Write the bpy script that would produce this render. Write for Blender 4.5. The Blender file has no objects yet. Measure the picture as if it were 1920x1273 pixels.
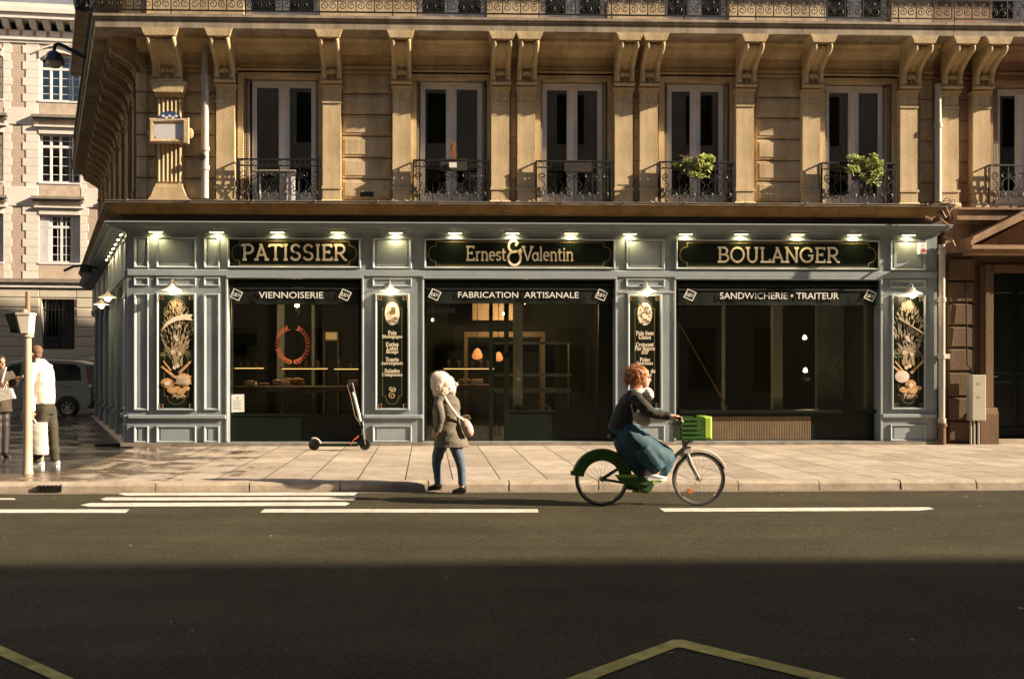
import bpy, bmesh, math, random
from mathutils import Vector, Matrix
random.seed(7)
R = math.radians
S = bpy.context.scene
COL = S.collection
# ------------------------------------------------------------------ camera, sky, sun, exposure
F_PX, CX, CY, YAW, EYE = 1866.67, 860.0, 696.0, R(1.8), 1.5
cd = bpy.data.cameras.new("camera")
cd.lens, cd.sensor_width, cd.sensor_fit = 35.0, 36.0, 'HORIZONTAL'
cd.shift_x, cd.shift_y = (960 - CX) / 1920, (CY - 636.5) / 1920
cd.clip_start, cd.clip_end = 0.05, 3000
cam = bpy.data.objects.new("camera", cd)
COL.objects.link(cam)
cam.location = (0, 0, EYE)
cam.rotation_euler = (R(90), 0, -YAW)
S.camera = cam
SUN_EL, SUN_AZ = R(24), R(77)                       # azimuth measured from the facade's normal towards the right
to_sun = Vector((math.sin(SUN_AZ) * math.cos(SUN_EL), -math.cos(SUN_AZ) * math.cos(SUN_EL), math.sin(SUN_EL)))
wd = bpy.data.worlds.new("World")
S.world = wd
wd.use_nodes = True
nt = wd.node_tree
sky = nt.nodes.new('ShaderNodeTexSky')
sky.sky_type = 'NISHITA'
sky.sun_disc = False
sky.sun_elevation = SUN_EL
sky.sun_rotation = math.atan2(to_sun.x, to_sun.y)
sky.air_density, sky.dust_density, sky.ozone_density = 1.0, 1.0, 1.0
bg = nt.nodes['Background']
nt.links.new(sky.outputs[0], bg.inputs[0])
bg.inputs[1].default_value = 0.05
sl = bpy.data.lights.new("sun", 'SUN')
sl.energy, sl.angle, sl.color = 5.0, R(0.5), (1.0, 0.80, 0.57)
so = bpy.data.objects.new("sun", sl)
COL.objects.link(so)
so.location = to_sun * 60
so.rotation_euler = to_sun.to_track_quat('Z', 'Y').to_euler()
S.view_settings.view_transform = 'Standard'
S.view_settings.look = 'None'
S.view_settings.exposure = 1.5
S.view_settings.gamma = 1.0
S.cycles.use_denoising = True
S.cycles.max_bounces = 6
S.cycles.transparent_max_bounces = 8
S.cycles.caustics_reflective = False
S.cycles.caustics_refractive = False
S.cycles.sample_clamp_indirect = 4.0

# ------------------------------------------------------------------ measuring helpers (photo pixel on a real plane)
def ray(px, py):
    dx, dz = (px - CX) / F_PX, (CY - py) / F_PX
    c, s = math.cos(YAW), math.sin(YAW)
    return Vector((c * dx + s, -s * dx + c, dz))
def X(px, Y):
    d = ray(px, CY)
    return d.x * Y / d.y
def Z(py, Y, px=860):
    d = ray(px, py)
    return EYE + d.z * Y / d.y
def G(px, py, z=0.0):
    d = ray(px, py)
    t = (z - EYE) / d.z
    return (d.x * t, d.y * t)

# ------------------------------------------------------------------ mesh builder
WM = {}
class MB:
    def __init__(s, xf=None):
        s.v, s.f, s.xf, s.smooth = [], [], xf, []
    def add(s, vs, fs, smooth=False):
        n = len(s.v)
        for p in vs:
            p = Vector(p)
            s.v.append(s.xf @ p if s.xf else p)
        for f in fs:
            s.f.append([i + n for i in f])
            s.smooth.append(smooth)
        return s
    def box(s, x0, x1, y0, y1, z0, z1):
        if x0 > x1: x0, x1 = x1, x0
        if y0 > y1: y0, y1 = y1, y0
        if z0 > z1: z0, z1 = z1, z0
        vs = [(x0, y0, z0), (x1, y0, z0), (x1, y1, z0), (x0, y1, z0), (x0, y0, z1), (x1, y0, z1), (x1, y1, z1), (x0, y1, z1)]
        return s.add(vs, [(0, 3, 2, 1), (4, 5, 6, 7), (0, 1, 5, 4), (1, 2, 6, 5), (2, 3, 7, 6), (3, 0, 4, 7)])
    def cbox(s, x0, x1, y0, y1, z0, z1, c):
        """box with its front (low y) edges chamfered by c"""
        vs = [(x0, y1, z0), (x1, y1, z0), (x1, y1, z1), (x0, y1, z1),
              (x0, y0 + c, z0), (x1, y0 + c, z0), (x1, y0 + c, z1), (x0, y0 + c, z1),
              (x0 + c, y0, z0 + c), (x1 - c, y0, z0 + c), (x1 - c, y0, z1 - c), (x0 + c, y0, z1 - c)]
        fs = [(8, 9, 10, 11)]
        for i in range(4):
            j = (i + 1) % 4
            fs += [(4 + i, 4 + j, 8 + j, 8 + i), (i, j, 4 + j, 4 + i)]
        return s.add(vs, fs)
    def prism(s, poly, axis, a, b, smooth=False):
        """polygon (2-D) swept along axis from a to b; axis x: (y,z), y: (x,z), z: (x,y)"""
        def p3(p, t):
            return {'x': (t, p[0], p[1]), 'y': (p[0], t, p[1]), 'z': (p[0], p[1], t)}[axis]
        n = len(poly)
        vs = [p3(p, a) for p in poly] + [p3(p, b) for p in poly]
        fs = [tuple(range(n))[::-1], tuple(range(n, 2 * n))]
        fs += [(i, (i + 1) % n, n + (i + 1) % n, n + i) for i in range(n)]
        return s.add(vs, fs, smooth)
    def quad(s, *ps):
        return s.add(ps, [tuple(range(len(ps)))])
    def tube(s, pts, r, n=6, closed=False, cap=True):
        pts = [Vector(p) for p in pts]
        m = len(pts)
        rs = r if isinstance(r, (list, tuple)) else [r] * m
        vs, fs = [], []
        prev = None
        for i, p in enumerate(pts):
            if closed:
                d = pts[(i + 1) % m] - pts[i - 1]
            else:
                d = pts[min(i + 1, m - 1)] - pts[max(i - 1, 0)]
            d = d.normalized() if d.length > 1e-9 else Vector((0, 0, 1))
            if prev is None:
                u = d.orthogonal().normalized()
            else:
                u = prev - d * prev.dot(d)
                u = u.normalized() if u.length > 1e-6 else d.orthogonal().normalized()
            prev = u
            w = d.cross(u)
            for k in range(n):
                a = 2 * math.pi * k / n
                vs.append(p + (u * math.cos(a) + w * math.sin(a)) * rs[i])
        for i in range(m if closed else m - 1):
            j = (i + 1) % m
            for k in range(n):
                l = (k + 1) % n
                fs.append((i * n + k, i * n + l, j * n + l, j * n + k))
        s.add(vs, fs, True)
        if cap and not closed:
            s.add(vs[:n], [tuple(range(n))[::-1]])
            s.add(vs[-n:], [tuple(range(n))])
        return s
    def lathe(s, prof, c=(0, 0, 0), n=20, axis='z'):
        """profile of (radius, height) turned about an axis through c"""
        vs, fs = [], []
        for r, h in prof:
            for k in range(n):
                a = 2 * math.pi * k / n
                p = (r * math.cos(a), r * math.sin(a), h)
                if axis == 'y': p = (p[0], p[2], p[1])
                if axis == 'x': p = (p[2], p[0], p[1])
                vs.append((c[0] + p[0], c[1] + p[1], c[2] + p[2]))
        for i in range(len(prof) - 1):
            for k in range(n):
                l = (k + 1) % n
                fs.append((i * n + k, i * n + l, (i + 1) * n + l, (i + 1) * n + k))
        return s.add(vs, fs, True)
    def loft(s, rings, n=16, cap=True):
        """rings: (centre, radius x, radius y[, bend fn]); horizontal ellipses, or (centre, ux, uy) with vectors"""
        vs, fs = [], []
        for rg in rings:
            c = Vector(rg[0])
            ux = rg[1] if isinstance(rg[1], Vector) else Vector((rg[1], 0, 0))
            uy = rg[2] if isinstance(rg[2], Vector) else Vector((0, rg[2], 0))
            for k in range(n):
                a = 2 * math.pi * k / n
                j = rg[3](a) if len(rg) > 3 else 1.0
                vs.append(c + (ux * math.cos(a) + uy * math.sin(a)) * j)
        for i in range(len(rings) - 1):
            for k in range(n):
                l = (k + 1) % n
                fs.append((i * n + k, i * n + l, (i + 1) * n + l, (i + 1) * n + k))
        s.add(vs, fs, True)
        if cap:
            s.add(vs[:n], [tuple(range(n))[::-1]], True)
            s.add(vs[-n:], [tuple(range(n))], True)
        return s
    def ball(s, c, r, n=12, m=8, sx=1, sy=1, sz=1):
        prof = [(r * math.sin(math.pi * i / m), -r * math.cos(math.pi * i / m)) for i in range(m + 1)]
        q = MB().lathe([(max(a, 1e-4), b) for a, b in prof], (0, 0, 0), n)
        return s.add([(c[0] + v.x * sx, c[1] + v.y * sy, c[2] + v.z * sz) for v in q.v], q.f, True)
    def build(s, name, mat, parent=None, origin=None, sharp=35, weld=True):
        me = bpy.data.meshes.new(name)
        if parent is not None:
            off = WM[parent.name]
        else:
            off = Vector(origin) if origin is not None else Vector((0, 0, 0))
        me.from_pydata([tuple(v - off) for v in s.v], [], s.f)
        for p, sm in zip(me.polygons, s.smooth):
            p.use_smooth = sm
        bm = bmesh.new()
        bm.from_mesh(me)
        if weld:
            bmesh.ops.remove_doubles(bm, verts=bm.verts, dist=1e-5)
        bmesh.ops.recalc_face_normals(bm, faces=bm.faces)
        bm.to_mesh(me)
        bm.free()
        if any(s.smooth):
            me.set_sharp_from_angle(angle=R(sharp))
        me.materials.append(mat)
        o = bpy.data.objects.new(name, me)
        COL.objects.link(o)
        if parent is not None:
            o.parent = parent
        else:
            o.location = off
        WM[o.name] = off
        return o

def tag(o, label=None, cat=None, group=None, kind=None):
    if label: o['label'] = label
    if cat: o['category'] = cat
    if group: o['group'] = group
    if kind: o['kind'] = kind
    return o
def thing(name, label, cat, loc, group=None):
    o = bpy.data.objects.new(name, None)
    o.empty_display_size = 0.1
    COL.objects.link(o)
    o.location = loc
    WM[o.name] = Vector(loc)
    return tag(o, label, cat, group)
def copy_tree(o, parent=None, loc=None, rotz=None):
    c = o.copy()
    COL.objects.link(c)
    if parent is not None:
        c.parent = parent
    if loc is not None: c.location = loc
    if rotz is not None: c.rotation_euler = (0, 0, rotz)
    WM[c.name] = Vector(loc) if loc is not None else WM.get(o.name, Vector())
    for ch in list(o.children):
        copy_tree(ch, c)
    return c
def seg(a, b, n):
    return [Vector(a).lerp(Vector(b), i / n) for i in range(n + 1)]
def arc(cx, cy, rx, ry, a0, a1, n=10):
    return [(cx + rx * math.cos(R(a0 + (a1 - a0) * i / n)), cy + ry * math.sin(R(a0 + (a1 - a0) * i / n))) for i in range(n + 1)]

# ------------------------------------------------------------------ materials
def mat(name, col, rough=0.6, var=0.12, scale=3.0, bump=0.0, bscale=60.0, metal=0.0, col2=None, streak=False, spec=0.5, coat=0.0, stain=0.0):
    m = bpy.data.materials.new(name)
    m.use_nodes = True
    n, l = m.node_tree.nodes, m.node_tree.links
    b = n['Principled BSDF']
    b.inputs['Roughness'].default_value = rough
    b.inputs['Metallic'].default_value = metal
    b.inputs['Specular IOR Level'].default_value = spec
    b.inputs['Coat Weight'].default_value = coat
    m.diffuse_color = (*col, 1)
    tc = n.new('ShaderNodeTexCoord')
    mp = n.new('ShaderNodeMapping')
    l.new(tc.outputs['Object'], mp.inputs[0])
    if streak: mp.inputs['Scale'].default_value = (1, 1, 0.15)
    nz = n.new('ShaderNodeTexNoise')
    nz.inputs['Scale'].default_value = scale
    nz.inputs['Detail'].default_value = 6
    nz.inputs['Roughness'].default_value = 0.65
    l.new(mp.outputs[0], nz.inputs['Vector'])
    cr = n.new('ShaderNodeValToRGB')
    c2 = col2 or tuple(min(1, c * (1 + var)) for c in col)
    c1 = tuple(c * (1 - var) for c in col) if not col2 else col
    cr.color_ramp.elements[0].position, cr.color_ramp.elements[1].position = 0.32, 0.68
    cr.color_ramp.elements[0].color = (*c1, 1)
    cr.color_ramp.elements[1].color = (*c2, 1)
    l.new(nz.outputs[0], cr.inputs[0])
    out = cr.outputs[0]
    if stain:
        m2 = n.new('ShaderNodeMapping'); m2.inputs['Scale'].default_value = (2.2, 2.2, 0.5)
        l.new(tc.outputs['Object'], m2.inputs[0])
        n3 = n.new('ShaderNodeTexNoise'); n3.inputs['Scale'].default_value = 1.0; n3.inputs['Detail'].default_value = 8; n3.inputs['Roughness'].default_value = 0.7
        l.new(m2.outputs[0], n3.inputs['Vector'])
        r3 = n.new('ShaderNodeValToRGB')
        r3.color_ramp.elements[0].position, r3.color_ramp.elements[1].position = 0.36, 0.60
        k = 1 - stain
        r3.color_ramp.elements[0].color, r3.color_ramp.elements[1].color = (k * 0.98, k * 0.97, k * 0.95, 1), (1, 1, 1, 1)
        l.new(n3.outputs[0], r3.inputs[0])
        mx = n.new('ShaderNodeMix'); mx.data_type = 'RGBA'; mx.blend_type = 'MULTIPLY'; mx.inputs[0].default_value = 1.0
        l.new(out, mx.inputs[6]); l.new(r3.outputs[0], mx.inputs[7])
        out = mx.outputs[2]
    l.new(out, b.inputs['Base Color'])
    if bump:
        n2 = n.new('ShaderNodeTexNoise')
        n2.inputs['Scale'].default_value = bscale
        n2.inputs['Detail'].default_value = 4
        l.new(tc.outputs['Object'], n2.inputs['Vector'])
        bp = n.new('ShaderNodeBump')
        bp.inputs['Strength'].default_value = bump
        bp.inputs['Distance'].default_value = 0.02
        l.new(n2.outputs[0], bp.inputs['Height'])
        l.new(bp.outputs[0], b.inputs['Normal'])
    return m
def emis(name, col, strength):
    m = bpy.data.materials.new(name)
    m.use_nodes = True
    b = m.node_tree.nodes['Principled BSDF']
    b.inputs['Base Color'].default_value = (*col, 1)
    b.inputs['Emission Color'].default_value = (*col, 1)
    b.inputs['Emission Strength'].default_value = strength
    return m
def glassy(name, tint=(0.75, 0.8, 0.76), refl=1.0, ior=1.42):
    m = bpy.data.materials.new(name)
    m.use_nodes = True
    n, l = m.node_tree.nodes, m.node_tree.links
    n.remove(n['Principled BSDF'])
    out = n['Material Output']
    tr, gl, mx, fr = (n.new('ShaderNodeBsdfTransparent'), n.new('ShaderNodeBsdfGlossy'), n.new('ShaderNodeMixShader'), n.new('ShaderNodeFresnel'))
    tr.inputs[0].default_value = (*tint, 1)
    gl.inputs['Roughness'].default_value = 0.015
    gl.inputs[0].default_value = (refl, refl, refl, 1)
    fr.inputs[0].default_value = ior
    l.new(fr.outputs[0], mx.inputs[0]); l.new(tr.outputs[0], mx.inputs[1]); l.new(gl.outputs[0], mx.inputs[2])
    l.new(mx.outputs[0], out.inputs[0])
    return m
def ground_mat(name, kind):
    """pavement slabs / asphalt, in world metres"""
    m = bpy.data.materials.new(name)
    m.use_nodes = True
    n, l = m.node_tree.nodes, m.node_tree.links
    b = n['Principled BSDF']
    ge = n.new('ShaderNodeNewGeometry')
    sx = n.new('ShaderNodeSeparateXYZ')
    l.new(ge.outputs['Position'], sx.inputs[0])
    def noise(scale, detail=5, rough=0.6, vec=None):
        z = n.new('ShaderNodeTexNoise')
        z.inputs['Scale'].default_value = scale; z.inputs['Detail'].default_value = detail; z.inputs['Roughness'].default_value = rough
        l.new(vec or ge.outputs['Position'], z.inputs['Vector'])
        return z
    def ramp(src, p0, p1, c0, c1):
        r = n.new('ShaderNodeValToRGB')
        r.color_ramp.elements[0].position, r.color_ramp.elements[1].position = p0, p1
        r.color_ramp.elements[0].color, r.color_ramp.elements[1].color = (*c0, 1), (*c1, 1)
        l.new(src, r.inputs[0])
        return r
    def mix(fac, a, c, mode='MIX'):
        x = n.new('ShaderNodeMix')
        x.data_type = 'RGBA'; x.blend_type = mode
        for s, i in ((fac, 0), (a, 6), (c, 7)):
            if hasattr(s, 'is_linked'): l.new(s, x.inputs[i])
            else: x.inputs[i].default_value = s if i == 0 else (*s, 1)
        return x.outputs[2]
    def math_(op, a, c):
        x = n.new('ShaderNodeMath'); x.operation = op
        for i, s in enumerate((a, c)):
            if hasattr(s, 'is_linked'): l.new(s, x.inputs[i])
            else: x.inputs[i].default_value = s
        return x.outputs[0]
    def rng(src, a, c, d=0.0, e=1.0):
        x = n.new('ShaderNodeMapRange'); l.new(src, x.inputs[0])
        for i, v in enumerate((a, c, d, e)): x.inputs[i + 1].default_value = v
        return x.outputs[0]
    big, fine = noise(0.7), noise(120, 3, 0.85)
    bp = n.new('ShaderNodeBump')
    if kind == 'slabs':
        cb = n.new('ShaderNodeCombineXYZ')
        l.new(sx.outputs[1], cb.inputs[0]); l.new(math_('ADD', sx.outputs[0], 0.31), cb.inputs[1])
        br = n.new('ShaderNodeTexBrick')
        l.new(cb.outputs[0], br.inputs['Vector'])
        br.offset = 0.37
        for k, v in (('Scale', 1.0), ('Brick Width', 1.12), ('Row Height', 0.66), ('Mortar Size', 0.013), ('Mortar Smooth', 0.4), ('Bias', 0.0)):
            br.inputs[k].default_value = v
        br.inputs['Color1'].default_value = (0.37, 0.32, 0.265, 1)
        br.inputs['Color2'].default_value = (0.52, 0.465, 0.40, 1)
        br.inputs['Mortar'].default_value = (0.10, 0.08, 0.06, 1)
        c = mix(0.5, br.outputs['Color'], ramp(noise(5).outputs[0], 0.3, 0.7, (0.60, 0.58, 0.56), (1.15, 1.12, 1.1)).outputs[0], 'MULTIPLY')
        c = mix(0.45, c, ramp(fine.outputs[0], 0.35, 0.65, (0.75, 0.74, 0.72), (1.1, 1.1, 1.1)).outputs[0], 'MULTIPLY')
        c = mix(0.55, c, ramp(noise(1.7, 7, 0.72).outputs[0], 0.38, 0.6, (0.66, 0.62, 0.58), (1.08, 1.07, 1.06)).outputs[0], 'MULTIPLY')
        vo = n.new('ShaderNodeTexVoronoi'); vo.inputs['Scale'].default_value = 3.2; l.new(ge.outputs['Position'], vo.inputs['Vector'])
        c = mix(0.8, c, ramp(vo.outputs['Distance'], 0.045, 0.075, (0.45, 0.42, 0.40), (1, 1, 1)).outputs[0], 'MULTIPLY')
        st = noise(1.3, 6, 0.7)
        wet = math_('ADD', rng(sx.outputs[0], -6.4, -0.8, 0.26, -0.10), st.outputs[0])
        wetm = rng(wet, 0.57, 0.66)
        c = mix(wetm, c, mix(1.0, c, (0.36, 0.30, 0.24), 'MULTIPLY'))
        ro = rng(wetm, 0, 1, 0.72, 0.22)
        h = math_('ADD', math_('MULTIPLY', br.outputs['Fac'], -1.2), math_('MULTIPLY', fine.outputs[0], 0.25))
        bp.inputs['Strength'].default_value = 0.5; bp.inputs['Distance'].default_value = 0.008
    elif kind == 'road':
        c = ramp(fine.outputs[0], 0.40, 0.66, (0.0035, 0.0058, 0.0036), (0.130, 0.116, 0.071)).outputs[0]
        mid = noise(55, 3, 0.7)
        c = mix(0.6, c, ramp(mid.outputs[0], 0.35, 0.7, (0.6, 0.6, 0.6), (1.35, 1.3, 1.25)).outputs[0], 'MULTIPLY')
        st = n.new('ShaderNodeMapping'); st.inputs['Scale'].default_value = (0.12, 1.6, 1)
        l.new(ge.outputs['Position'], st.inputs[0])
        c = mix(0.5, c, ramp(noise(1.0, 4, 0.6, st.outputs[0]).outputs[0], 0.35, 0.65, (0.62, 0.62, 0.64), (1.2, 1.18, 1.14)).outputs[0], 'MULTIPLY')
        c = mix(0.75, c, ramp(noise(26, 4, 0.75).outputs[0], 0.36, 0.66, (0.60, 0.60, 0.60), (1.4, 1.38, 1.32)).outputs[0], 'MULTIPLY')
        c = mix(0.6, c, ramp(noise(0.55, 8, 0.75).outputs[0], 0.42, 0.6, (0.68, 0.68, 0.68), (1.1, 1.1, 1.1)).outputs[0], 'MULTIPLY')
        ro = rng(big.outputs[0], 0.3, 0.7, 0.66, 0.85)
        b.inputs['Specular IOR Level'].default_value = 0.22
        h = math_('ADD', math_('MULTIPLY', fine.outputs[0], 0.8), math_('MULTIPLY', mid.outputs[0], 0.6))
        bp.inputs['Strength'].default_value = 0.8; bp.inputs['Distance'].default_value = 0.014
    else:                                           # wet dark side street
        c = ramp(fine.outputs[0], 0.3, 0.7, (0.022, 0.021, 0.019), (0.06, 0.056, 0.05)).outputs[0]
        c = mix(0.7, c, ramp(noise(1.1).outputs[0], 0.35, 0.65, (0.6, 0.6, 0.6), (1.2, 1.2, 1.2)).outputs[0], 'MULTIPLY')
        ro = rng(noise(0.9, 3).outputs[0], 0.40, 0.66, 0.05, 0.42)
        h = fine.outputs[0]
        bp.inputs['Strength'].default_value = 0.12; bp.inputs['Distance'].default_value = 0.006
    l.new(c, b.inputs['Base Color'])
    l.new(ro, b.inputs['Roughness'])
    l.new(h, bp.inputs['Height'])
    l.new(bp.outputs[0], b.inputs['Normal'])
    return m
def brick_mat(name, c1, c2, mortar, bw, rh, ms):
    m = bpy.data.materials.new(name)
    m.use_nodes = True
    n, l = m.node_tree.nodes, m.node_tree.links
    b = n['Principled BSDF']; b.inputs['Roughness'].default_value = 0.85
    tc = n.new('ShaderNodeTexCoord'); sx = n.new('ShaderNodeSeparateXYZ'); cb = n.new('ShaderNodeCombineXYZ'); br = n.new('ShaderNodeTexBrick')
    l.new(tc.outputs['Object'], sx.inputs[0]); l.new(sx.outputs[0], cb.inputs[0]); l.new(sx.outputs[2], cb.inputs[1]); l.new(cb.outputs[0], br.inputs['Vector'])
    for k, v in (('Scale', 1.0), ('Brick Width', bw), ('Row Height', rh), ('Mortar Size', ms)): br.inputs[k].default_value = v
    br.inputs['Color1'].default_value, br.inputs['Color2'].default_value, br.inputs['Mortar'].default_value = (*c1, 1), (*c2, 1), (*mortar, 1)
    l.new(br.outputs[0], b.inputs['Base Color'])
    return m
M = {}
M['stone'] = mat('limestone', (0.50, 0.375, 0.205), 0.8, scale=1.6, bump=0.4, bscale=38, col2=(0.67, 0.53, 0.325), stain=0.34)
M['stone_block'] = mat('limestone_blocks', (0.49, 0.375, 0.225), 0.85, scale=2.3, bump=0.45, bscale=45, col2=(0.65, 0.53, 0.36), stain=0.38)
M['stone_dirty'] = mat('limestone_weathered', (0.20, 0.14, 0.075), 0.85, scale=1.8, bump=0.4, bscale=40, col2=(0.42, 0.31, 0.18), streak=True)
M['stone_grey'] = mat('limestone_grey_edge', (0.27, 0.22, 0.16), 0.85, scale=2.6, bump=0.4, bscale=50, col2=(0.46, 0.39, 0.30), streak=True, stain=0.4)
M['stone_red'] = mat('limestone_pinkish', (0.33, 0.205, 0.125), 0.85, scale=1.7, bump=0.4, bscale=40, col2=(0.46, 0.30, 0.19), stain=0.4)
M['stone_brown'] = mat('limestone_sooty_shaded', (0.060, 0.035, 0.018), 0.85, scale=1.5, bump=0.5, bscale=35, col2=(0.15, 0.09, 0.046), streak=True)  # sooty brown, darkened further so the colour stands in for shade
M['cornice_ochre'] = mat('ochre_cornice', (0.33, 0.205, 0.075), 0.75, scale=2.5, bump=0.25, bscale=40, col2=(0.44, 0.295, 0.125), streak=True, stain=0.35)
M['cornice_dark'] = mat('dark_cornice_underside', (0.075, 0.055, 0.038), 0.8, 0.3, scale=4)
M['zinc'] = mat('zinc', (0.33, 0.30, 0.27), 0.45, 0.25, scale=3, metal=0.4)
M['paint'] = mat('blue_grey_paint', (0.205, 0.248, 0.272), 0.5, scale=2.2, bump=0.06, bscale=90, col2=(0.268, 0.318, 0.342), stain=0.2)
M['paint_trim'] = mat('blue_grey_trim', (0.275, 0.322, 0.345), 0.45, 0.08, scale=5)
M['black'] = mat('black_lacquer', (0.007, 0.011, 0.007), 0.32, 0.3, scale=2, spec=0.22)
M['black_mat'] = mat('black_canvas', (0.005, 0.008, 0.005), 0.8, 0.35, scale=6, bump=0.3, bscale=12, spec=0.25)
M['iron'] = mat('wrought_iron', (0.014, 0.015, 0.014), 0.5, 0.3, scale=8, metal=0.2)
M['gold'] = mat('gold_paint', (0.13, 0.075, 0.03), 0.45, 0.2, scale=9, metal=0.25)
M['gold_dim'] = mat('faded_gold_line', (0.16, 0.11, 0.04), 0.5, 0.2, scale=9)
M['cream'] = mat('cream_letter_paint', (0.80, 0.70, 0.52), 0.5, 0.05, scale=9)
M['white_letter'] = mat('white_print', (0.72, 0.72, 0.68), 0.6, 0.06, scale=9)
M['win_white'] = mat('white_window_paint', (0.76, 0.75, 0.76), 0.45, 0.08, scale=4)
M['glass'] = glassy('window_glass', ior=1.9)
M['shop_glass'] = glassy('shop_glass', (0.87, 0.89, 0.85))
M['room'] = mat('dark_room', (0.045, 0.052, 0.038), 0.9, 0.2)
M['curtain'] = mat('net_curtain', (0.22, 0.22, 0.20), 0.9, 0.15, scale=8)
M['shutter'] = mat('folded_shutter', (0.30, 0.25, 0.18), 0.6, 0.1)
M['slabs'] = ground_mat('pavement_slabs', 'slabs')
M['road'] = ground_mat('asphalt', 'road')
M['wet'] = ground_mat('wet_asphalt', 'wet')
M['kerb'] = mat('granite_kerb', (0.30, 0.245, 0.185), 0.75, scale=4, bump=0.5, bscale=55, col2=(0.50, 0.42, 0.335))
M['mark'] = mat('white_road_paint', (0.52, 0.48, 0.42), 0.7, scale=9, bump=0.3, bscale=80, col2=(0.84, 0.80, 0.72), stain=0.25)
M['mark_y'] = mat('yellow_road_paint', (0.40, 0.32, 0.06), 0.75, scale=6, bump=0.3, bscale=80, col2=(0.78, 0.66, 0.20), stain=0.5)
M['pipe'] = mat('grey_pipe', (0.42, 0.38, 0.33), 0.45, 0.15, scale=5, streak=True)
M['lamp_on'] = emis('lit_bulb', (1.0, 0.80, 0.50), 14)
M['lens_on'] = emis('lit_lens', (1.0, 0.80, 0.40), 5)
M['shade'] = mat('white_enamel', (0.72, 0.66, 0.56), 0.35, 0.05)
M['led'] = emis('led_strip', (1.0, 0.58, 0.18), 0.75)
M['wood'] = mat('oak', (0.17, 0.115, 0.06), 0.55, 0.3, scale=3, streak=True)
M['wood_dark'] = mat('dark_wood', (0.05, 0.035, 0.022), 0.6, 0.3, scale=3)
M['white'] = mat('white_paper', (0.72, 0.71, 0.68), 0.7, 0.04)
M['leaf'] = mat('leaf', (0.22, 0.29, 0.05), 0.55, scale=14, col2=(0.52, 0.56, 0.16))
M['terracotta'] = mat('planter_box', (0.03, 0.024, 0.02), 0.7, 0.2)
M['rubber'] = mat('rubber', (0.018, 0.018, 0.018), 0.7, 0.2)
M['steel'] = mat('steel', (0.45, 0.44, 0.42), 0.3, 0.1, metal=0.9)
# ================================================================== THE SETTING
YF, YP, YW, YB, YK = 20.15, 20.30, 20.50, 19.60, 13.40     # shop face, pilaster face, upper wall, balcony edge, kerb
ROADZ = -0.12
def sheet(name, pts, z, m, kind='structure'):
    mb = MB()
    mb.add([(x, y, z) for x, y in pts], [tuple(range(len(pts)))])
    return tag(mb.build(name, m), kind=kind)
M['earth'] = mat('far_ground', (0.06, 0.055, 0.05), 0.9)
sheet('ground', [(-700, -700), (700, -700), (700, 700), (-700, 700)], -0.25, M['earth'])
sheet('road', [(-90, 2.9), (160, 2.9), (160, YK + 0.1), (-90, YK + 0.1)], ROADZ, M['road'])
xc = X(238, YF)                                           # foot of the shop's corner
XEND, XR = X(1763, YF), 30.0                              # party wall with the neighbour; right end of what is built
cv = [(xc + 0.15, 20.25), G(222, 851), G(200, 859.5), G(175, 868), G(150, 876), G(120, 884), G(85, 886.5), G(40, 887)]
pav = MB()
pav.prism([(-40, YK + 0.3), (60, YK + 0.3), (60, 21.5), (xc + 0.15, 21.5)] + cv + [(-40, cv[-1][1])], 'z', -0.2, 0.0)
tag(pav.build('pavement', M['slabs']), kind='structure')
np_ = MB().box(-60, 140, -4.55, 2.6, -0.2, 0.0)
tag(np_.build('near_pavement', M['slabs']), kind='structure')
sheet('side_street', [(-60, YK + 0.2), (6, YK + 0.2), (6, 60), (-60, 60)], -0.02, M['wet'])
# kerb stones, one granite course with open joints
kx = [X(p, YK) for p in (-420, -240, -60, 112, 290, 467, 637, 803, 955, 1123, 1385, 1537, 1690, 1832, 1990)]
kx = [kx[0] - 1.25 * i for i in range(14, 0, -1)] + kx + [kx[-1] + 1.2 * i for i in range(1, 36)]
kb = MB()
for a, b in zip(kx, kx[1:]):
    w = random.uniform(-0.006, 0.006)
    h = random.uniform(-0.004, 0.004)
    prof = [(YK + w, -0.22), (YK + 0.015 + w, -0.03), (YK + 0.035 + w, 0.0 + h), (YK + 0.07 + w, 0.012 + h), (YK + 0.3, 0.010 + h), (YK + 0.3, -0.22)]
    kb.prism(prof, 'x', a + 0.008, b - 0.008)
tag(kb.build('kerb', M['kerb']), kind='structure')
gut = sheet('gutter', [(-60, YK - 0.16), (140, YK - 0.16), (140, YK + 0.03), (-60, YK + 0.03)], ROADZ + 0.004,
            mat('gutter_stone', (0.12, 0.095, 0.07), 0.7, scale=3, bump=0.4, col2=(0.24, 0.20, 0.15)))
dr = MB()
for i in range(6):
    x = X(72, YK) + i * 0.055
    dr.box(x, x + 0.03, YK - 0.022, YK + 0.05, -0.10, -0.015)
tag(dr.build('drain_grate', M['iron'], origin=(X(85, YK), YK, -0.1)), 'dark iron drain grate set in the kerb by the signal pole', 'drain')
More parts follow.
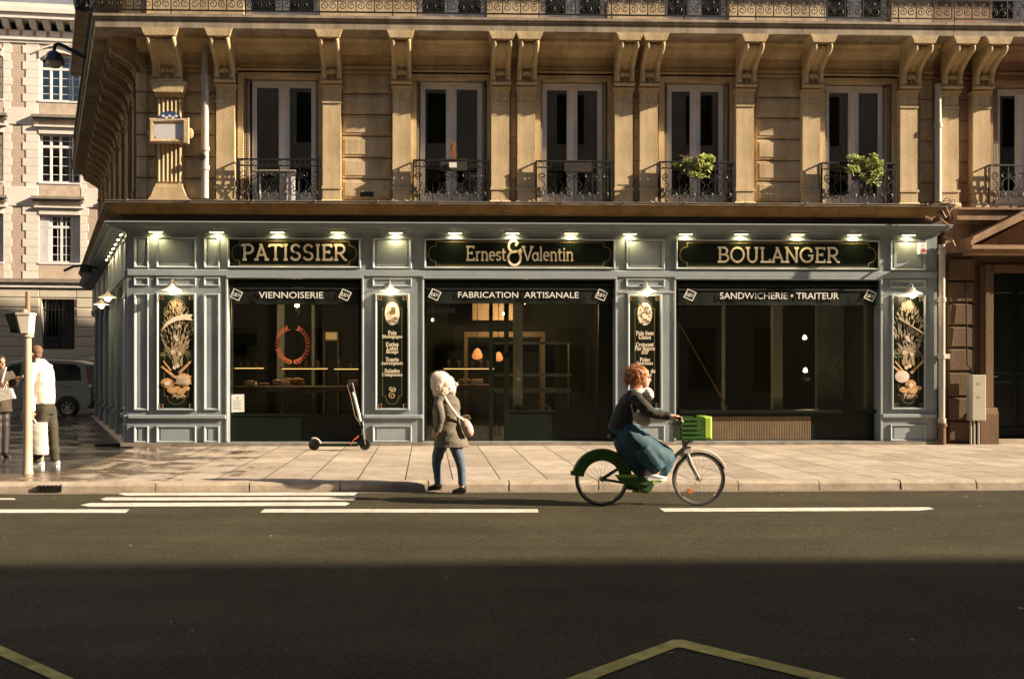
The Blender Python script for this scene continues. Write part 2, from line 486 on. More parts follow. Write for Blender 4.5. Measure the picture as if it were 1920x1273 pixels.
# painted road markings
def marking(name, quads, m, label=None):
    mb = MB()
    for q in quads:
        mb.add([(*G(px, py, ROADZ + 0.006), ROADZ + 0.006) for px, py in q], [tuple(range(len(q)))])
    return tag(mb.build(name, m), kind='structure')
for q in ([(-150, 954.5), (243, 954.5), (236, 961), (-150, 961)], [(496, 954), (1008, 954), (1010, 960.5), (488, 960.5)],
          [(1236, 952.5), (1742, 950.5), (1752, 954), (1722, 957), (1246, 959)], [(-60, 933.5), (26, 933.5), (30, 936.5), (-60, 936.5)]):
    marking('lane_marking', [q], M['mark'])
for q in ([(222, 926), (230, 923.8), (672, 922.6), (664, 928.4), (236, 928.6)], [(188, 935.2), (200, 932.2), (668, 931.2), (664, 937.2), (196, 938)],
          [(150, 946.5), (168, 942.6), (648, 941), (656, 943.5), (648, 947.6), (168, 949.5)]):
    marking('bus_bay_marking', [q], M['mark'])
marking('yellow_zigzag_marking', [[(1262, 1198.5), (1280, 1198.5), (1278, 1213), (1268, 1213)], [(1262, 1198.5), (1268, 1213), (900, 1354), (860, 1345)],
                                  [(1280, 1198.5), (1720, 1304), (1700, 1316), (1278, 1213)]], M['mark_y'])
marking('yellow_zigzag_marking', [[(-200, 1118), (260, 1327), (225, 1330), (-200, 1138)]], M['mark_y'])
# small litter and dead leaves lying on the asphalt
lf = MB()
for i in range(110):
    px, py = random.uniform(-50, 1950), random.choice([random.uniform(919, 935), random.uniform(919, 935), random.uniform(935, 1230)])
    x, y = G(px, py, ROADZ)
    a, r = random.uniform(0, 6.3), random.uniform(0.008, 0.026)
    vs = [(x + r * math.cos(a + t) * (1 if k % 2 else 0.5), y + r * math.sin(a + t) * (1 if k % 2 else 0.5), ROADZ + 0.008 + random.uniform(0, 0.012)) for k, t in enumerate((0, 1.57, 3.14, 4.71))]
    lf.add(vs, [(0, 1, 2, 3)])
tag(lf.build('fallen_leaves', mat('dead_leaves', (0.20, 0.12, 0.05), 0.8, 0.3, scale=3, col2=(0.42, 0.33, 0.22))), kind='stuff')

# ================================================================== CORNER BUILDING
C0 = Vector((X(256, YP), YP, 0))
ANG = R(20.85)
sdir, ndir = Vector((-math.sin(ANG), math.cos(ANG), 0)), Vector((-math.cos(ANG), -math.sin(ANG), 0))
ROT_S = -(math.pi / 2 - ANG)
XS = Matrix.Translation(C0) @ Matrix.Rotation(ROT_S, 4, 'Z')
C1 = Vector((xc, YF, 0))
XS1 = Matrix.Translation(C1) @ Matrix.Rotation(ROT_S, 4, 'Z')
L_SIDE = 15.4
def corner(C, of, os):
    dy = -of
    return Vector((C.x + (os - ndir.y * dy) / ndir.x, C.y + dy, 0))
def wrap(mb, C, of, os, z0, z1, xr, L, back=0.9):
    """a slab that wraps the obtuse corner: proud of the front by of, of the side by os"""
    A = corner(C, of, os)
    E = C + sdir * L + ndir * os
    D = C + sdir * L - ndir * back
    mb.prism([(A.x, A.y), (xr, C.y - of), (xr, C.y + back), (C.x + 1.2, C.y + back), (D.x, D.y), (E.x, E.y)], 'z', z0, z1)
def wall_holes(mb, x0, x1, z0, z1, holes, yf, depth, back=True):
    xs = sorted({x0, x1} | {h[0] for h in holes} | {h[1] for h in holes})
    zs = sorted({z0, z1} | {h[2] for h in holes} | {h[3] for h in holes})
    for a, b in zip(xs, xs[1:]):
        for c, d in zip(zs, zs[1:]):
            mx, mz = (a + b) / 2, (c + d) / 2
            if any(h[0] < mx < h[1] and h[2] < mz < h[3] for h in holes): continue
            mb.quad((a, yf, c), (b, yf, c), (b, yf, d), (a, yf, d))
            if back: mb.quad((a, yf + depth, c), (a, yf + depth, d), (b, yf + depth, d), (b, yf + depth, c))
    for a, b, c, d in holes:
        y0, y1 = yf, yf + depth
        mb.quad((a, y0, c), (a, y0, d), (a, y1, d), (a, y1, c))
        mb.quad((b, y0, c), (b, y1, c), (b, y1, d), (b, y0, d))
        mb.quad((a, y0, d), (b, y0, d), (b, y1, d), (a, y1, d))
        mb.quad((a, y0, c), (a, y1, c), (b, y1, c), (b, y0, c))
def ring(mb, x0, x1, z0, z1, y, w=0.05, proud=0.03):
    """mitred moulding with a ridged section"""
    def rect(d, yy): return [(x0 + d, yy, z0 + d), (x1 - d, yy, z0 + d), (x1 - d, yy, z1 - d), (x0 + d, yy, z1 - d)]
    secs = [rect(0, y), rect(0, y - proud * 0.6), rect(w * 0.3, y - proud), rect(w * 0.6, y - proud * 0.75), rect(w, y)]
    vs = [p for s_ in secs for p in s_]
    fs = []
    for i in range(len(secs) - 1):
        for k in range(4):
            j = (k + 1) % 4
            fs.append((i * 4 + k, i * 4 + j, (i + 1) * 4 + j, (i + 1) * 4 + k))
    mb.add(vs, fs)

Z_LEDGE = Z(378, 19.65)
Z_FT, Z_FB = Z(32.5, YB), Z(56.5, YB)                     # balcony slab top / fascia bottom
BLD = thing('corner_building', 'ochre stone corner building with scrolled brackets above the grey-blue bakery front', 'building', (C0.x, C0.y, 0))
def pq(px, Y=YW): return X(px, Y)
ZOT = Z(149, YW)                                          # head of the first-floor windows
WINS = [(457, 597), (781, 913), (1013, 1139), (1244, 1368), (1545, 1672)]
WH = [(pq(a), pq(b), Z_LEDGE - 0.02, ZOT) for a, b in WINS]
WH3 = [(a, b, Z_FT + 0.12, Z_FT + 2.8) for a, b, _, _ in WH]
wl = MB()
wall_holes(wl, C0.x + 0.02, XEND, 4.2, 22.0, WH + WH3, YW, 0.45)
wl.build('wall', M['stone_block'], BLD)
sw = MB(XS)
SIDE_U = [1.15 + 2.05 * i for i in range(7)]
SWH = [(-u - 1.15 - 0.32, -u - 0.32, Z_LEDGE + 0.05, ZOT) for u in SIDE_U if u + 1.6 < L_SIDE]
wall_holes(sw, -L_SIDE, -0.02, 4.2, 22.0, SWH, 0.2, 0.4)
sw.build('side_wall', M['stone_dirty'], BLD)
mass = MB()
E_ = C0 + sdir * L_SIDE
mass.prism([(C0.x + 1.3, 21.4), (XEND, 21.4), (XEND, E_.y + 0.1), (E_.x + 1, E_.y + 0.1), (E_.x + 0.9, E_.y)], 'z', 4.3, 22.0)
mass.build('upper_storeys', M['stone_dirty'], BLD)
endw = MB()
endw.prism([(E_.x, E_.y), (E_.x + 0.5, E_.y + 0.02), (E_.x + 1.0, E_.y + 0.4), (E_.x + 0.5, E_.y + 0.4)], 'z', 0, 22.0)
endw.build('rear_wall', M['stone_dirty'], BLD)

# ---- rusticated blocks between pilasters
def rust(mb, px0, px1, pys, Yf=YW - 0.055, Yb=YW + 0.05, ch=0.02, holes=()):
    for a, b in zip(pys, pys[1:]):
        mb.cbox(pq(px0, YW), pq(px1, YW), Yf, Yb, Z(b, YW) + 0.013, Z(a, YW) - 0.013, ch)
        w = 0.05
        x0, x1, z0, z1 = pq(px0, YW) + w, pq(px1, YW) - w, Z(b, YW) + 0.013 + w, Z(a, YW) - 0.013 - w
        if x1 - x0 > 0.25: mb.cbox(x0, x1, Yf - 0.014, Yf + 0.01, z0, z1, 0.012)
JY = [141, 179, 218, 258, 298.5, 338, 377]
for i, (a, b) in enumerate(((257, 297), (344, 405), (642, 735), (1417, 1503), (956.5, 969), (1187, 1200), (1723, 1748))):
    bl = MB()
    rust(bl, a, b, JY, Yf=YW - (0.055 if i < 4 else 0.03))
    bl.build('rusticated_blocks', M['stone_block'], BLD)
# small dark vent in the lowest block
MB().box(pq(676), pq(701), YW - 0.075, YW, Z(371, YW), Z(362, YW)).build('vent', M['iron'], BLD)

# ---- friezes and mouldings under the balcony
fr = MB()
fx0 = C0.x + 0.02
for (py0, py1, Y0) in ((115, 141, YW - 0.03), (128, 133, YW - 0.07), (137, 141.5, YW - 0.06)):
    fr.box(fx0, XEND, Y0, YW + 0.02, Z(py1, YW), Z(py0, YW))
fr.box(fx0, XEND, YW - 0.05, YW + 0.03, Z(115, YW), Z_FB - 0.001)
prof = [(YW - 0.02, 0), (YW - 0.12, 0.0), (YW - 0.16, 0.05), (YW - 0.26, 0.09), (YW - 0.30, 0.17), (YW - 0.42, 0.2), (YW - 0.42, 0.25), (YW - 0.02, 0.25)]
fr.prism([(y, Z_FB - 0.252 + z) for y, z in prof], 'x', fx0, XEND)
fr.build('frieze', M['stone'], BLD)
dn = MB()
for a, b in ((450, 596), (775, 918), (1008, 1150), (1240, 1376), (1545, 1682)):
    x, x1 = pq(a), pq(b)
    while x < x1:
        dn.box(x, x + 0.055, YW - 0.115, YW - 0.04, Z(103, YW), Z(95, YW))
        x += 0.125
dn.build('dentils', M['stone'], BLD)
sl_ = MB()
wrap(sl_, C0, YP - YB - 0.05, 0.80, Z_FB, Z_FT - 0.09, XEND, L_SIDE)
wrap(sl_, C0, YP - YB - 0.02, 0.83, Z_FT - 0.09, Z_FT - 0.05, XEND, L_SIDE)
wrap(sl_, C0, YP - YB, 0.85, Z_FT - 0.05, Z_FT, XEND, L_SIDE)
sl_.build('balcony_slab', M['stone_grey'], BLD)
ub = MB()
wrap(ub, C0, 1.05, 0.9, Z_FT + 3.1, Z_FT + 3.35, XEND, L_SIDE)
ub.build('upper_shade_slab', M['stone_grey'], BLD)  # unseen slab added overhead to shade the balcony-floor wall
sb = MB(XS)
sb.prism([(0.18, Z_FB - 0.55), (0.02, Z_FB - 0.5), (-0.05, Z_FB - 0.3), (-0.35, Z_FB - 0.12), (-0.42, Z_FB - 0.001), (0.18, Z_FB - 0.001)], 'x', -L_SIDE, -0.05)
sb.build('side_soffit_moulding', M['stone_dirty'], BLD)

# ---- consoles (scrolled brackets): one mesh, copied
def console_mesh(mb, w, H=0.70, P=0.50):
    def prof(d):
        pts = [(0.0, 0.0), (-0.085 + d, 0.0), (-0.105 + d, 0.05), (-0.095 + d, 0.12), (-0.105 + d, 0.2)]
        for i in range(9):
            t = i / 8
            pts.append((-(0.115 + (P - 0.235) * (t ** 1.7)) + d, 0.24 + (H - 0.40) * t))
        pts += [(-P + 0.05 + d, H - 0.13), (-P + 0.01 + d, H - 0.09), (-P + d, H - 0.05), (-P + 0.03 + d, H - 0.012), (-P + 0.08, H), (0, H)]
        return pts
    e = w * 0.27
    for a, b, d in ((-w / 2, -w / 2 + e, 0.0), (w / 2 - e, w / 2, 0.0), (-w / 2 + e, -0.018, 0.05), (0.018, w / 2 - e, 0.05), (-0.018, 0.018, 0.022)):
        mb.prism(prof(d), 'x', a, b, True)
    pr_ = prof(0.0)[2:-2]
    for s_ in (-1, 1):
        mb.tube([(s_ * (w / 2 - 0.046), y - 0.006, z) for y, z in pr_], 0.046, 10)
    # acanthus leaf on the lower half, and cap
    for k in range(5):
        a = (k - 2) * 0.32
        mb.ball((math.sin(a) * w * 0.3, -0.10 - 0.02 * math.cos(a), 0.12 + 0.07 * math.cos(a)), 0.035, 6, 5, 0.7, 0.8, 1.6)
    mb.box(-w / 2 - 0.01, w / 2 + 0.01, -0.14, 0, -0.035, 0.0)
    mb.prism([(-w / 2 - 0.01, H), (w / 2 + 0.01, H), (w / 2 + 0.075, H + 0.15), (-w / 2 - 0.075, H + 0.15)], 'y', -P - 0.07, 0.0)
ZC = Z_FB - 0.85 - 0.002
PIL = [(405, 440), (605, 639), (736, 770), (921, 955), (970, 1004), (1153, 1186), (1201, 1232), (1380, 1414), (1505, 1538), (1688, 1721)]
def pil_x(a, b): return (pq(a, YP) + pq(b, YP)) / 2
PW = 0.365
cm = MB(Matrix.Translation((pil_x(*PIL[0]), YP, ZC)))
console_mesh(cm, 0.40, P=0.60)
con0 = cm.build('console', M['stone'], BLD, sharp=40)
x_first = pil_x(*PIL[0])
for p in PIL[1:]:
    c = con0.copy(); COL.objects.link(c); c.location = (pil_x(*p) - x_first, 0, 0)
cm = MB(Matrix.Translation((pq(316, YP), YP, ZC)))
console_mesh(cm, 0.58, P=0.60)
cm.build('console', M['stone'], BLD, sharp=40)
# side consoles, darker stone
for i, u in enumerate([0.35 + 0.95 * k for k in range(16)]):
    if i == 0:
        cm = MB(XS @ Matrix.Translation((-u, 0.16, ZC)))
        console_mesh(cm, 0.34, P=0.62)
        sc0 = cm.build('console', M['stone_dirty'], BLD, sharp=40)
    else:
        c = sc0.copy(); COL.objects.link(c); c.location = sdir * (0.95 * i)

# ---- pilasters
def pilaster_mesh(mb, w, zt, zb, fluted=False, Yf=YP, Yb=YW + 0.03):
    D = Yb - Yf
    h = w / 2
    y0 = 0.0
    mb.box(-h - 0.03, h + 0.03, y0 - 0.05, D, zt - 0.075, zt - 0.03)
    mb.box(-h - 0.012, h + 0.012, y0 - 0.02, D, zt - 0.13, zt - 0.075)
    zn = zt - 0.13
    mb.box(-h, h, y0, D, zb + 0.42, zn - 0.26)
    mb.box(-h, h, y0, D, zn - 0.22, zn)
    mb.box(-h - 0.015, h + 0.015, y0 - 0.02, D, zn - 0.26, zn - 0.22)
    for k in range(3):
        mb.ball(((k - 1) * w * 0.28, y0 - 0.004, zn - 0.11), 0.042, 8, 5, 1, 0.45, 1)
    mb.box(-h - 0.02, h + 0.02, y0 - 0.03, D, zb + 0.37, zb + 0.42)
    mb.box(-h, h, y0 - 0.012, D, zb + 0.16, zb + 0.37)
    mb.prism([(-0.012, zb + 0.16), (-0.06, zb + 0.10), (-0.06, zb), (D, zb), (D, zb + 0.16)], 'x', -h - 0.03, h + 0.03)
pm = MB(Matrix.Translation((x_first, YP, 0)))
pilaster_mesh(pm, PW, ZC - 0.035, Z_LEDGE - 0.02)
pil0 = pm.build('pilaster', M['stone'], BLD)
for p in PIL[1:]:
    c = pil0.copy(); COL.objects.link(c); c.location = (pil_x(*p) - x_first, 0, 0)
pm = MB()                                                 # the fluted pilaster behind the street plate
xa, xb = pq(294, YP), pq(341, YP)
zt, zb = ZC - 0.04, Z_LEDGE - 0.02
pm.prism([(xa - 0.11, zt), (xb + 0.11, zt), (xb + 0.03, zt - 0.22), (xa - 0.03, zt - 0.22)], 'y', YP - 0.14, YW)
pm.box(xa - 0.03, xb + 0.03, YP - 0.05, YW, zt - 0.28, zt - 0.22)
pm.box(xa, xb, YP + 0.02, YW, zb + 0.45, zt - 0.28)
n = 6
for k in range(n):
    x = xa + (xb - xa) * (k + 0.5) / n
    pm.tube([(x, YP + 0.015, zb + 0.5), (x, YP + 0.015, zt - 0.34)], 0.030, 8)
pm.box(xa - 0.02, xb + 0.02, YP - 0.04, YW, zb + 0.38, zb + 0.45)
pm.prism([(xa - 0.16, zb), (xb + 0.16, zb), (xb + 0.16, zb + 0.13), (xb + 0.10, zb + 0.2), (xb + 0.03, zb + 0.38), (xa - 0.03, zb + 0.38), (xa - 0.10, zb + 0.2), (xa - 0.16, zb + 0.13)], 'y', YP - 0.08, YW)
pm.build('fluted_pilaster', M['stone'], BLD)
for i, u in enumerate(SIDE_U):
    for du in (-0.25, 1.30):
        if u + du > L_SIDE: continue
        if i == 0 and du < 0:
            pm = MB(XS @ Matrix.Translation((-u - du, 0, 0)))
            pilaster_mesh(pm, 0.34, ZC - 0.03, Z_LEDGE - 0.02)
            sp0 = pm.build('pilaster', M['stone_dirty'], BLD)
        else:
            c = sp0.copy(); COL.objects.link(c); c.location = sdir * (u + du - (SIDE_U[0] - 0.25))

# ---- windows of the first floor and the balcony floor
def window(px0, px1, z0, z1, fx0, fx1, parent, Yw=YW, curtain=0, panel=True, mull=0.13, shutters=True):
    x0, x1 = pq(px0), pq(px1)
    yf = Yw + 0.17
    a, b = (pq(fx0), pq(fx1)) if fx0 else (x0 + 0.02, x1 - 0.02)
    f = MB()
    f.box(a, a + 0.055, yf, yf + 0.07, z0, z1 - 0.01)
    f.box(b - 0.055, b, yf, yf + 0.07, z0, z1 - 0.01)
    f.box(a + 0.055, b - 0.055, yf, yf + 0.07, z1 - 0.10, z1 - 0.01)
    mx = (a + b) / 2
    f.box(mx - mull / 2, mx + mull / 2, yf - 0.02, yf + 0.06, z0, z1 - 0.10)
    f.box(mx - 0.02, mx + 0.02, yf - 0.035, yf - 0.02, z0 + 0.05, z1 - 0.12)
    for s0, s1 in ((a + 0.055, mx - mull / 2), (mx + mull / 2, b - 0.055)):
        f.box(s0, s0 + 0.045, yf + 0.005, yf + 0.05, z0 + 0.32, z1 - 0.10)
        f.box(s1 - 0.045, s1, yf + 0.005, yf + 0.05, z0 + 0.32, z1 - 0.10)
        f.box(s0 + 0.045, s1 - 0.045, yf + 0.005, yf + 0.05, z1 - 0.15, z1 - 0.10)
        f.box(s0, s1, yf + 0.005, yf + 0.05, z0 + 0.01, z0 + 0.32)
        ring(f, s0 + 0.07, s1 - 0.07, z0 + 0.06, z0 + 0.27, yf + 0.005, 0.03, 0.015)
    w = f.build('window', M['win_white'], parent)
    MB().box(a + 0.05, b - 0.05, yf + 0.022, yf + 0.028, z0 + 0.30, z1 - 0.1).build('pane', M['glass'], w)
    if shutters:
        for (u0, u1) in ((x0 + 0.012, a - 0.01), (b + 0.01, x1 - 0.012)):
            if u1 - u0 < 0.03: continue
            s = MB()
            k = max(1, int((u1 - u0) / 0.045))
            for q in range(k):
                v0 = u0 + (u1 - u0) * q / k
                s.box(v0, v0 + 0.028, yf - 0.15, yf - 0.02 + 0.02 * q, z0 + 0.1, z1 - 0.06)
            z = z0 + 0.2
            while z < z1 - 0.15:
                s.box(u0 + 0.002, u1 - 0.003, yf - 0.156, yf - 0.14, z, z + 0.018)
                z += 0.055
            s.build('folded_shutter', M['shutter'], w)
    if curtain:
        c = MB()
        n = 26
        def sheet_(c0, c1, zb_, zt_):
            vs = []
            for i in range(n + 1):
                x = c0 + (c1 - c0) * i / n
                y = yf + 0.20 + 0.03 * math.sin(i * 1.9)
                vs += [(x, y, zb_), (x, y, zt_)]
            c.add(vs, [(2 * i, 2 * i + 2, 2 * i + 3, 2 * i + 1) for i in range(n)], True)
        if curtain == 1: sheet_(a + 0.25, mx + 0.62, z1 - 0.45, z1 - 0.12)  # short top band stands in for a pale reflection across the glass
        if curtain == 2: sheet_(b - 0.32, b - 0.06, z0, z1 - 0.12)
        if curtain == 3: sheet_(a + 0.06, a + 0.5, z0, z1 - 0.1); sheet_(b - 0.5, b - 0.06, z0, z1 - 0.1)
        c.build('curtain', M['curtain'], w)
    return w
FR = [(470, 591), (788, 905), (1018, 1132), (1254, 1361), (1552, 1662)]
for i, ((a, b), (c, d)) in enumerate(zip(WINS, FR)):
    window(a, b, Z_LEDGE + 0.02, ZOT - 0.01, c, d, BLD, curtain=(1, 2, 2, 1, 3)[i])
for i, (a, b) in enumerate(WINS):
    window(a, b, Z_FT + 0.13, Z_FT + 2.79, None, None, BLD, curtain=3, mull=0.2, shutters=False)
rm = MB()
for z0, z1 in ((Z_LEDGE - 0.1, 8.1), (Z_FT, Z_FT + 3.0)):
    for a, b in WINS:
        x0, x1 = pq(a) - 0.25, pq(b) + 0.25
        y0, y1 = YW + 0.452, 21.38
        for q in (((x0, y1, z0), (x1, y1, z0), (x1, y1, z1), (x0, y1, z1)), ((x0, y0, z0), (x0, y1, z0), (x0, y1, z1), (x0, y0, z1)),
                  ((x1, y0, z0), (x1, y1, z0), (x1, y1, z1), (x1, y0, z1)), ((x0, y0, z0), (x1, y0, z0), (x1, y1, z0), (x0, y1, z0)),
                  ((x0, y0, z1), (x1, y0, z1), (x1, y1, z1), (x0, y1, z1))):
            rm.quad(*q)
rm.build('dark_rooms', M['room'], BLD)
for a, b in WINS:                                           # architraves round the openings
    sr = MB()
    x0, x1 = pq(a), pq(b)
    for (u0, u1) in ((x0 - 0.11, x0), (x1, x1 + 0.11)):
        sr.box(u0, u1, YW - 0.06, YW + 0.01, Z_LEDGE, ZOT + 0.12)
    sr.box(x0, x1, YW - 0.06, YW + 0.01, ZOT, ZOT + 0.12)
    sr.box(x0 - 0.15, x1 + 0.15, YW - 0.10, YW + 0.01, ZOT + 0.121, ZOT + 0.16)
    sr.build('window_surround', M['stone'], BLD)
for u in SIDE_U:
    if u + 1.6 >= L_SIDE: continue
    f = MB(XS)
    a, b = -u - 1.15 - 0.32, -u - 0.32
    f.box(a, a + 0.07, 0.4, 0.47, Z_LEDGE + 0.05, ZOT)
    f.box(b - 0.07, b, 0.4, 0.47, Z_LEDGE + 0.05, ZOT)
    f.box((a + b) / 2 - 0.06, (a + b) / 2 + 0.06, 0.4, 0.46, Z_LEDGE + 0.05, ZOT)
    f.box(a + 0.07, b - 0.07, 0.4, 0.47, ZOT - 0.1, ZOT)
    for k in (a - 0.42, b + 0.02):                          # open shutters folded back on the wall
        for q in range(9):
            f.box(k + q * 0.044, k + q * 0.044 + 0.03, 0.09 + 0.02 * (q % 2), 0.13 + 0.02 * (q % 2), Z_LEDGE + 0.1, ZOT - 0.04)
    w = f.build('window', M['win_white'], BLD)
    MB(XS).box(a + 0.05, b - 0.05, 0.43, 0.436, Z_LEDGE + 0.05, ZOT - 0.02).build('pane', M['black'], w)

# ---- ironwork
def spiral(cx, cz, r, turns, a0, y, flip=1, n=14):
    return [(cx + flip * r * (1 - 0.8 * t) * math.cos(a0 + t * turns * 2 * math.pi), y, cz + r * (1 - 0.8 * t) * math.sin(a0 + t * turns * 2 * math.pi)) for t in [i / n for i in range(n + 1)]]
def scroll_panel(mb, x0, x1, z0, z1, y, n, r=0.012):
    w = (x1 - x0) / n
    h = z1 - z0
    for i in range(n):
        c = x0 + w * (i + 0.5)
        for s_ in (1, -1):
            mb.tube(spiral(c + s_ * w * 0.24, z0 + h * 0.24, w * 0.22, 1.25, math.pi / 2, y, s_), r, 4, cap=False)
            mb.tube(spiral(c + s_ * w * 0.24, z1 - h * 0.24, w * 0.22, 1.25, -math.pi / 2, y, s_), r, 4, cap=False)
            mb.tube([(c + s_ * w * 0.24, y, z0 + h * 0.24 + w * 0.22), (c + s_ * w * 0.08, y, z0 + h * 0.5), (c + s_ * w * 0.24, y, z1 - h * 0.24 - w * 0.22)], r, 4, cap=False)
        mb.tube([(c, y, z0 + h * 0.08), (c + 0.03, y, z0 + h * 0.3), (c, y, z0 + h * 0.42), (c - 0.03, y, z0 + h * 0.3)], r * 0.8, 4, closed=True)
        if i: mb.tube([(x0 + w * i, y, z0), (x0 + w * i, y, z1)], r, 4, cap=False)
RAIL = [(445, 602), (775, 917), (1006, 1147), (1238, 1377), (1541, 1680)]
for i, (a, b) in enumerate(RAIL):
    rb = MB()
    y = 20.17
    x0, x1 = X(a, y), X(b, y)
    zt = Z(300, y)
    zb = Z_LEDGE + 0.07
    rb.box(x0, x1, y - 0.02, y + 0.02, zt - 0.03, zt)
    rb.box(x0, x1, y - 0.012, y + 0.012, zt - 0.155, zt - 0.135)
    rb.box(x0, x1, y - 0.012, y + 0.012, zb, zb + 0.022)
    for x in (x0, x1):
        s_ = 0.022
        rb.box(x - s_ / 2, x + s_ / 2, y - 0.011, y + 0.011, Z_LEDGE, zt - 0.03)
        rb.box(x - 0.012, x + 0.012, y + 0.02, YW, zt - 0.03, zt)
        rb.box(x - 0.011, x + 0.011, y + 0.012, YW, zb, zb + 0.02)
        for q in range(4):
            rb.box(x - 0.007, x + 0.007, y + 0.05 + q * 0.07, y + 0.064 + q * 0.07, zb, zt - 0.03)
    scroll_panel(rb, x0 + 0.02, x1 - 0.02, zb + 0.025, zt - 0.155, y, 4)
    k = 9
    for q in range(k):
        cx_ = x0 + (x1 - x0) * (q + 0.5) / k
        rb.tube([(cx_ + 0.052 * math.cos(t), y, zt - 0.083 + 0.052 * math.sin(t)) for t in [j * 6.283 / 10 for j in range(10)]], 0.007, 4, closed=True)
    rb.build('window_railing', M['iron'], BLD)
def long_rail(name, parent, x0, x1, y, zf, step=0.36, xf=None):
    rb = MB(xf)
    zt = zf + 1.0
    rb.box(x0, x1, y - 0.025, y + 0.025, zt - 0.04, zt)
    rb.box(x0, x1, y - 0.014, y + 0.014, zf + 0.08, zf + 0.105)
    rb.box(x0, x1, y - 0.012, y + 0.012, zf + 0.46, zf + 0.48)
    n = int((x1 - x0) / step)
    w = (x1 - x0) / n
    for i in range(n + 1):
        x = x0 + w * i
        rb.box(x - 0.010, x + 0.010, y - 0.010, y + 0.010, zf + (0 if i % 4 == 0 else 0.1), zt - 0.04)
        if i < n:
            c = x + w / 2
            for s_ in (1, -1):
                rb.tube(spiral(c + s_ * w * 0.25, zf + 0.22, w * 0.235, 1.4, math.pi / 2, y, s_, 12), 0.010, 4, cap=False)
                rb.tube(spiral(c + s_ * w * 0.25, zf + 0.36, w * 0.20, 1.2, -math.pi / 2, y, s_, 10), 0.009, 4, cap=False)
                rb.tube([(c + s_ * w * 0.3, y, zf + 0.48), (c, y, zf + 0.72), (c + s_ * w * 0.3, y, zt - 0.04)], 0.008, 4, cap=False)
    return rb.build(name, M['iron'], parent)
A_ = corner(C0, YP - YB - 0.06, 0.78)
long_rail('balcony_railing', BLD, A_.x, XEND - 0.02, YB + 0.06, Z_FT)
long_rail('balcony_railing', BLD, -L_SIDE, -0.02, 0.0, Z_FT, xf=Matrix.Translation(A_) @ Matrix.Rotation(ROT_S, 4, 'Z'))

# ---- stone cornice above the shop, with its lead-covered ledge
co = MB()
z1 = Z_LEDGE
zbt = Z(403, 19.85)
for (of, os, a, b) in ((0.66, 0.62, z1 - 0.05, z1 - 0.012),):
    wrap(co, C0, of, os, a, b, XEND + 0.05, L_SIDE)
ochre = MB()
steps = 7
for i in range(steps):                                       # cyma face in fine steps
    t0, t1 = i / steps, (i + 1) / steps
    of = 0.63 - 0.26 * (t0 ** 1.6)
    wrap(ochre, C0, of, of - 0.04, z1 - 0.05 - (z1 - 0.05 - zbt) * t1, z1 - 0.05 - (z1 - 0.05 - zbt) * t0, XEND, L_SIDE)
ochre.build('cornice', M['cornice_ochre'], BLD)
co.build('ledge', M['stone_grey'], BLD)
ld = MB()
wrap(ld, C0, 0.675, 0.635, z1 - 0.012, z1, XEND + 0.06, L_SIDE)
x = C0.x
while x < XEND:                                              # lead seams
    ld.box(x, x + 0.03, YP - 0.69, YP, z1 - 0.02, z1 + 0.012)
    x += 1.22
ld.build('lead_flashing', M['zinc'], BLD)
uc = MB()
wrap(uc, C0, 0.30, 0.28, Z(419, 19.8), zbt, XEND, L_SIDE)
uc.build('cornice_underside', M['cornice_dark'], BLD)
# ================================================================== BAKERY SHOPFRONT (timber cladding in front of the ground floor)
SHOP = thing('bakery_shopfront', 'grey-blue panelled timber bakery front running along the corner building', 'shopfront', (C1.x, C1.y, 0))
def sx(px, Y=YF): return X(px, Y)
def sz(py, Y=YF): return Z(py, Y)
Z_OT = sz(523)                                             # head of the openings
Z_TOP = Z(419, 19.75)
OPEN = [(427, 678), (795, 1153), (1267, 1650)]
OH = [(sx(a), sx(b), 0.07, Z_OT) for a, b in OPEN]
xr = sx(1757)
f = MB()
wall_holes(f, C1.x, xr, 0.0, Z_TOP - 0.06, OH, YF, 0.30)
f.quad((xr, YF, 0), (xr, YF + 0.3, 0), (xr, YF + 0.3, Z_TOP - 0.06), (xr, YF, Z_TOP - 0.06))
f.build('facing', M['paint'], SHOP)
# timber cornice over the lamps
cs = MB()
wrap(cs, C1, 0.36, 0.40, Z_TOP - 0.04, Z_TOP - 0.004, XEND + 0.05, L_SIDE)
wrap(cs, C1, 0.40, 0.44, Z_TOP - 0.004, Z_TOP + 0.022, XEND + 0.06, L_SIDE)
wrap(cs, C1, 0.30, 0.34, Z_TOP - 0.075, Z_TOP - 0.04, XEND + 0.02, L_SIDE)
cs.build('timber_cornice', M['paint_trim'], SHOP)
soff = MB()
for i in range(4):                                         # small cove between cornice and wall
    t = i / 3
    o = 0.25 - 0.22 * t
    wrap(soff, C1, o, o, Z_TOP - 0.095 - 0.02 * i, Z_TOP - 0.075 - 0.02 * i, xr, L_SIDE)
soff.build('cove', M['paint'], SHOP)
# horizontal rails
rl = MB()
def rail_x(a, b, py0, py1, proud):
    rl.cbox(sx(a), sx(b), YF - proud, YF + 0.01, sz(py1), sz(py0), 0.012)
rail_x(239, 1757, 507, 519, 0.030)
for a, b in ((241, 424), (681, 792), (1156, 1264), (1653, 1755)):
    rail_x(a, b, 777, 784, 0.055)
    rail_x(a - 1, b + 1, 829, 836.5, 0.045)
for a, b in OPEN:
    rl.cbox(sx(a) - 0.03, sx(b) + 0.03, YF - 0.035, YF + 0.01, Z_OT, Z_OT + 0.05, 0.012)
    for e, d in ((sx(a), -1), (sx(b), 1)):
        x0, x1 = sorted((e, e + 0.045 * d))
        rl.cbox(x0, x1, YF - 0.022, YF + 0.01, 0.09, Z_OT, 0.01)
rail_x(1157, 1263, 545, 549, 0.025)
rl.build('rail', M['paint_trim'], SHOP)
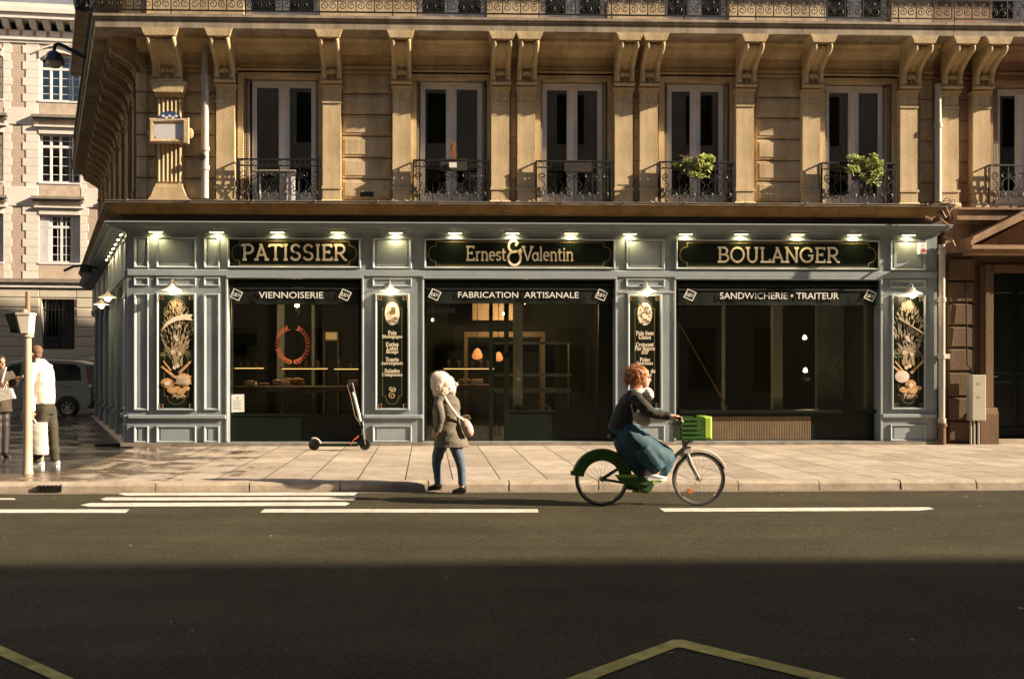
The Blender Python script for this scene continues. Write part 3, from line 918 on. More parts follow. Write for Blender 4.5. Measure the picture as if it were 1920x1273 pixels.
# raised panel mouldings on each pillar
def pillar(cols, last=False):
    p = MB()
    for a, b, tall in cols:
        ring(p, sx(a), sx(b), sz(505), sz(446), YF, 0.055, 0.035)
        ring(p, sx(a), sx(b), sz(538), sz(522), YF, 0.045, 0.028)
        if tall: ring(p, sx(a), sx(b), sz(769), sz(552), YF, 0.055, 0.035)
        ring(p, sx(a), sx(b), sz(829), sz(797), YF, 0.055, 0.035)
        for py0, py1 in ((452, 499), (802, 824)):
            p.cbox(sx(a) + 0.085, sx(b) - 0.085, YF - 0.008, YF + 0.01, sz(py1), sz(py0), 0.006)
    return p.build('pillar_panel', M['paint_trim'], SHOP)
for cc in ((251, 279, True), (293, 368, False), (382, 412, True)): pillar([cc])
pillar([(698, 772, False)])
pillar([(1173, 1246, False)])
pillar([(1668, 1736, False)])
st = MB()
st.prism([(C1.x - 0.10, YF - 0.09), (XEND, YF - 0.09), (XEND, YF + 0.4), (C1.x + 0.02, YF + 0.4)], 'z', 0.0, 0.066)
st.build('base_step', mat('worn_step', (0.16, 0.14, 0.11), 0.7, scale=5, bump=0.3, col2=(0.30, 0.26, 0.21)), SHOP)

# windows and doors in the openings
YG = 20.42
def bars(mb, lst, y0=YG - 0.03, y1=YG + 0.04):
    for a, b, c, d in lst:
        mb.box(sx(a, YG), sx(b, YG), y0, y1, sz(d, YG), sz(c, YG))
def pane(parent, a, b, c, d, y=YG):
    MB().box(sx(a, YG), sx(b, YG), y, y + 0.008, sz(d, YG), sz(c, YG)).build('pane', M['shop_glass'], parent)
f = MB()
bars(f, [(428, 434, 524, 834), (672, 680, 524, 834), (434, 672, 524, 530), (434, 672, 826, 834)])
bars(f, [(434, 672, 775, 779)], YG - 0.02, YG + 0.03)
w1 = f.build('shop_window', M['black'], SHOP)
MB().box(sx(434, YG), sx(672, YG), YG, YG + 0.03, sz(826, YG), sz(779, YG)).build('stall_riser', M['black'], w1)
pane(w1, 434, 672, 530, 775)
f = MB()
bars(f, [(795, 800, 524, 834), (1146, 1155, 524, 834), (800, 1146, 524, 530), (800, 1146, 828, 834), (917, 924, 530, 828), (945, 954, 530, 828),
         (1122, 1146, 530, 828)])
bars(f, [(954, 1122, 769, 773)], YG - 0.02, YG + 0.03)
bars(f, [(948, 950, 690, 740)], YG - 0.09, YG - 0.07)
w2 = f.build('shop_entrance', M['black'], SHOP)
MB().box(sx(954, YG), sx(1122, YG), YG, YG + 0.03, sz(828, YG), sz(773, YG)).build('stall_riser', M['black'], w2)
pane(w2, 800, 917, 530, 828)
pane(w2, 924, 945, 530, 828)
pane(w2, 954, 1122, 530, 769)
f = MB()
bars(f, [(1267, 1272, 524, 834), (1641, 1651, 524, 834), (1272, 1641, 524, 530), (1272, 1641, 826, 834)])
f.box(sx(1272, YG), sx(1641, YG), YG - 0.12, YG + 0.05, sz(775, YG), sz(769, YG))
w3 = f.build('shop_window', M['black'], SHOP)
MB().box(sx(1272, YG), sx(1641, YG), YG, YG + 0.03, sz(826, YG), sz(775, YG)).build('stall_riser', M['black'], w3)
pane(w3, 1272, 1641, 530, 769)
g = MB()
gx0, gx1, gz0, gz1 = sx(1325, YG), sx(1518, YG), sz(825, YG), sz(782, YG)
n, k = 62, 13
for i in range(n + 1):
    x = gx0 + (gx1 - gx0) * i / n
    g.box(x - 0.009, x + 0.009, YG - 0.035, YG - 0.022, gz0, gz1)
for j in range(k + 1):
    z = gz0 + (gz1 - gz0) * j / k
    g.box(gx0, gx1, YG - 0.022, YG - 0.012, z - 0.009, z + 0.009)
g.build('vent_grille', mat('beige_grille', (0.25, 0.18, 0.105), 0.5, 0.2, scale=3), w3)
# the long flank down the side street
sd = MB(XS1)
U = [0.0, 1.2, 3.0, 3.45, 5.25, 5.7, 7.6, 8.1, 10.2, 10.7, 12.9, 13.4, 15.3]
for a, b in zip(U[0::2], U[1::2]):
    sd.box(-b, -a - (0.0 if a else 0.004), 0.0, 0.3, 0.0, Z_OT)
sd.box(-15.3, -0.004, 0.0, 0.3, Z_OT, Z_TOP - 0.06)
for a, b in zip(U[0::2], U[1::2]):
    ring(sd, -b + 0.12, -a - 0.12, sz(769), sz(552), 0.0, 0.05, 0.03)
    ring(sd, -b + 0.12, -a - 0.12, sz(829), sz(797), 0.0, 0.05, 0.03)
    sd.box(-b, -a, -0.05, 0.0, sz(784), sz(777))
    ring(sd, -b + 0.05, -a - 0.05, sz(505), sz(446), 0.0, 0.05, 0.03)
sd.box(-15.3, -0.02, -0.04, 0.0, sz(519), sz(507))
sd.build('side_facing', M['paint'], SHOP)
wv = MB(XS1)
for a, b in zip(U[1::2], U[2::2]):
    wv.box(-b, -a, 0.12, 0.16, 0.0, 0.75)
    for i in range(4):
        x = -b + (b - a) * i / 3
        wv.box(x - 0.03, x + 0.03, 0.10, 0.17, 0.0, Z_OT)
    for q in range(9):
        wv.box(-b, -a, 0.115, 0.155, 0.8 + q * 0.16, 0.83 + q * 0.16)
wo = wv.build('shop_window', mat('dark_blue_paint', (0.035, 0.055, 0.065), 0.35, 0.2), SHOP)
gp = MB(XS1)
for a, b in zip(U[1::2], U[2::2]): gp.box(-b, -a, 0.14, 0.146, 0.75, Z_OT)
gp.build('pane', M['shop_glass'], wo)
bs = MB(XS1)
bs.box(-15.3, -0.05, -0.10, 0.25, 0.0, 0.055)
bs.build('side_step', M['kerb'], SHOP)
sp = MB(XS1)
sp.box(-16, -0.4, -0.85, 0.1, -0.1, 0.03)
tag(sp.build('side_pavement', M['wet']), kind='structure')

# ---------------------------------------------------------------- lettering
def ribbon(mb, pts, w, y, th, xf, closed=False):
    pts = [Vector((p[0], p[1])) for p in pts]
    m = len(pts)
    L, Rr = [], []
    for i, p in enumerate(pts):
        a = pts[i - 1] if (i or closed) else None
        b = pts[(i + 1) % m] if (i < m - 1 or closed) else None
        d1 = (p - a).normalized() if a is not None else (b - p).normalized()
        d2 = (b - p).normalized() if b is not None else d1
        n1, n2 = Vector((-d1.y, d1.x)), Vector((-d2.y, d2.x))
        n = (n1 + n2)
        n = n.normalized() if n.length > 1e-4 else n1
        k = min(1.6, 1 / max(0.3, n.dot(n1)))
        L.append(p + n * w / 2 * k); Rr.append(p - n * w / 2 * k)
    vs = []
    for q in L + Rr:
        u, v = xf(q.x, q.y)
        vs.append((u, y - th, v))
    for q in L + Rr:
        u, v = xf(q.x, q.y)
        vs.append((u, y, v))
    fs, t = [], 2 * m
    for i in range(m if closed else m - 1):
        j = (i + 1) % m
        fs += [(i, j, m + j, m + i), (i, t + i, t + j, j), (m + i, m + j, t + m + j, t + m + i)]
    if not closed:
        fs += [(0, m, t + m, t), (m - 1, t + m - 1, t + 2 * m - 1, 2 * m - 1)]
    mb.add(vs, fs)
def sf(x, z, w=0.26): return [(x - w / 2, z), (x + w / 2, z)]
GL = {
 'P': ([[(.17, 0), (.17, 1)], [(.04, .97), (.17, .97), (.40, .97)] + arc(.40, .70, .28, .27, 90, -90) + [(.17, .43)], sf(.17, .04), [(.02, .97), (.17, .97)], [(.02, .97), (.02, .86)]], .78),
 'A': ([[(.12, .0), (.44, 1)], [(.40, 1), (.76, .0)], [(.24, .33), (.64, .33)], sf(.12, .04), sf(.76, .04), [(.30, .97), (.46, .97)]], .88),
 'T': ([[(.05, .95), (.79, .95)], [(.42, 0), (.42, .95)], [(.05, .99), (.03, .80)], [(.79, .99), (.81, .80)], sf(.42, .04)], .84),
 'I': ([[(.2, 0), (.2, 1)], sf(.2, .04), sf(.2, .96)], .42),
 'S': ([arc(.40, .73, .25, .24, 20, 270, 14) + arc(.38, .26, .27, .23, 88, -165, 14)], .78),
 'E': ([[(.17, 0), (.17, 1)], [(.04, .96), (.60, .96), (.62, .82)], [(.17, .52), (.48, .52)], [(.48, .62), (.48, .42)], [(.04, .04), (.62, .04), (.66, .20)]], .74),
 'R': ([[(.17, 0), (.17, 1)], [(.04, .97), (.42, .97)] + arc(.42, .71, .26, .26, 90, -90) + [(.17, .45)], [(.38, .45), (.52, .30), (.70, .05), (.84, .03)], sf(.17, .04)], .88),
 'B': ([[(.17, 0), (.17, 1)], [(.03, .97), (.40, .97)] + arc(.40, .74, .22, .23, 90, -90) + [(.17, .51)], [(.40, .51)] + arc(.42, .275, .27, .235, 90, -90) + [(.03, .04)]], .80),
 'O': (['c', arc(.47, .5, .40, .47, 0, 345, 23)], .98),
 'U': ([[(.16, 1), (.16, .34)] + arc(.43, .32, .27, .29, 180, 360) + [(.70, 1)], sf(.16, .96), sf(.70, .96)], .90),
 'L': ([[(.17, 0), (.17, 1)], sf(.17, .96), [(.04, .04), (.62, .04), (.66, .22)]], .70),
 'N': ([[(.15, 0), (.15, 1)], [(.13, 1), (.75, .0)], [(.75, 0), (.75, 1)], sf(.15, .04), sf(.75, .96), [(.02, .97), (.15, .97)]], .94),
 'G': ([arc(.47, .5, .40, .46, 48, 330, 20) + [(.78, .26), (.78, .46)], [(.56, .46), (.90, .46)], [(.74, .84), (.74, .68)]], .96),
 'V': ([[(.06, .97), (.40, 0)], [(.38, 0), (.74, .97)], sf(.08, .96), sf(.72, .96)], .72),
 'r': ([[(.12, 0), (.12, .62)], [(.12, .40)] + arc(.30, .42, .16, .18, 170, 60, 6), sf(.12, .03, .22), [(.03, .60), (.12, .60)]], .42),
 'n': ([[(.12, 0), (.12, .62)], [(.12, .40)] + arc(.29, .42, .17, .18, 170, 0, 8) + [(.46, 0)], sf(.12, .03, .2), sf(.46, .03, .2), [(.03, .60), (.12, .60)]], .58),
 'e': ([[(.09, .34), (.47, .34)] + arc(.28, .32, .20, .28, 5, 310, 14)], .54),
 's': ([arc(.23, .45, .14, .14, 20, 270, 8) + arc(.22, .17, .15, .14, 88, -165, 8)], .44),
 't': ([[(.16, .82), (.16, .16)] + arc(.28, .15, .12, .12, 180, 300, 6), [(.03, .59), (.34, .59)]], .40),
 'a': ([arc(.26, .28, .19, .26, 30, 330, 14), [(.46, .60), (.46, .06), (.54, .03)]], .58),
 'l': ([[(.12, 0), (.12, .98)], sf(.12, .03, .2), [(.03, .96), (.12, .96)]], .26),
 'i': ([[(.12, 0), (.12, .62)], [(.12, .76), (.12, .88)], sf(.12, .03, .2), [(.03, .60), (.12, .60)]], .26),
 '&': ([[(.88, .62), (.80, .52), (.70, .60), (.86, .70)], [(.80, .56)] + arc(.46, .26, .36, .40, 38, -180, 16) + arc(.42, .26, .32, .30, 180, 95, 8) + [(.60, .58)], [(.56, .60), (.40, .56)] + arc(.40, .86, .27, .30, 250, 30, 14) + [(.52, .88)]], .92),
}
def strokes(mb, text, x0, x1, zb, zh, y, w=0.115, th=0.012, scales=None):
    adv, items = 0.0, []
    for i, ch in enumerate(text):
        k = (scales or {}).get(ch, 1.0)
        if ch == ' ':
            adv += .4; continue
        g, a = GL[ch]
        items.append((g, adv, k))
        adv += a * k
    sxx = (x1 - x0) / adv
    cnt = 0
    for g, o, k in items:
        closed = g[0] == 'c'
        for pl in (g[1:] if closed else g):
            off = -0.13 if k > 1.01 else 0.0
            cnt += 1
            ribbon(mb, pl, w * (1.1 if k > 1.01 else 1), y, th + 0.0005 * (cnt % 7), lambda u, v: (x0 + (o + u * k) * sxx, zb + (v * k + off) * zh), closed)
def text_mesh(body, x0, x1, z0, z1, y, m, parent, name='lettering', ext=0.002, fit=True, rot=0.0, serif=False):
    if serif:
        body = ''.join(chr(0x1D400 + ord(c) - 65) if 'A' <= c <= 'Z' else chr(0x1D41A + ord(c) - 97) if 'a' <= c <= 'z' else c for c in body)
    c = bpy.data.curves.new('lettering_curve', 'FONT')
    c.body = body
    c.align_x = 'CENTER'
    c.space_line = 0.95
    c.resolution_u = 3
    c.offset = 0.006
    c.extrude = 0.01
    o = bpy.data.objects.new('lettering_tmp', c)
    COL.objects.link(o)
    dg = bpy.context.evaluated_depsgraph_get()
    me = bpy.data.meshes.new_from_object(o.evaluated_get(dg))
    bpy.data.objects.remove(o)
    bpy.data.curves.remove(c)
    xs, ys = [v.co.x for v in me.vertices], [v.co.y for v in me.vertices]
    ax, bx, ay, by = min(xs), max(xs), min(ys), max(ys)
    kx = (x1 - x0) / (bx - ax)
    kz = (z1 - z0) / (by - ay) if fit else kx
    zc = (z0 + z1) / 2
    mb = MB()
    cr, sr_ = math.cos(rot), math.sin(rot)
    vs = []
    for v in me.vertices:
        u = (v.co.x - (ax + bx) / 2) * kx
        w = (v.co.y - (ay + by) / 2) * kz
        vs.append(((x0 + x1) / 2 + u * cr - w * sr_, y - (ext if v.co.z > 0 else 0.0), zc + u * sr_ + w * cr))
    mb.add(vs, [tuple(p.vertices) for p in me.polygons])
    bpy.data.meshes.remove(me)
    return mb.build(name, m, parent)

def notched(x0, x1, z0, z1, s, r):
    """gold border with a bulging end, as on the painted boards"""
    zc = (z0 + z1) / 2
    h = (z1 - z0) / 2
    pts = [(x0 + s, z1)] + [(x0 + s, z1 - s * 0.55), (x0 + s * 0.75, z1 - s * 0.6)]
    pts += [(x0 + s * 0.75 - s * 0.75 * math.sin(t), zc + (h - s * 0.6) * math.cos(t)) for t in [math.pi * i / 10 for i in range(11)]]
    pts += [(x0 + s * 0.75, z0 + s * 0.6), (x0 + s, z0 + s * 0.55), (x0 + s, z0)]
    q = [(x0 + x1 - a, z0 + z1 - b) for a, b in pts]
    return pts + q
def shop_sign(a, b, label):
    y = YF - 0.002
    t = thing('shop_sign', label, 'sign', ((sx(a) + sx(b)) / 2, YF, sz(504)), 'painted sign boards over the bakery windows')
    MB().box(sx(a) + 0.03, sx(b) - 0.03, YF - 0.03, y, sz(502), sz(449)).build('board', M['black'], t)
    fr_ = MB()
    ring(fr_, sx(a), sx(b), sz(504.5), sz(447), y, 0.06, 0.055)
    fr_.build('frame', M['paint_trim'], t)
    bd = MB()
    pts = notched(sx(a) + 0.09, sx(b) - 0.09, sz(498.5), sz(454), 0.15, 0)
    ribbon(bd, pts, 0.018, YF - 0.0301, 0.002, lambda u, v: (u, v), True)
    bd.build('border_line', M['gold_dim'], t)
    return t
s1 = shop_sign(427, 677, 'black sign board lettered PATISSIER in cream capitals')
mb = MB(); strokes(mb, 'PATISSIER', sx(454), sx(652), sz(489.5), sz(460) - sz(489.5), YF - 0.031, 0.135)
mb.build('lettering', M['cream'], s1)
s2 = shop_sign(795, 1153, 'black sign board lettered Ernest & Valentin with a large ampersand')
mb = MB(); strokes(mb, 'Ernest&Valentin', sx(873), sx(1075), sz(489), sz(462) - sz(489), YF - 0.031, 0.115, scales={'&': 1.32})
mb.build('lettering', M['cream'], s2)
s3 = shop_sign(1266, 1649, 'black sign board lettered BOULANGER in cream capitals')
mb = MB(); strokes(mb, 'BOULANGER', sx(1344), sx(1574), sz(490.5), sz(462) - sz(490.5), YF - 0.031, 0.12)
mb.build('lettering', M['cream'], s3)

# ---------------------------------------------------------------- painted panels
def painted_panel(a, b, label):
    y = YF - 0.002
    t = thing('painted_panel', label, 'panel', ((sx(a) + sx(b)) / 2, YF, sz(768)), 'painted panels on the shopfront pillars')
    MB().box(sx(a) + 0.03, sx(b) - 0.03, YF - 0.025, y, sz(767), sz(553)).build('board', M['black'], t)
    f_ = MB()
    ring(f_, sx(a), sx(b), sz(769), sz(551), y, 0.06, 0.055)
    f_.build('frame', M['paint_trim'], t)
    c = MB()
    x0, x1, z0, z1 = sx(a) + 0.055, sx(b) - 0.055, sz(769) + 0.055, sz(551) - 0.055
    for u in (x0 + 0.04, x1 - 0.04):
        for v in (z0 + 0.04, z1 - 0.04):
            ring(c, u - 0.042, u + 0.042, v - 0.042, v + 0.042, YF - 0.026, 0.022, 0.016)
            c.ball((u, YF - 0.028, v), 0.012, 6, 4)
    c.build('corner_rosettes', M['gold'], t)
    bl_ = MB()
    i0, i1, w = x0 + 0.10, x1 - 0.10, (x1 - x0) / 2 - 0.10
    xm = (x0 + x1) / 2
    pts = [(i0, z1 - 0.24), (i0 + 0.06, z1 - 0.24)] + [(xm - (w - 0.07) * math.cos(t_), z1 - 0.20 + 0.13 * math.sin(t_)) for t_ in [math.pi * k / 10 for k in range(11)]] + [(i1 - 0.06, z1 - 0.24), (i1, z1 - 0.24),
           (i1, z0 + 0.24), (i1 - 0.06, z0 + 0.24)] + [(xm + (w - 0.07) * math.cos(t_), z0 + 0.20 - 0.13 * math.sin(t_)) for t_ in [math.pi * k / 10 for k in range(11)]] + [(i0 + 0.06, z0 + 0.24), (i0, z0 + 0.24)]
    ribbon(bl_, pts, 0.010, YF - 0.0251, 0.0015, lambda u, v: (u, v), True)
    bl_.build('border_line', M['gold_dim'], t)
    return t
M['wheat'] = mat('painted_wheat', (0.28, 0.195, 0.095), 0.6, scale=24, col2=(0.56, 0.45, 0.27))
M['wheat_grey'] = mat('painted_wheat_grey', (0.28, 0.23, 0.15), 0.6, scale=24, col2=(0.52, 0.45, 0.32))
M['crust'] = mat('painted_crust', (0.34, 0.15, 0.05), 0.6, scale=16, col2=(0.66, 0.42, 0.19))
M['flower'] = mat('painted_flower', (0.62, 0.47, 0.35), 0.6, scale=20, col2=(0.75, 0.66, 0.52))
M['greenery'] = mat('painted_greenery', (0.10, 0.10, 0.04), 0.6, scale=20, col2=(0.26, 0.24, 0.11))
M['flour'] = mat('painted_flour_crumb', (0.60, 0.50, 0.40), 0.6, scale=12, col2=(0.74, 0.64, 0.52))
def leafq(mb, x, z, a, L, w, y):
    """a lens-shaped brush stroke"""
    d, n = Vector((math.cos(a), math.sin(a))), Vector((-math.sin(a), math.cos(a)))
    p = Vector((x, z))
    vs = [p, p + d * L * 0.35 + n * w, p + d * L, p + d * L * 0.35 - n * w]
    mb.add([(v.x, y, v.y) for v in vs], [(0, 1, 2, 3)])
    mb.add([(p.x + d.x * L * 0.1, y - 0.0008, p.y + d.y * L * 0.1)] + [(v.x, y, v.y) for v in (vs[1], vs[2])], [(0, 1, 2)])
def disc(mb, x, z, rx, rz, y, n=16, dome=0.012):
    dome *= 0.3
    for (k, yy) in ((1.0, y), (0.7, y - dome * 0.6), (0.0, y - dome)):
        pass
    vs = [(x, y - dome, z)] + [(x + 0.7 * rx * math.cos(6.2832 * i / n), y - dome * 0.6, z + 0.7 * rz * math.sin(6.2832 * i / n)) for i in range(n)] + [(x + rx * math.cos(6.2832 * i / n), y, z + rz * math.sin(6.2832 * i / n)) for i in range(n)]
    fs = [(0, 1 + i, 1 + (i + 1) % n) for i in range(n)] + [(1 + i, n + 1 + i, n + 1 + (i + 1) % n, 1 + (i + 1) % n) for i in range(n)]
    mb.add(vs, fs, True)
def sheaf(t, pxc, kind):
    rnd = random.Random(kind)
    y = YF - 0.027
    def ux(p): return sx(p)
    cnt = [0]
    def yy():
        cnt[0] += 1
        return y - 0.0004 * (cnt[0] % 12)
    ears, tie = MB(), MB()
    top = 572 if kind == 1 else 570
    for i in range(230):                                     # ears spread like a plume
        t_ = rnd.random()
        py = top + t_ * 92
        half = (4 + 26 * min(1, t_ * 2.4)) if t_ < 0.55 else (30 - 16 * (t_ - 0.55) / 0.45)
        u = rnd.uniform(-1, 1)
        a = math.pi / 2 - u * (0.55 + 0.3 * t_)
        leafq(ears, ux(pxc + u * half), sz(py), a, rnd.uniform(0.08, 0.14), rnd.uniform(0.009, 0.015), yy())
    for i in range(60):
        u = rnd.uniform(-1, 1)
        py = rnd.uniform(655, 690)
        leafq(tie, ux(pxc + u * (10 - 4 * (690 - py) / 35)), sz(py), math.pi / 2 + u * -0.25, 0.15, 0.015, yy())
    ears.build('wheat_ears', M['wheat'] if kind == 1 else M['wheat_grey'], t)
    tie.build('wheat_stalks', M['wheat'], t)
    gr = MB()
    for s_ in (-1, 1):
        for i in range(34):
            px = pxc + s_ * rnd.uniform(8, 30)
            leafq(gr, ux(px), sz(664 + rnd.uniform(-7, 7)), rnd.uniform(0, 6.3), rnd.uniform(0.05, 0.08), 0.014, yy())
    gr.build('foliage_garland', M['greenery'], t)
    fl = MB()
    for px, py, r in ((pxc - 7, 661, 5), (pxc + 6, 664, 4), (pxc - 3, 632, 4), (pxc, 637, 3.5), (pxc + 5, 612, 3.5), (pxc - 4, 689, 4), (pxc + 2, 686, 4)):
        for k in range(5):
            a = k * 1.2566
            disc(fl, ux(px + r * 0.55 * math.cos(a)), sz(py + r * 0.55 * math.sin(a)), r * 0.0048, r * 0.0048, yy() - 0.006, 8, 0.003)
    fl.build('flowers', M['flower'], t)
    br = MB()
    for s_, base, tip, w in ((-1, (-4, 707), (-30, 686), 0.038), (-1, (-12, 694), (-26, 676), 0.026), (1, (6, 698), (29, 675), 0.036)):
        p, q = (ux(pxc + base[0]), sz(base[1])), (ux(pxc + tip[0]), sz(tip[1]))
        for k in range(9):                                   # baguettes as a row of slashes
            f0 = k / 9
            disc(br, p[0] + (q[0] - p[0]) * f0, p[1] + (q[1] - p[1]) * f0, w * (1 - 0.35 * f0), w * 0.8 * (1 - 0.3 * f0), yy() - 0.004, 10, 0.012)
    L1, L2 = ((-17, 718, 13, 9.5), (13, 712, 15, 12.5)) if kind == 1 else ((-12, 706, 15, 12), (4, 722, 11, 10))
    for px, py, rx, rz in (L2,) if kind == 2 else (L1, L2):
        disc(br, ux(pxc + px), sz(py), rx * 0.0107, rz * 0.0107, yy() - 0.008, 18, 0.02)
    for px, py, rx, rz in ((-8, 731, 10, 6), (8, 733, 9, 6), (18, 728, 7, 4.5), (0, 727, 7, 4)):
        disc(br, ux(pxc + px), sz(py), rx * 0.0107, rz * 0.0107, yy() - 0.012, 12, 0.012)
    br.build('loaves', M['crust'], t)
    fd = MB()
    if kind == 1:
        x, z = ux(pxc + L1[0]), sz(L1[1])
        fd.add([(x - 0.06, y - 0.036, z + 0.03), (x - 0.045, y - 0.036, z - 0.045), (x + 0.055, y - 0.036, z - 0.035), (x + 0.045, y - 0.036, z + 0.045)], [(0, 1, 2, 3)])
        for k in range(-3, 4):
            for w in (1, -1):
                xx, zz = ux(pxc + 13 + k * 3.4), sz(712)
                ribbon(fd, [(xx - 0.06 * w, zz + 0.085), (xx + 0.06 * w, zz - 0.085)], 0.008, y - 0.034, 0.002 + 0.0005 * w, lambda u, v: (u, v))
    else:
        disc(fd, ux(pxc - 12), sz(706), 0.15, 0.125, y - 0.012, 18, 0.02)
        disc(fd, ux(pxc + 4), sz(722), 0.055, 0.055, y - 0.034, 4, 0.004)
    fd.build('floured_crumb', M['flour'], t)
    sp_ = MB()
    for i in range(26):
        a = -math.pi / 2 + rnd.uniform(-1.15, 1.15)
        leafq(sp_, ux(pxc + 2 + rnd.uniform(-6, 6)), sz(735), a, rnd.uniform(0.10, 0.18), 0.017, yy())
    sp_.build('straw', M['wheat'], t)
    if kind == 1:                                            # sickle across the sheaf
        k_ = MB()
        o = [(-28, 620), (-20, 606), (-6, 596), (10, 591), (29, 590.5), (30, 593), (26, 596), (31, 602), (14, 600.5), (0, 602.5), (-14, 609)]
        k_.prism([(ux(pxc + a), sz(b)) for a, b in o], 'y', y - 0.018, y - 0.010)
        k_.build('sickle_blade', M['flour'], t)
    else:
        k_ = MB()
        k_.tube([(ux(pxc - 20), y - 0.012, sz(596)), (ux(pxc + 27), y - 0.012, sz(625))], [0.018, 0.028], 8)
        k_.tube([(ux(pxc - 31), y - 0.012, sz(594)), (ux(pxc - 30), y - 0.012, sz(640)), (ux(pxc - 30), y - 0.012, sz(664))], 0.010, 6)
        k_.build('flail', M['wood'], t)
pa = painted_panel(294, 368, 'black panel painted with a wheat sheaf under a white sickle, breads below')
sheaf(pa, 332, 1)
pd = painted_panel(1670, 1735, 'black panel painted with a wheat sheaf crossed by a brown flail, round loaf below')
sheaf(pd, 1702, 2)
def menu(t, pxc, lines, art):
    y = YF - 0.0255
    for k, (s_, py, hw) in enumerate(lines):
        text_mesh(s_, sx(pxc - hw), sx(pxc + hw), sz(py + 4), sz(py - 4), y, M['cream'], t, ext=0.003, serif=True)
    o = MB()
    disc(o, sx(pxc), sz(588), 0.148, 0.236, y, 24, 0.004)
    o.build('oval_medallion', M['flour'], t)
    d = MB()
    r2 = random.Random(art)
    if art == 3:
        for a, b, c, e in ((-2, 576, 6, 588), (-5, 584, -2, 590), (-5, 583, 4, 584.5)):
            d.box(sx(pxc + a), sx(pxc + c), y - 0.012, y - 0.004, sz(e), sz(b))
        for i in range(26): leafq(d, sx(pxc + r2.uniform(-11, 9)), sz(r2.uniform(594, 606)), r2.uniform(-0.5, 0.5), 0.06, 0.010, y - 0.005 - 0.0005 * (i % 6))
    else:
        for i in range(48): leafq(d, sx(pxc + r2.uniform(-9, 8)), sz(r2.uniform(571, 606)), r2.uniform(0, 6.28), 0.07, 0.014, y - 0.005 - 0.0005 * (i % 6))
    d.build('medallion_scene', M['wood'], t)
pb = painted_panel(703, 768, 'black menu panel headed Pain Biologique under an oval landscape medallion')
menu(pb, 735.5, [('Pain', 624, 8), ('Biologique', 632, 19), ('Farine', 645.5, 12), ('Label', 653, 10.5), ('Rouge', 660.5, 11.5), ('Tourte', 674, 12.5), ('Auvergnate', 681.5, 21), ('Salades', 695, 14), ('Composées', 703, 19)], 3)
o = MB()
for k, (cx_, cz_, r_, fl_) in enumerate(((735.5, 741, 7, 1), (737, 731, 5, -1), (733, 729, 4, 1))):
    o.tube([(p[0], p[1] - 0.004, p[2]) for p in spiral(sx(cx_), sz(cz_), r_ * 0.0107, 1.3, math.pi / 2, YF - 0.027, fl_)], 0.009, 5)
for i in range(10): leafq(o, sx(736), sz(734), 0.3 + i * 0.28, 0.06 + 0.04 * (i == 5), 0.012, YF - 0.028 - 0.0004 * i)
o.build('flourish', M['wheat'], pb)
pc = painted_panel(1176, 1241, 'black menu panel headed Pain Sans Gluten behind the cyclist')
menu(pc, 1208.5, [('Pain Sans', 624, 16.5), ('Gluten', 632, 11.5), ('Croissant', 645.5, 16.5), ('Pur Beurre', 653, 19), ('AOP', 660, 7), ('Pains', 674, 9.5), ('Spéciaux', 681.5, 15.5), ('Graine de', 695.5, 20), ('Sésame', 702.5, 13)], 4)

# ---------------------------------------------------------------- awnings (rolled in, valances hanging)
def awning(a, b, label, py0=541, py1=571):
    t = thing('awning', label, 'awning', ((sx(a) + sx(b)) / 2, 20.2, sz(571)), 'black awnings rolled up over the shop windows')
    x0, x1 = sx(a) + 0.012, sx(b) - 0.012
    c = MB()
    c.tube([(x0, 20.27, sz(533)), (x1, 20.27, sz(533))], 0.065, 12)
    c.box(x0, x0 + 0.04, 20.20, 20.40, sz(541), sz(525))
    c.box(x1 - 0.04, x1, 20.20, 20.40, sz(541), sz(525))
    c.build('roller', M['black_mat'], t)
    c = MB()
    c.box(x0 + 0.05, x1 - 0.05, 20.185, 20.225, sz(543.5), sz(540))
    c.build('front_bar', M['iron'], t)
    n, m = 70, 5
    vs, fs = [], []
    rr = random.Random(a)
    ph = [rr.uniform(0, 6) for _ in range(4)]
    for s_ in (0, 1):
        for j in range(m + 1):
            for i in range(n + 1):
                u, v = i / n, j / m
                y = 20.205 + 0.012 * s_ + v * (0.010 * math.sin(9 * u + ph[0]) + 0.007 * math.sin(23 * u + ph[1])) + 0.006 * math.sin(41 * u + ph[2]) * v
                z = sz(543) + (sz(py1) - sz(543)) * v + 0.006 * v * math.sin(17 * u + ph[3])
                vs.append((x0 + 0.05 + (x1 - x0 - 0.1) * u, y, z))
        o_ = s_ * (n + 1) * (m + 1)
        for j in range(m):
            for i in range(n):
                k = o_ + j * (n + 1) + i
                fs.append((k, k + 1, k + n + 2, k + n + 1))
    vl = MB(); vl.add(vs, fs, True)
    vl.build('valance', M['black_mat'], t)
    return t
def emblem(t, pxc, pyc, d=12):
    mb = MB()
    c = [(pxc + d * math.cos(R(a)) * 1.02, pyc - d * 0.96 * math.sin(R(a))) for a in (20, 110, 200, 290)]
    ribbon(mb, [(sx(a, 20.17), Z(b, 20.17)) for a, b in c], 0.017, 20.178, 0.003, lambda u, v: (u, v), True)
    mb.build('emblem_frame', M['white_letter'], t)
    text_mesh('E&V', sx(pxc - 7, 20.17), sx(pxc + 7, 20.17), Z(pyc + 3.6, 20.17), Z(pyc - 3.6, 20.17), 20.178, M['white_letter'], t, name='emblem_lettering', rot=-0.2)
def awn_text(t, body, a, b, c, d):
    text_mesh(body, sx(a, 20.17), sx(b, 20.17), Z(d, 20.17), Z(c, 20.17), 20.178, M['white_letter'], t, ext=0.003)
aw = awning(428, 678, 'black awning valance lettered VIENNOISERIE')
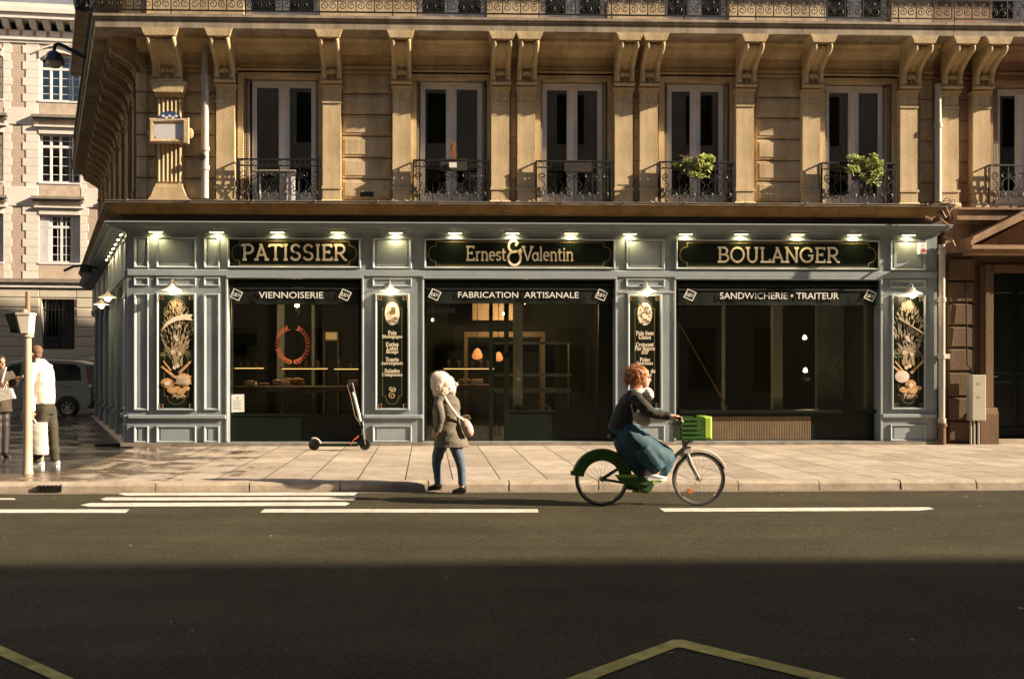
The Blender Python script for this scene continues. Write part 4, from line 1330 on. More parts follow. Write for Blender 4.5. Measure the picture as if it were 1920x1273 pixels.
awn_text(aw, 'VIENNOISERIE', 485, 606, 548, 560); emblem(aw, 443, 553.5); emblem(aw, 647, 553.5)
aw = awning(795, 1153, 'black awning valance lettered FABRICATION ARTISANALE', py1=569)
awn_text(aw, 'FABRICATION  ARTISANALE', 859, 1085, 547, 558.5); emblem(aw, 815.5, 552.5); emblem(aw, 1128, 552.5)
aw = awning(1267, 1650, 'black awning valance lettered SANDWICHERIE TRAITEUR', py1=571)
awn_text(aw, 'SANDWICHERIE • TRAITEUR', 1350, 1573, 547, 559.5); emblem(aw, 1294, 552); emblem(aw, 1632, 552.5)

# ---------------------------------------------------------------- lamps
def downlight(label, xf, first=None):
    t = thing('downlight', label, 'lamp', xf.translation, 'downlights under the shop cornice')
    return t
def make_downlight(loc, rot, label):
    t = thing('downlight', label, 'lamp', loc, 'downlights under the shop cornice')
    X_ = Matrix.Translation(loc)
    MB(X_).box(-0.15, 0.15, -0.03, 0.03, 0.0, 0.035).build('housing', M['zinc'], t)
    MB(X_).box(-0.13, 0.13, -0.022, 0.022, -0.005, -0.0001).build('lens', M['lens_on'], t)
    lt = bpy.data.lights.new('downlight_beam', 'SPOT')
    lt.energy, lt.color, lt.spot_size, lt.spot_blend, lt.shadow_soft_size = 8.0, (1.0, 0.78, 0.36), R(155), 0.7, 0.05
    lo = bpy.data.objects.new('downlight_beam', lt)
    COL.objects.link(lo); lo.parent = t
    lo.location = (0, 0.0, -0.03)
    lo.rotation_euler = (R(18), 0, 0)
    t.rotation_euler = (0, 0, rot)
    return t
DL = [292, 406, 520, 633, 742, 853, 961, 1071, 1181, 1286, 1390, 1496, 1602, 1704]
DLL = ['above the wheat sheaf panel with the sickle', 'above the narrow panel left of the PATISSIER board', 'above the left half of the PATISSIER board', 'above the right half of the PATISSIER board',
       'above the Pain Biologique pillar', 'above the left end of the Ernest & Valentin board', 'above the ampersand of the Ernest & Valentin board', 'above the right end of the Ernest & Valentin board',
       'above the pillar behind the cyclist', 'above the left end of the BOULANGER board', 'above the letters BOU of the BOULANGER board', 'above the letters GE of the BOULANGER board',
       'above the right end of the BOULANGER board', 'above the rightmost pillar beside the drainpipe']
YL = YF - 0.085
d0 = make_downlight((X(DL[0], YL), YL, Z(437.5, YL)), 0, 'lit downlight ' + DLL[0])
for p, s_ in zip(DL[1:], DLL[1:]):
    c = copy_tree(d0, loc=(X(p, YL), YL, Z(437.5, YL)))
    c['label'] = 'lit downlight ' + s_
for i in range(7):
    u = 0.45 + 0.82 * i
    p = C1 + sdir * u + ndir * 0.085
    c = copy_tree(d0, loc=(p.x, p.y, Z(437.5, YL)), rotz=ROT_S)
    c['label'] = 'lit downlight under the cornice of the side street flank'
def make_sconce(loc, rot, label):
    t = thing('wall_lamp', label, 'lamp', loc, 'swan-neck wall lamps on the shopfront')
    X_ = Matrix.Translation(loc)                            # loc = point on the wall at the bracket
    b = MB(X_)
    b.lathe([(0.0, -0.03), (0.045, -0.03), (0.045, -0.002), (0, -0.002)], (0, 0, 0), 12, 'y')
    b.tube([(0, -0.03, 0), (0, -0.10, 0.05), (0, -0.19, 0.06), (0, -0.245, 0.02), (0, -0.25, -0.05)], 0.010, 6)
    b.build('bracket', M['zinc'], t)
    s_ = MB(X_)
    s_.lathe([(0.02, -0.03), (0.045, -0.045), (0.055, -0.075), (0.10, -0.105), (0.18, -0.145), (0.192, -0.16), (0.175, -0.152), (0.09, -0.115), (0.03, -0.09)], (0, -0.25, 0), 24)
    s_.build('lamp_shade', M['shade'], t)
    g_ = MB(X_)
    g_.ball((0, -0.25, -0.165), 0.068, 14, 10, 1, 1, 1.1)
    g_.build('bulb', M['lamp_on'], t)
    lt = bpy.data.lights.new('wall_lamp_light', 'POINT')
    lt.energy, lt.color, lt.shadow_soft_size = 1.4, (1.0, 0.78, 0.48), 0.07
    lo = bpy.data.objects.new('wall_lamp_light', lt)
    COL.objects.link(lo); lo.parent = t; lo.location = (0, -0.25, -0.25)
    t.rotation_euler = (0, 0, rot)
    return t
YS = YF - 0.25
sc0 = make_sconce((X(322, YS), YF - 0.0, Z(541, YS) + 0.11), 0, 'lit white wall lamp above the sickle panel')
for px, py, s_ in ((731, 541, 'lit white wall lamp above the Pain Biologique panel'), (1213, 543, 'lit white wall lamp above the menu panel behind the cyclist'), (1711, 547, 'lit white wall lamp above the flail panel by the drainpipe')):
    c = copy_tree(sc0, loc=(X(px, YS), YF, Z(py, YS, px) + 0.11)); c['label'] = s_
for u, s_ in ((2.0, 'lit wall lamp on the side street flank, nearest the corner'), (4.6, 'lit wall lamp on the side street flank, farther from the corner')):
    p = C1 + sdir * u
    c = copy_tree(sc0, loc=(p.x, p.y, sc0.location.z), rotz=ROT_S); c['label'] = s_

# ---------------------------------------------------------------- inside the shop
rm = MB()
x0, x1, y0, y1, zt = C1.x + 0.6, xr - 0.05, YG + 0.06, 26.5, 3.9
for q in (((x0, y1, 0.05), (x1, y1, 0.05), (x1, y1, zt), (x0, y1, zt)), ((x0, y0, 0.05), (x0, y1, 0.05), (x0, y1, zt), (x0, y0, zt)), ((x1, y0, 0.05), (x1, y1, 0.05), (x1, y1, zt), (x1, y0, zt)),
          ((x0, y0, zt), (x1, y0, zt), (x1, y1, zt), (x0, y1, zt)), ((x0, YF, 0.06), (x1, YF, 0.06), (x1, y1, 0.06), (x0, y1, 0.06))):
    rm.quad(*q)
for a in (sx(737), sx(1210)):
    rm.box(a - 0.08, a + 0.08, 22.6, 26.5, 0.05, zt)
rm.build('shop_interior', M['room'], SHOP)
def itable(label, px0, px1, py, Y, h=0.10, depth=0.9):
    t = thing('display_table', label, 'table', ((X(px0, Y) + X(px1, Y)) / 2, Y + depth / 2, 0.06))
    zt_ = Z(py, Y)
    MB().cbox(X(px0, Y), X(px1, Y), Y, Y + depth, zt_ - h, zt_, 0.012).build('tabletop', M['wood'], t)
    for px in (px0 + 80, px1 - 12):
        MB().box(X(px, Y), X(px, Y) + 0.10, Y + 0.05, Y + 0.15, 0.06, zt_ - h).build('leg', M['wood'], t)
    return t
itable('long oak counter behind the VIENNOISERIE window', 436, 700, 724, 21.6, 0.14)
itable('oak counter behind the shop entrance', 852, 925, 721, 22.2, 0.13)
def lit_shelf(label, px0, px1, py, Y):
    t = thing('lit_shelf', label, 'shelf', ((X(px0, Y) + X(px1, Y)) / 2, Y, Z(py, Y)))
    z = Z(py, Y)
    MB().box(X(px0, Y) - 0.05, X(px1, Y) + 0.05, Y - 0.02, Y + 0.35, z + 0.015, z + 0.05).build('board', M['wood_dark'], t)
    MB().box(X(px0, Y), X(px1, Y), Y, Y + 0.03, z - 0.002, z + 0.0145).build('led_strip', M['led'], t)
    bt = MB()
    rr = random.Random(px0)
    x = X(px0, Y) + 0.1
    while x < X(px1, Y) - 0.1:                                # loaves and jars ranged on the shelf
        h = rr.uniform(0.10, 0.24)
        bt.lathe([(0.001, 0), (0.055, 0), (0.06, h * 0.6), (0.03, h * 0.8), (0.032, h), (0.001, h)], (x, Y + 0.18, z + 0.05), 10)
        x += rr.uniform(0.14, 0.34)
    bt.build('jars', M['wood_dark'], t)
lit_shelf('warm lit shelf edge behind the laurel wreath', 528, 614, 692, 23.8)
lit_shelf('warm lit shelf edge beside the window frame', 627, 690, 692.5, 23.8)
lit_shelf('short warm lit shelf edge at the left of the window', 440, 494, 691, 23.8)
lit_shelf('warm lit shelf edge behind the hooded pedestrian', 832, 928, 692, 23.8)
def bread(label, px, py, Y, r, m, n=5):
    mb = MB()
    rr = random.Random(px)
    x, z = X(px, Y), Z(py, Y)
    for i in range(n):
        mb.ball((x + rr.uniform(-r, r) * 1.6, Y + rr.uniform(0, r), z + r * 0.55 + (r * 0.7 if i > 2 else 0)), r * rr.uniform(0.7, 1.0), 10, 7, 1.5, 0.9, 0.62)
    tag(mb.build('bread_pile', m, origin=(x, Y, z)), label, 'bread')
M['bread'] = mat('baked_crust', (0.32, 0.15, 0.05), 0.6, scale=9, col2=(0.52, 0.30, 0.12))
bread('pile of loaves on the oak counter near the wreath', 520, 722, 21.9, 0.07, M['bread'])
bread('pile of dark loaves at the right end of the oak counter', 548, 722, 21.9, 0.09, M['bread'])
bread('small loaves at the left end of the oak counter', 493, 722, 21.8, 0.05, M['bread'], 3)
bread('golden pastries on the entrance counter', 868, 719, 22.4, 0.06, M['bread'])
# oak niche with its lit head, behind the entrance
t = thing('oak_niche', 'pale oak niche frame lit from above behind the entrance', 'cabinet', (X(945, 25), 25, 0.06))
n_ = MB()
Yn = 25.0
n_.box(X(870, Yn), X(877, Yn), Yn, Yn + 0.4, 0.06, Z(623, Yn)); n_.box(X(1014, Yn), X(1022, Yn), Yn, Yn + 0.4, 0.06, Z(623, Yn))
n_.box(X(870, Yn), X(1022, Yn), Yn - 0.01, Yn + 0.4, Z(632, Yn), Z(622, Yn))
n_.build('frame', M['wood'], t)
hd = MB().box(X(886, Yn), X(962, Yn), Yn + 0.05, Yn + 0.3, Z(600, Yn), Z(565, Yn))
hd.build('plaster_head', mat('warm_plaster', (0.42, 0.31, 0.2), 0.9), t)
lt = bpy.data.lights.new('niche_light', 'POINT'); lt.energy, lt.color, lt.shadow_soft_size = 14, (1.0, 0.62, 0.28), 0.1
lo = bpy.data.objects.new('niche_light', lt); COL.objects.link(lo); lo.parent = t; lo.location = (-0.1, -0.55, Z(585, Yn) - 0.3)
MB().lathe([(0.001, 0), (0.05, 0), (0.05, 0.06), (0.001, 0.06)], (X(943, Yn), Yn - 0.55, Z(585, Yn) - 0.1), 12).build('lamp', M['lamp_on'], t)
def pendant(label, px, py, Y, r, glow, power=0):
    t = thing('pendant_lamp', label, 'lamp', (X(px, Y), Y, Z(py, Y)))
    x, z = X(px, Y), Z(py, Y)
    MB().lathe([(0.02, r * 1.1), (r * 0.6, r * 0.7), (r, -r * 0.3), (r * 0.85, -r * 0.8), (r * 0.3, -r)], (x, Y, z), 14).build('lamp_shade', glow, t)
    MB().tube([(x, Y, z + r), (x, Y, 3.85)], 0.008, 5).build('cord', M['iron'], t)
    if power:
        lt = bpy.data.lights.new('pendant_light', 'POINT'); lt.energy, lt.color, lt.shadow_soft_size = power, (1.0, 0.66, 0.34), 0.08
        lo = bpy.data.objects.new('pendant_light', lt); COL.objects.link(lo); lo.parent = t; lo.location = (0, -0.05, -r - 0.12)
M['glow_o'] = emis('amber_glow', (1.0, 0.36, 0.12), 0.3)
M['glow_w'] = emis('bulb_glow', (1.0, 0.62, 0.28), 6)
pendant('amber pendant lamp hanging left behind the entrance glass', 895, 664, 24, 0.13, M['glow_o'])
pendant('smaller amber pendant lamp hanging right behind the entrance glass', 935, 669, 24.2, 0.11, M['glow_o'])
pendant('upper glowing bulb behind the SANDWICHERIE window', 1509, 632, 23.5, 0.05, M['glow_w'])
pendant('lower glowing bulb behind the SANDWICHERIE window', 1510, 694, 22.5, 0.05, M['glow_w'], 16)
pendant('small ceiling spot behind the VIENNOISERIE window', 557, 572, 22.5, 0.055, M['glow_w'], 40)
pendant('small ceiling spot behind the entrance glass', 984, 566, 22.5, 0.05, M['glow_w'], 42)
pendant('tiny ceiling spot at the left of the entrance', 811, 600, 23.5, 0.03, M['glow_w'])
M['postpaint'] = mat('pale_post_paint', (0.62, 0.60, 0.50), 0.7, 0.1)
M['panelgrey'] = mat('grey_green_panel', (0.32, 0.35, 0.32), 0.8, 0.15)
def post(label, px0, px1, Y, py0, py1, m, name='interior_post', cat='post'):
    mb = MB()
    mb.cbox(X(px0, Y), X(px1, Y), Y, Y + 0.12, 0.06, Z(py0, Y), 0.012)
    mb.box(X(px0, Y) - 0.02, X(px1, Y) + 0.02, Y - 0.015, Y + 0.135, 0.061, 0.16)
    tag(mb.build(name, m, origin=((X(px0, Y) + X(px1, Y)) / 2, Y, 0.06)), label, cat)
post('pale post behind the entrance glass', 963, 980, 20.75, 560, 770, M['postpaint'])
post('pale post in the middle of the SANDWICHERIE window', 1449, 1468, 20.75, 550, 770, M['postpaint'])
post('pale post at the right edge of the SANDWICHERIE window', 1624, 1641, 20.75, 550, 770, M['panelgrey'])
post('broad grey panel with a chalk scribble behind the SANDWICHERIE window', 1532, 1583, 21.4, 550, 770, M['panelgrey'], 'room_divider', 'panel')
sc = MB()
pts = [(1556, 697), (1560, 690), (1566, 676), (1574, 671), (1580, 672), (1577, 684), (1570, 694), (1563, 692), (1567, 702), (1571, 709)]
sc.tube([(X(a, 21.39), 21.392, Z(b, 21.39)) for a, b in pts], 0.010, 5)
tag(sc.build('chalk_scribble', M['white_letter'], origin=(X(1566, 21.4), 21.39, 1.6)), 'pale looping scribble on the grey panel behind the right window', 'drawing')
t = thing('glass_shelf_unit', 'shelf unit with three pale rails behind the entrance glass', 'shelf', (X(998, 21.3), 21.3, 0.06))
rl_ = MB()
for py, h in ((643, 5), (703, 5), (732, 9)):
    rl_.box(X(926, 21.3), X(1071, 21.3), 21.3, 21.33, Z(py + h / 2, 21.3), Z(py - h / 2, 21.3))
rl_.build('rail', M['panelgrey'], t)
rl_ = MB()
for px in (928, 1068): rl_.box(X(px, 21.3), X(px, 21.3) + 0.03, 21.335, 21.6, 0.06, Z(640, 21.3))
rl_.build('upright', M['wood_dark'], t)
mb = MB()
mb.tube([(X(1266, 20.8), 20.8, Z(592, 20.8)), (X(1338, 20.7), 20.7, Z(720, 20.7))], 0.011, 6)
mb.tube([(X(1338, 20.7), 20.7, Z(720, 20.7)), (X(1366, 20.65), 20.65, Z(769, 20.65))], 0.020, 8)
tag(mb.build('wooden_pole', M['bread'], origin=(X(1366, 20.65), 20.65, Z(769, 20.65))), 'thin wooden pole leaning inside the SANDWICHERIE window', 'pole')
t = thing('wall_screen', 'dark screen on the back wall left of the laurel wreath', 'screen', (X(462, 25.5), 25.5, Z(649, 25.5)))
MB().cbox(X(440, 25.5), X(484, 25.5), 25.44, 25.5, Z(649, 25.5), Z(626, 25.5), 0.01).build('panel', M['black'], t)
t = thing('back_doorway', 'dark inner doorway with a warm lit transom behind the VIENNOISERIE window', 'doorway', (X(620, 26.3), 26.3, 0.06))
q_ = MB(); q_.box(X(606, 26.3), X(610, 26.3), 26.28, 26.45, 0.06, Z(622, 26.3)); q_.box(X(632, 26.3), X(636, 26.3), 26.28, 26.45, 0.06, Z(622, 26.3)); q_.box(X(610, 26.3), X(632, 26.3), 26.28, 26.45, Z(641, 26.3), Z(637, 26.3)); q_.build('frame', M['wood'], t)
MB().box(X(610, 26.3), X(632, 26.3), 26.40, 26.42, Z(637, 26.3), Z(623, 26.3)).build('transom', emis('warm_transom', (1.0, 0.62, 0.25), 0.10), t)
post('pale pillar behind the laurel wreath', 519, 533, 25.0, 560, 770, M['panelgrey'])
post('grey pier hanging in the back of the bakery', 584, 590, 25.2, 560, 770, M['panelgrey'])
post('grey pillar in the left half of the SANDWICHERIE window', 1352, 1360, 24.0, 560, 770, M['panelgrey'])
def crate(label, px0, px1, py, Y, h):
    t = thing('bread_crate', label, 'crate', ((X(px0, Y) + X(px1, Y)) / 2, Y, Z(py, Y)))
    x0, x1, z = X(px0, Y), X(px1, Y), Z(py, Y)
    b_ = MB()
    for a, b, c, d in ((x0, x1, Y, Y + 0.015), (x0, x1, Y + 0.28, Y + 0.295), (x0, x0 + 0.015, Y + 0.015, Y + 0.28), (x1 - 0.015, x1, Y + 0.015, Y + 0.28)): b_.box(a, b, c, d, z, z + h)
    b_.box(x0 + 0.015, x1 - 0.015, Y + 0.015, Y + 0.28, z, z + 0.012)
    b_.build('tray', M['shade'], t)
    b_ = MB(); rr = random.Random(px0)
    for i in range(6): b_.ball((rr.uniform(x0 + 0.06, x1 - 0.06), Y + rr.uniform(0.06, 0.22), z + h * 0.9), 0.05, 8, 6, 1.5, 1, 0.7)
    b_.build('rolls', M['bread'], t)
crate('small pale tray of rolls in the middle of the oak counter', 527, 543, 722, 21.75, 0.07)
crate('pale tray of rolls at the right of the oak counter', 652, 676, 722, 21.9, 0.10)
crate('pale tray of rolls at the left end of the oak counter', 458, 478, 722, 21.75, 0.08)
crate('pale tray of rolls on the entrance counter', 884, 906, 719, 22.35, 0.08)
# things stuck on the glass
def notice(label, a, b, c, d, tilt=0.0):
    y = YG - 0.002
    t = thing('paper_notice', label, 'notice', ((sx(a, YG) + sx(b, YG)) / 2, y, sz(d, YG)))
    x0, x1, z0, z1 = sx(a, y), sx(b, y), sz(d, y), sz(c, y)
    MB().add([(x0, y - 0.004, z0 - tilt), (x1, y - 0.004, z0 + tilt), (x1 - tilt, y - 0.004, z1 + tilt), (x0 - tilt, y - 0.004, z1 - tilt),
              (x0, y, z0 - tilt), (x1, y, z0 + tilt), (x1 - tilt, y, z1 + tilt), (x0 - tilt, y, z1 - tilt)],
             [(0, 1, 2, 3), (4, 7, 6, 5), (0, 4, 5, 1), (1, 5, 6, 2), (2, 6, 7, 3), (3, 7, 4, 0)]).build('sheet', M['white'], t)
    ln = MB()
    w, h = x1 - x0, z1 - z0
    disc(ln, (x0 + x1) / 2, z1 - h * 0.2, w * 0.08, w * 0.08, y - 0.0045, 10, 0.001)
    for k in range(8):
        z = z1 - h * (0.34 + 0.07 * k)
        ln.box(x0 + w * 0.16, x1 - w * (0.16 + 0.1 * (k % 3)), y - 0.0052, y - 0.0042, z - h * 0.012, z + h * 0.012)
    ln.build('printing', mat('grey_print', (0.28, 0.28, 0.28), 0.8), t)
notice('white printed notice stuck low in the VIENNOISERIE window', 433, 458, 739, 772, 0.004)
notice('small white notice on the glass beside the entrance, left of the cyclist', 1133, 1149, 739, 759)
wr = MB()
cxp, czp = 549, 645
for s_ in (-1, 1):
    for i in range(13):
        t_ = i / 12
        a = R(-88 + 148 * t_)
        px, py = cxp + s_ * 28 * math.cos(a), czp - 29 * math.sin(a) * (1.05 if a > 0 else 1.15)
        for k in (-1, 1):
            ang = a + math.pi / 2 + k * 0.55
            dx, dz = math.cos(ang) * s_, math.sin(ang)
            leafq(wr, sx(px, YG), sz(py, YG), math.atan2(dz, dx), 0.105, 0.022, YG - 0.003 - 0.0003 * (i % 5) - (0.0002 if k > 0 else 0))
tag(wr.build('laurel_wreath_decal', mat('orange_decal', (0.42, 0.10, 0.035), 0.6, 0.2), origin=(sx(549, YG), YG, sz(675, YG))), 'orange laurel wreath decal on the VIENNOISERIE window', 'decal')
vt = text_mesh('Valentin', sx(786, YG), sx(854, YG), sz(587, YG), sz(573, YG), YG - 0.003, mat('reflection_print', (0.06, 0.05, 0.04), 0.6), None, name='sign_reflection', serif=True)  # letters painted dark on the glass in place of the sign's reflection
tag(vt, 'faint dark Valentin letters painted on the entrance glass as a reflection of the sign', 'lettering')
# ================================================================== NEIGHBOUR ON THE RIGHT
NX0, NX1 = XEND + 0.012, XEND + 22
NB = thing('neighbour_building', 'sooty brown stone building, ground floor coloured as if shaded, with a dark doorway right of the bakery', 'building', (NX0, YP, 0))
nh = []
wn = [(1859, 1985), (2240, 2366), (2620, 2746)]
nh = [(pq(a), pq(b), Z(381, YW), ZOT - 0.03) for a, b in wn]
n_ = MB()
wall_holes(n_, NX0, NX1, 4.0, 22.0, nh + [(pq(a), pq(b), Z_FT + 0.12, Z_FT + 2.8) for a, b in wn], YW, 0.45)
n_.build('wall', M['stone_red'], NB)
YN = 20.22
DOOR = (X(1862, YN), X(1996, YN), 0.10, Z(505, YN))
n_ = MB()
wall_holes(n_, NX0, NX1, 0.0, 4.0, [DOOR, (DOOR[0] + 4.2, DOOR[1] + 4.2, 0.8, 3.2), (DOOR[0] + 8.4, DOOR[1] + 8.4, 0.8, 3.2)], YN + 0.06, 0.5)
n_.box(NX0, NX1, YN + 0.1, YW, 3.9, 4.1)
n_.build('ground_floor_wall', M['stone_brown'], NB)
n_ = MB(); n_.box(NX0, NX1, 21.2, 34.8, 0, 22.0); n_.box(NX1, NX1 + 40, 20.6, 34.8, 0, 22.0); n_.build('upper_storeys', M['stone_red'], NB)
b_ = MB()
jz = [480, 524, 566, 610, 652, 697, 745, 790, 830]
for a, b in zip(jz, jz[1:]):
    b_.cbox(X(1779, YN), X(1828, YN), YN - 0.01, YN + 0.1, Z(b, YN) + 0.018, Z(a, YN) - 0.018, 0.025)
for k in range(1, 3):
    for a, b in zip(jz, jz[1:]):
        b_.cbox(DOOR[1] + 0.5 + 4.2 * (k - 1), DOOR[0] + 4.2 * k - 0.3, YN - 0.01, YN + 0.1, Z(b, YN) + 0.018, Z(a, YN) - 0.018, 0.025)
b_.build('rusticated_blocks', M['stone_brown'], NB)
b_ = MB()
rust(b_, 1797.5, 1823, JY, Yf=YW - 0.03)
b_.build('rusticated_blocks', M['stone_red'], NB)
b_ = MB()
for i, (h, z0, z1) in enumerate(((0.30, Z(407, 19.95), Z(388, 19.95)), (0.36, Z(388, 19.95), Z(384, 19.95)), (0.24, Z(412, 19.95), Z(407, 19.95)))):
    b_.box(XEND + 0.28, NX1, YW - h - 0.2, YW + 0.1, z0, z1)
b_.box(XEND + 0.13, NX1, YN - 0.02, YW, Z(470, YN), Z(412, YN))
b_.build('string_course', M['stone_red'], NB)
for p in ((1767, 1796), (1824, 1857), (1994, 2027), (2200, 2233)):
    c = con0.copy(); COL.objects.link(c); c.parent = NB
    c.location = Vector((pil_x(*p) - x_first, 0, 0)) + C0 - Vector((NX0, YP, 0))
    c.location.z = 0
    c = pil0.copy(); COL.objects.link(c); c.parent = NB
    c.location = (pil_x(*p) - x_first + C0.x - NX0, 0, 0)
    c.data = c.data.copy() if False else c.data
b_ = MB()
b_.box(NX0, NX1, YB + 0.05, YP + 0.9, Z_FB, Z_FT - 0.09); b_.box(NX0, NX1, YB + 0.02, YP + 0.9, Z_FT - 0.09, Z_FT - 0.05); b_.box(NX0, NX1, YB, YP + 0.9, Z_FT - 0.05, Z_FT)
b_.build('balcony_slab', M['stone_grey'], NB)
b_ = MB(); b_.box(NX0, NX1, YP - 1.05, YP + 0.9, Z_FT + 3.1, Z_FT + 3.35); b_.build('upper_shade_slab', M['stone_grey'], NB)  # same added slab out of view, carrying the shade along the neighbour
b_ = MB()
for (py0, py1, Y0) in ((115, 141, YW - 0.03), (128, 133, YW - 0.07), (137, 141.5, YW - 0.06)):
    b_.box(NX0, NX1, Y0, YW + 0.02, Z(py1, YW), Z(py0, YW))
b_.box(NX0, NX1, YW - 0.05, YW + 0.03, Z(115, YW), Z_FB - 0.001)
b_.prism([(y, Z_FB - 0.252 + z) for y, z in prof], 'x', NX0, NX1)
for a, b in wn:
    x0, x1 = pq(a), pq(b)
    b_.box(x0 - 0.11, x0, YW - 0.06, YW + 0.01, Z(381, YW), ZOT + 0.1); b_.box(x1, x1 + 0.11, YW - 0.06, YW + 0.01, Z(381, YW), ZOT + 0.1)
    b_.box(x0, x1, YW - 0.06, YW + 0.01, ZOT - 0.03, ZOT + 0.1)
b_.build('frieze', M['stone_red'], NB)
long_rail('balcony_railing', NB, NX0 + 0.02, NX1, YB + 0.06, Z_FT)
for a, b in wn:
    w = window(a, b, Z(380, YW) + 0.02, ZOT - 0.04, a + 16, b - 16, NB)
    w = window(a, b, Z_FT + 0.13, Z_FT + 2.79, None, None, NB, curtain=3, mull=0.2, shutters=False)
    y = 20.17
    rb = MB()
    x0, x1 = X(a - 3, y), X(b + 6, y)
    zt, zb = Z(302, y), Z(378, y)
    rb.box(x0, x1, y - 0.02, y + 0.02, zt - 0.03, zt); rb.box(x0, x1, y - 0.012, y + 0.012, zb, zb + 0.022)
    for x in (x0, x1):
        rb.box(x - 0.011, x + 0.011, y - 0.011, y + 0.011, zb, zt - 0.03)
        rb.box(x - 0.011, x + 0.011, y + 0.02, YW, zt - 0.03, zt)
        for q in range(4): rb.box(x - 0.007, x + 0.007, y + 0.05 + q * 0.07, y + 0.064 + q * 0.07, zb, zt - 0.03)
    scroll_panel(rb, x0 + 0.02, x1 - 0.02, zb + 0.025, zt - 0.05, y, 4)
    rb.build('window_railing', M['iron'], NB)
d_ = MB()
d_.box(DOOR[0] + 0.02, DOOR[1] - 0.02, YN + 0.48, YN + 0.54, 0.101, DOOR[3] - 0.01)
for k in range(2):
    xa, xb_ = DOOR[0] + 0.06 + k * 0.72, DOOR[0] + 0.70 + k * 0.72
    ring(d_, xa, xb_, 0.3, 1.3, YN + 0.48, 0.06, 0.02); ring(d_, xa, xb_, 1.45, 3.2, YN + 0.48, 0.06, 0.02)
dd = d_.build('door', M['black'], NB)
h_ = MB(); h_.box(DOOR[0] + 0.17, DOOR[0] + 0.37, YN + 0.455, YN + 0.47, 1.37, 1.40); h_.build('handle', M['steel'], dd)
d_ = MB()
x = DOOR[0]
for e, s_ in ((x, -1), (DOOR[1], 1)):
    for o0, o1, pr in ((0.0, 0.10, 0.02), (0.10, 0.19, 0.07), (0.19, 0.27, 0.03)):
        a, b = sorted((e + s_ * o0, e + s_ * o1))
        d_.box(a, b, YN - pr, YN + 0.1, 0.75, DOOR[3] + 0.12)
    a, b = sorted((e + s_ * -0.05, e + s_ * 0.33))
    d_.box(a, b, YN - 0.12, YN + 0.1, 0.0, 0.62)
    d_.prism([(YN - 0.12, 0.62), (YN - 0.07, 0.75), (YN + 0.1, 0.75), (YN + 0.1, 0.62)], 'x', a, b)
d_.box(DOOR[0], DOOR[1], YN - 0.05, YN + 0.1, DOOR[3], DOOR[3] + 0.12)
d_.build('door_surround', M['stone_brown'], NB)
d_ = MB()
zc = Z(463, 19.9)
hx0, hx1 = X(1814, 19.9), X(2046, 19.9)
d_.box(hx0, hx1, YN - 0.50, YN, zc - 0.02, zc + 0.06); d_.box(hx0 + 0.06, hx1 - 0.06, YN - 0.42, YN, zc - 0.10, zc - 0.02)
xm = (hx0 + hx1) / 2
zp = zc + 0.06
for s_ in (0, 1):
    a, b = ((hx0, zp), (xm, zp + 0.62)) if s_ == 0 else ((hx1, zp), (xm, zp + 0.62))
    d_.prism([a, (a[0], a[1] + 0.10), (b[0], b[1] + 0.12), b], 'y', YN - 0.46, YN + 0.02)
    d_.prism([(a[0], a[1] + 0.10), (a[0], a[1] + 0.16), (b[0], b[1] + 0.18), (b[0], b[1] + 0.12)], 'y', YN - 0.52, YN + 0.02)
d_.prism([(hx0 + 0.25, zp), (hx1 - 0.25, zp), (xm, zp + 0.55)], 'y', YN - 0.20, YN + 0.02)
d_.build('pediment', M['stone_red'], NB)
d_ = MB(); d_.box(DOOR[0] - 0.1, DOOR[1] + 0.1, YN - 0.10, YN + 0.5, 0.0, 0.10); d_.build('doorstep', M['kerb'], NB)

# ---------------------------------------------------------------- pipes and boxes on the fronts
def downpipe(px, py0, py1, Y, r, label, collars, cat='drainpipe', mt=None):
    t = thing('drainpipe', label, cat, (X(px, Y), Y, Z(py1, Y)))
    x = X(px, Y)
    MB().tube([(x, Y, Z(py1, Y)), (x, Y, Z(py0, Y))], r, 14).build('pipe', mt or M['pipe'], t)
    c = MB()
    for py in collars:
        c.lathe([(r, -0.05), (r + 0.018, -0.045), (r + 0.018, 0.045), (r, 0.05)], (x, Y, Z(py, Y)), 14)
        c.box(x - 0.02, x + 0.02, Y + r * 0.8, YP + 0.2, Z(py, Y) - 0.012, Z(py, Y) + 0.012)
    c.build('collar', M['pipe'], t)
    return t
t = downpipe(384.5, 72, 375, YP - 0.02, 0.075, 'pale grey drainpipe beside the street name plate on the upper wall', (283, 318, 150))
MB().lathe([(0.001, -0.05), (0.06, -0.05), (0.075, -0.01), (0.07, 0.0), (0.001, 0.0)], (X(379, 20.2), 20.20, Z(298, 20.2)), 14, 'y').build('access_cap', M['iron'], t)
downpipe(1759, 150, 384, YP - 0.03, 0.066, 'pale grey drainpipe on the upper wall at the party line', (229, 380))
t = downpipe(1766, 455, 798, YF - 0.09, 0.062, 'pale drainpipe standing between the shopfront and the brown wall', (470, 560, 668, 790))
MB().box(X(1766, 20.06) + 0.05, X(1766, 20.06) + 0.14, 20.0, 20.1, Z(672, 20.06), Z(663, 20.06)).build('clamp', M['shade'], t)
b_ = MB(); x = X(1766, 20.06); b_.tube([(x, 20.06, 0.42), (x, 20.06, 0.0)], 0.075, 14); b_.lathe([(0.075, 0.36), (0.1, 0.37), (0.1, 0.43), (0.075, 0.44)], (x, 20.06, 0), 14)
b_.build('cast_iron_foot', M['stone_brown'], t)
t = thing('utility_cabinet', 'pale metal utility box on conduits beside the dark doorway', 'meter box', (X(1830, 20.0), 20.05, 0.0))
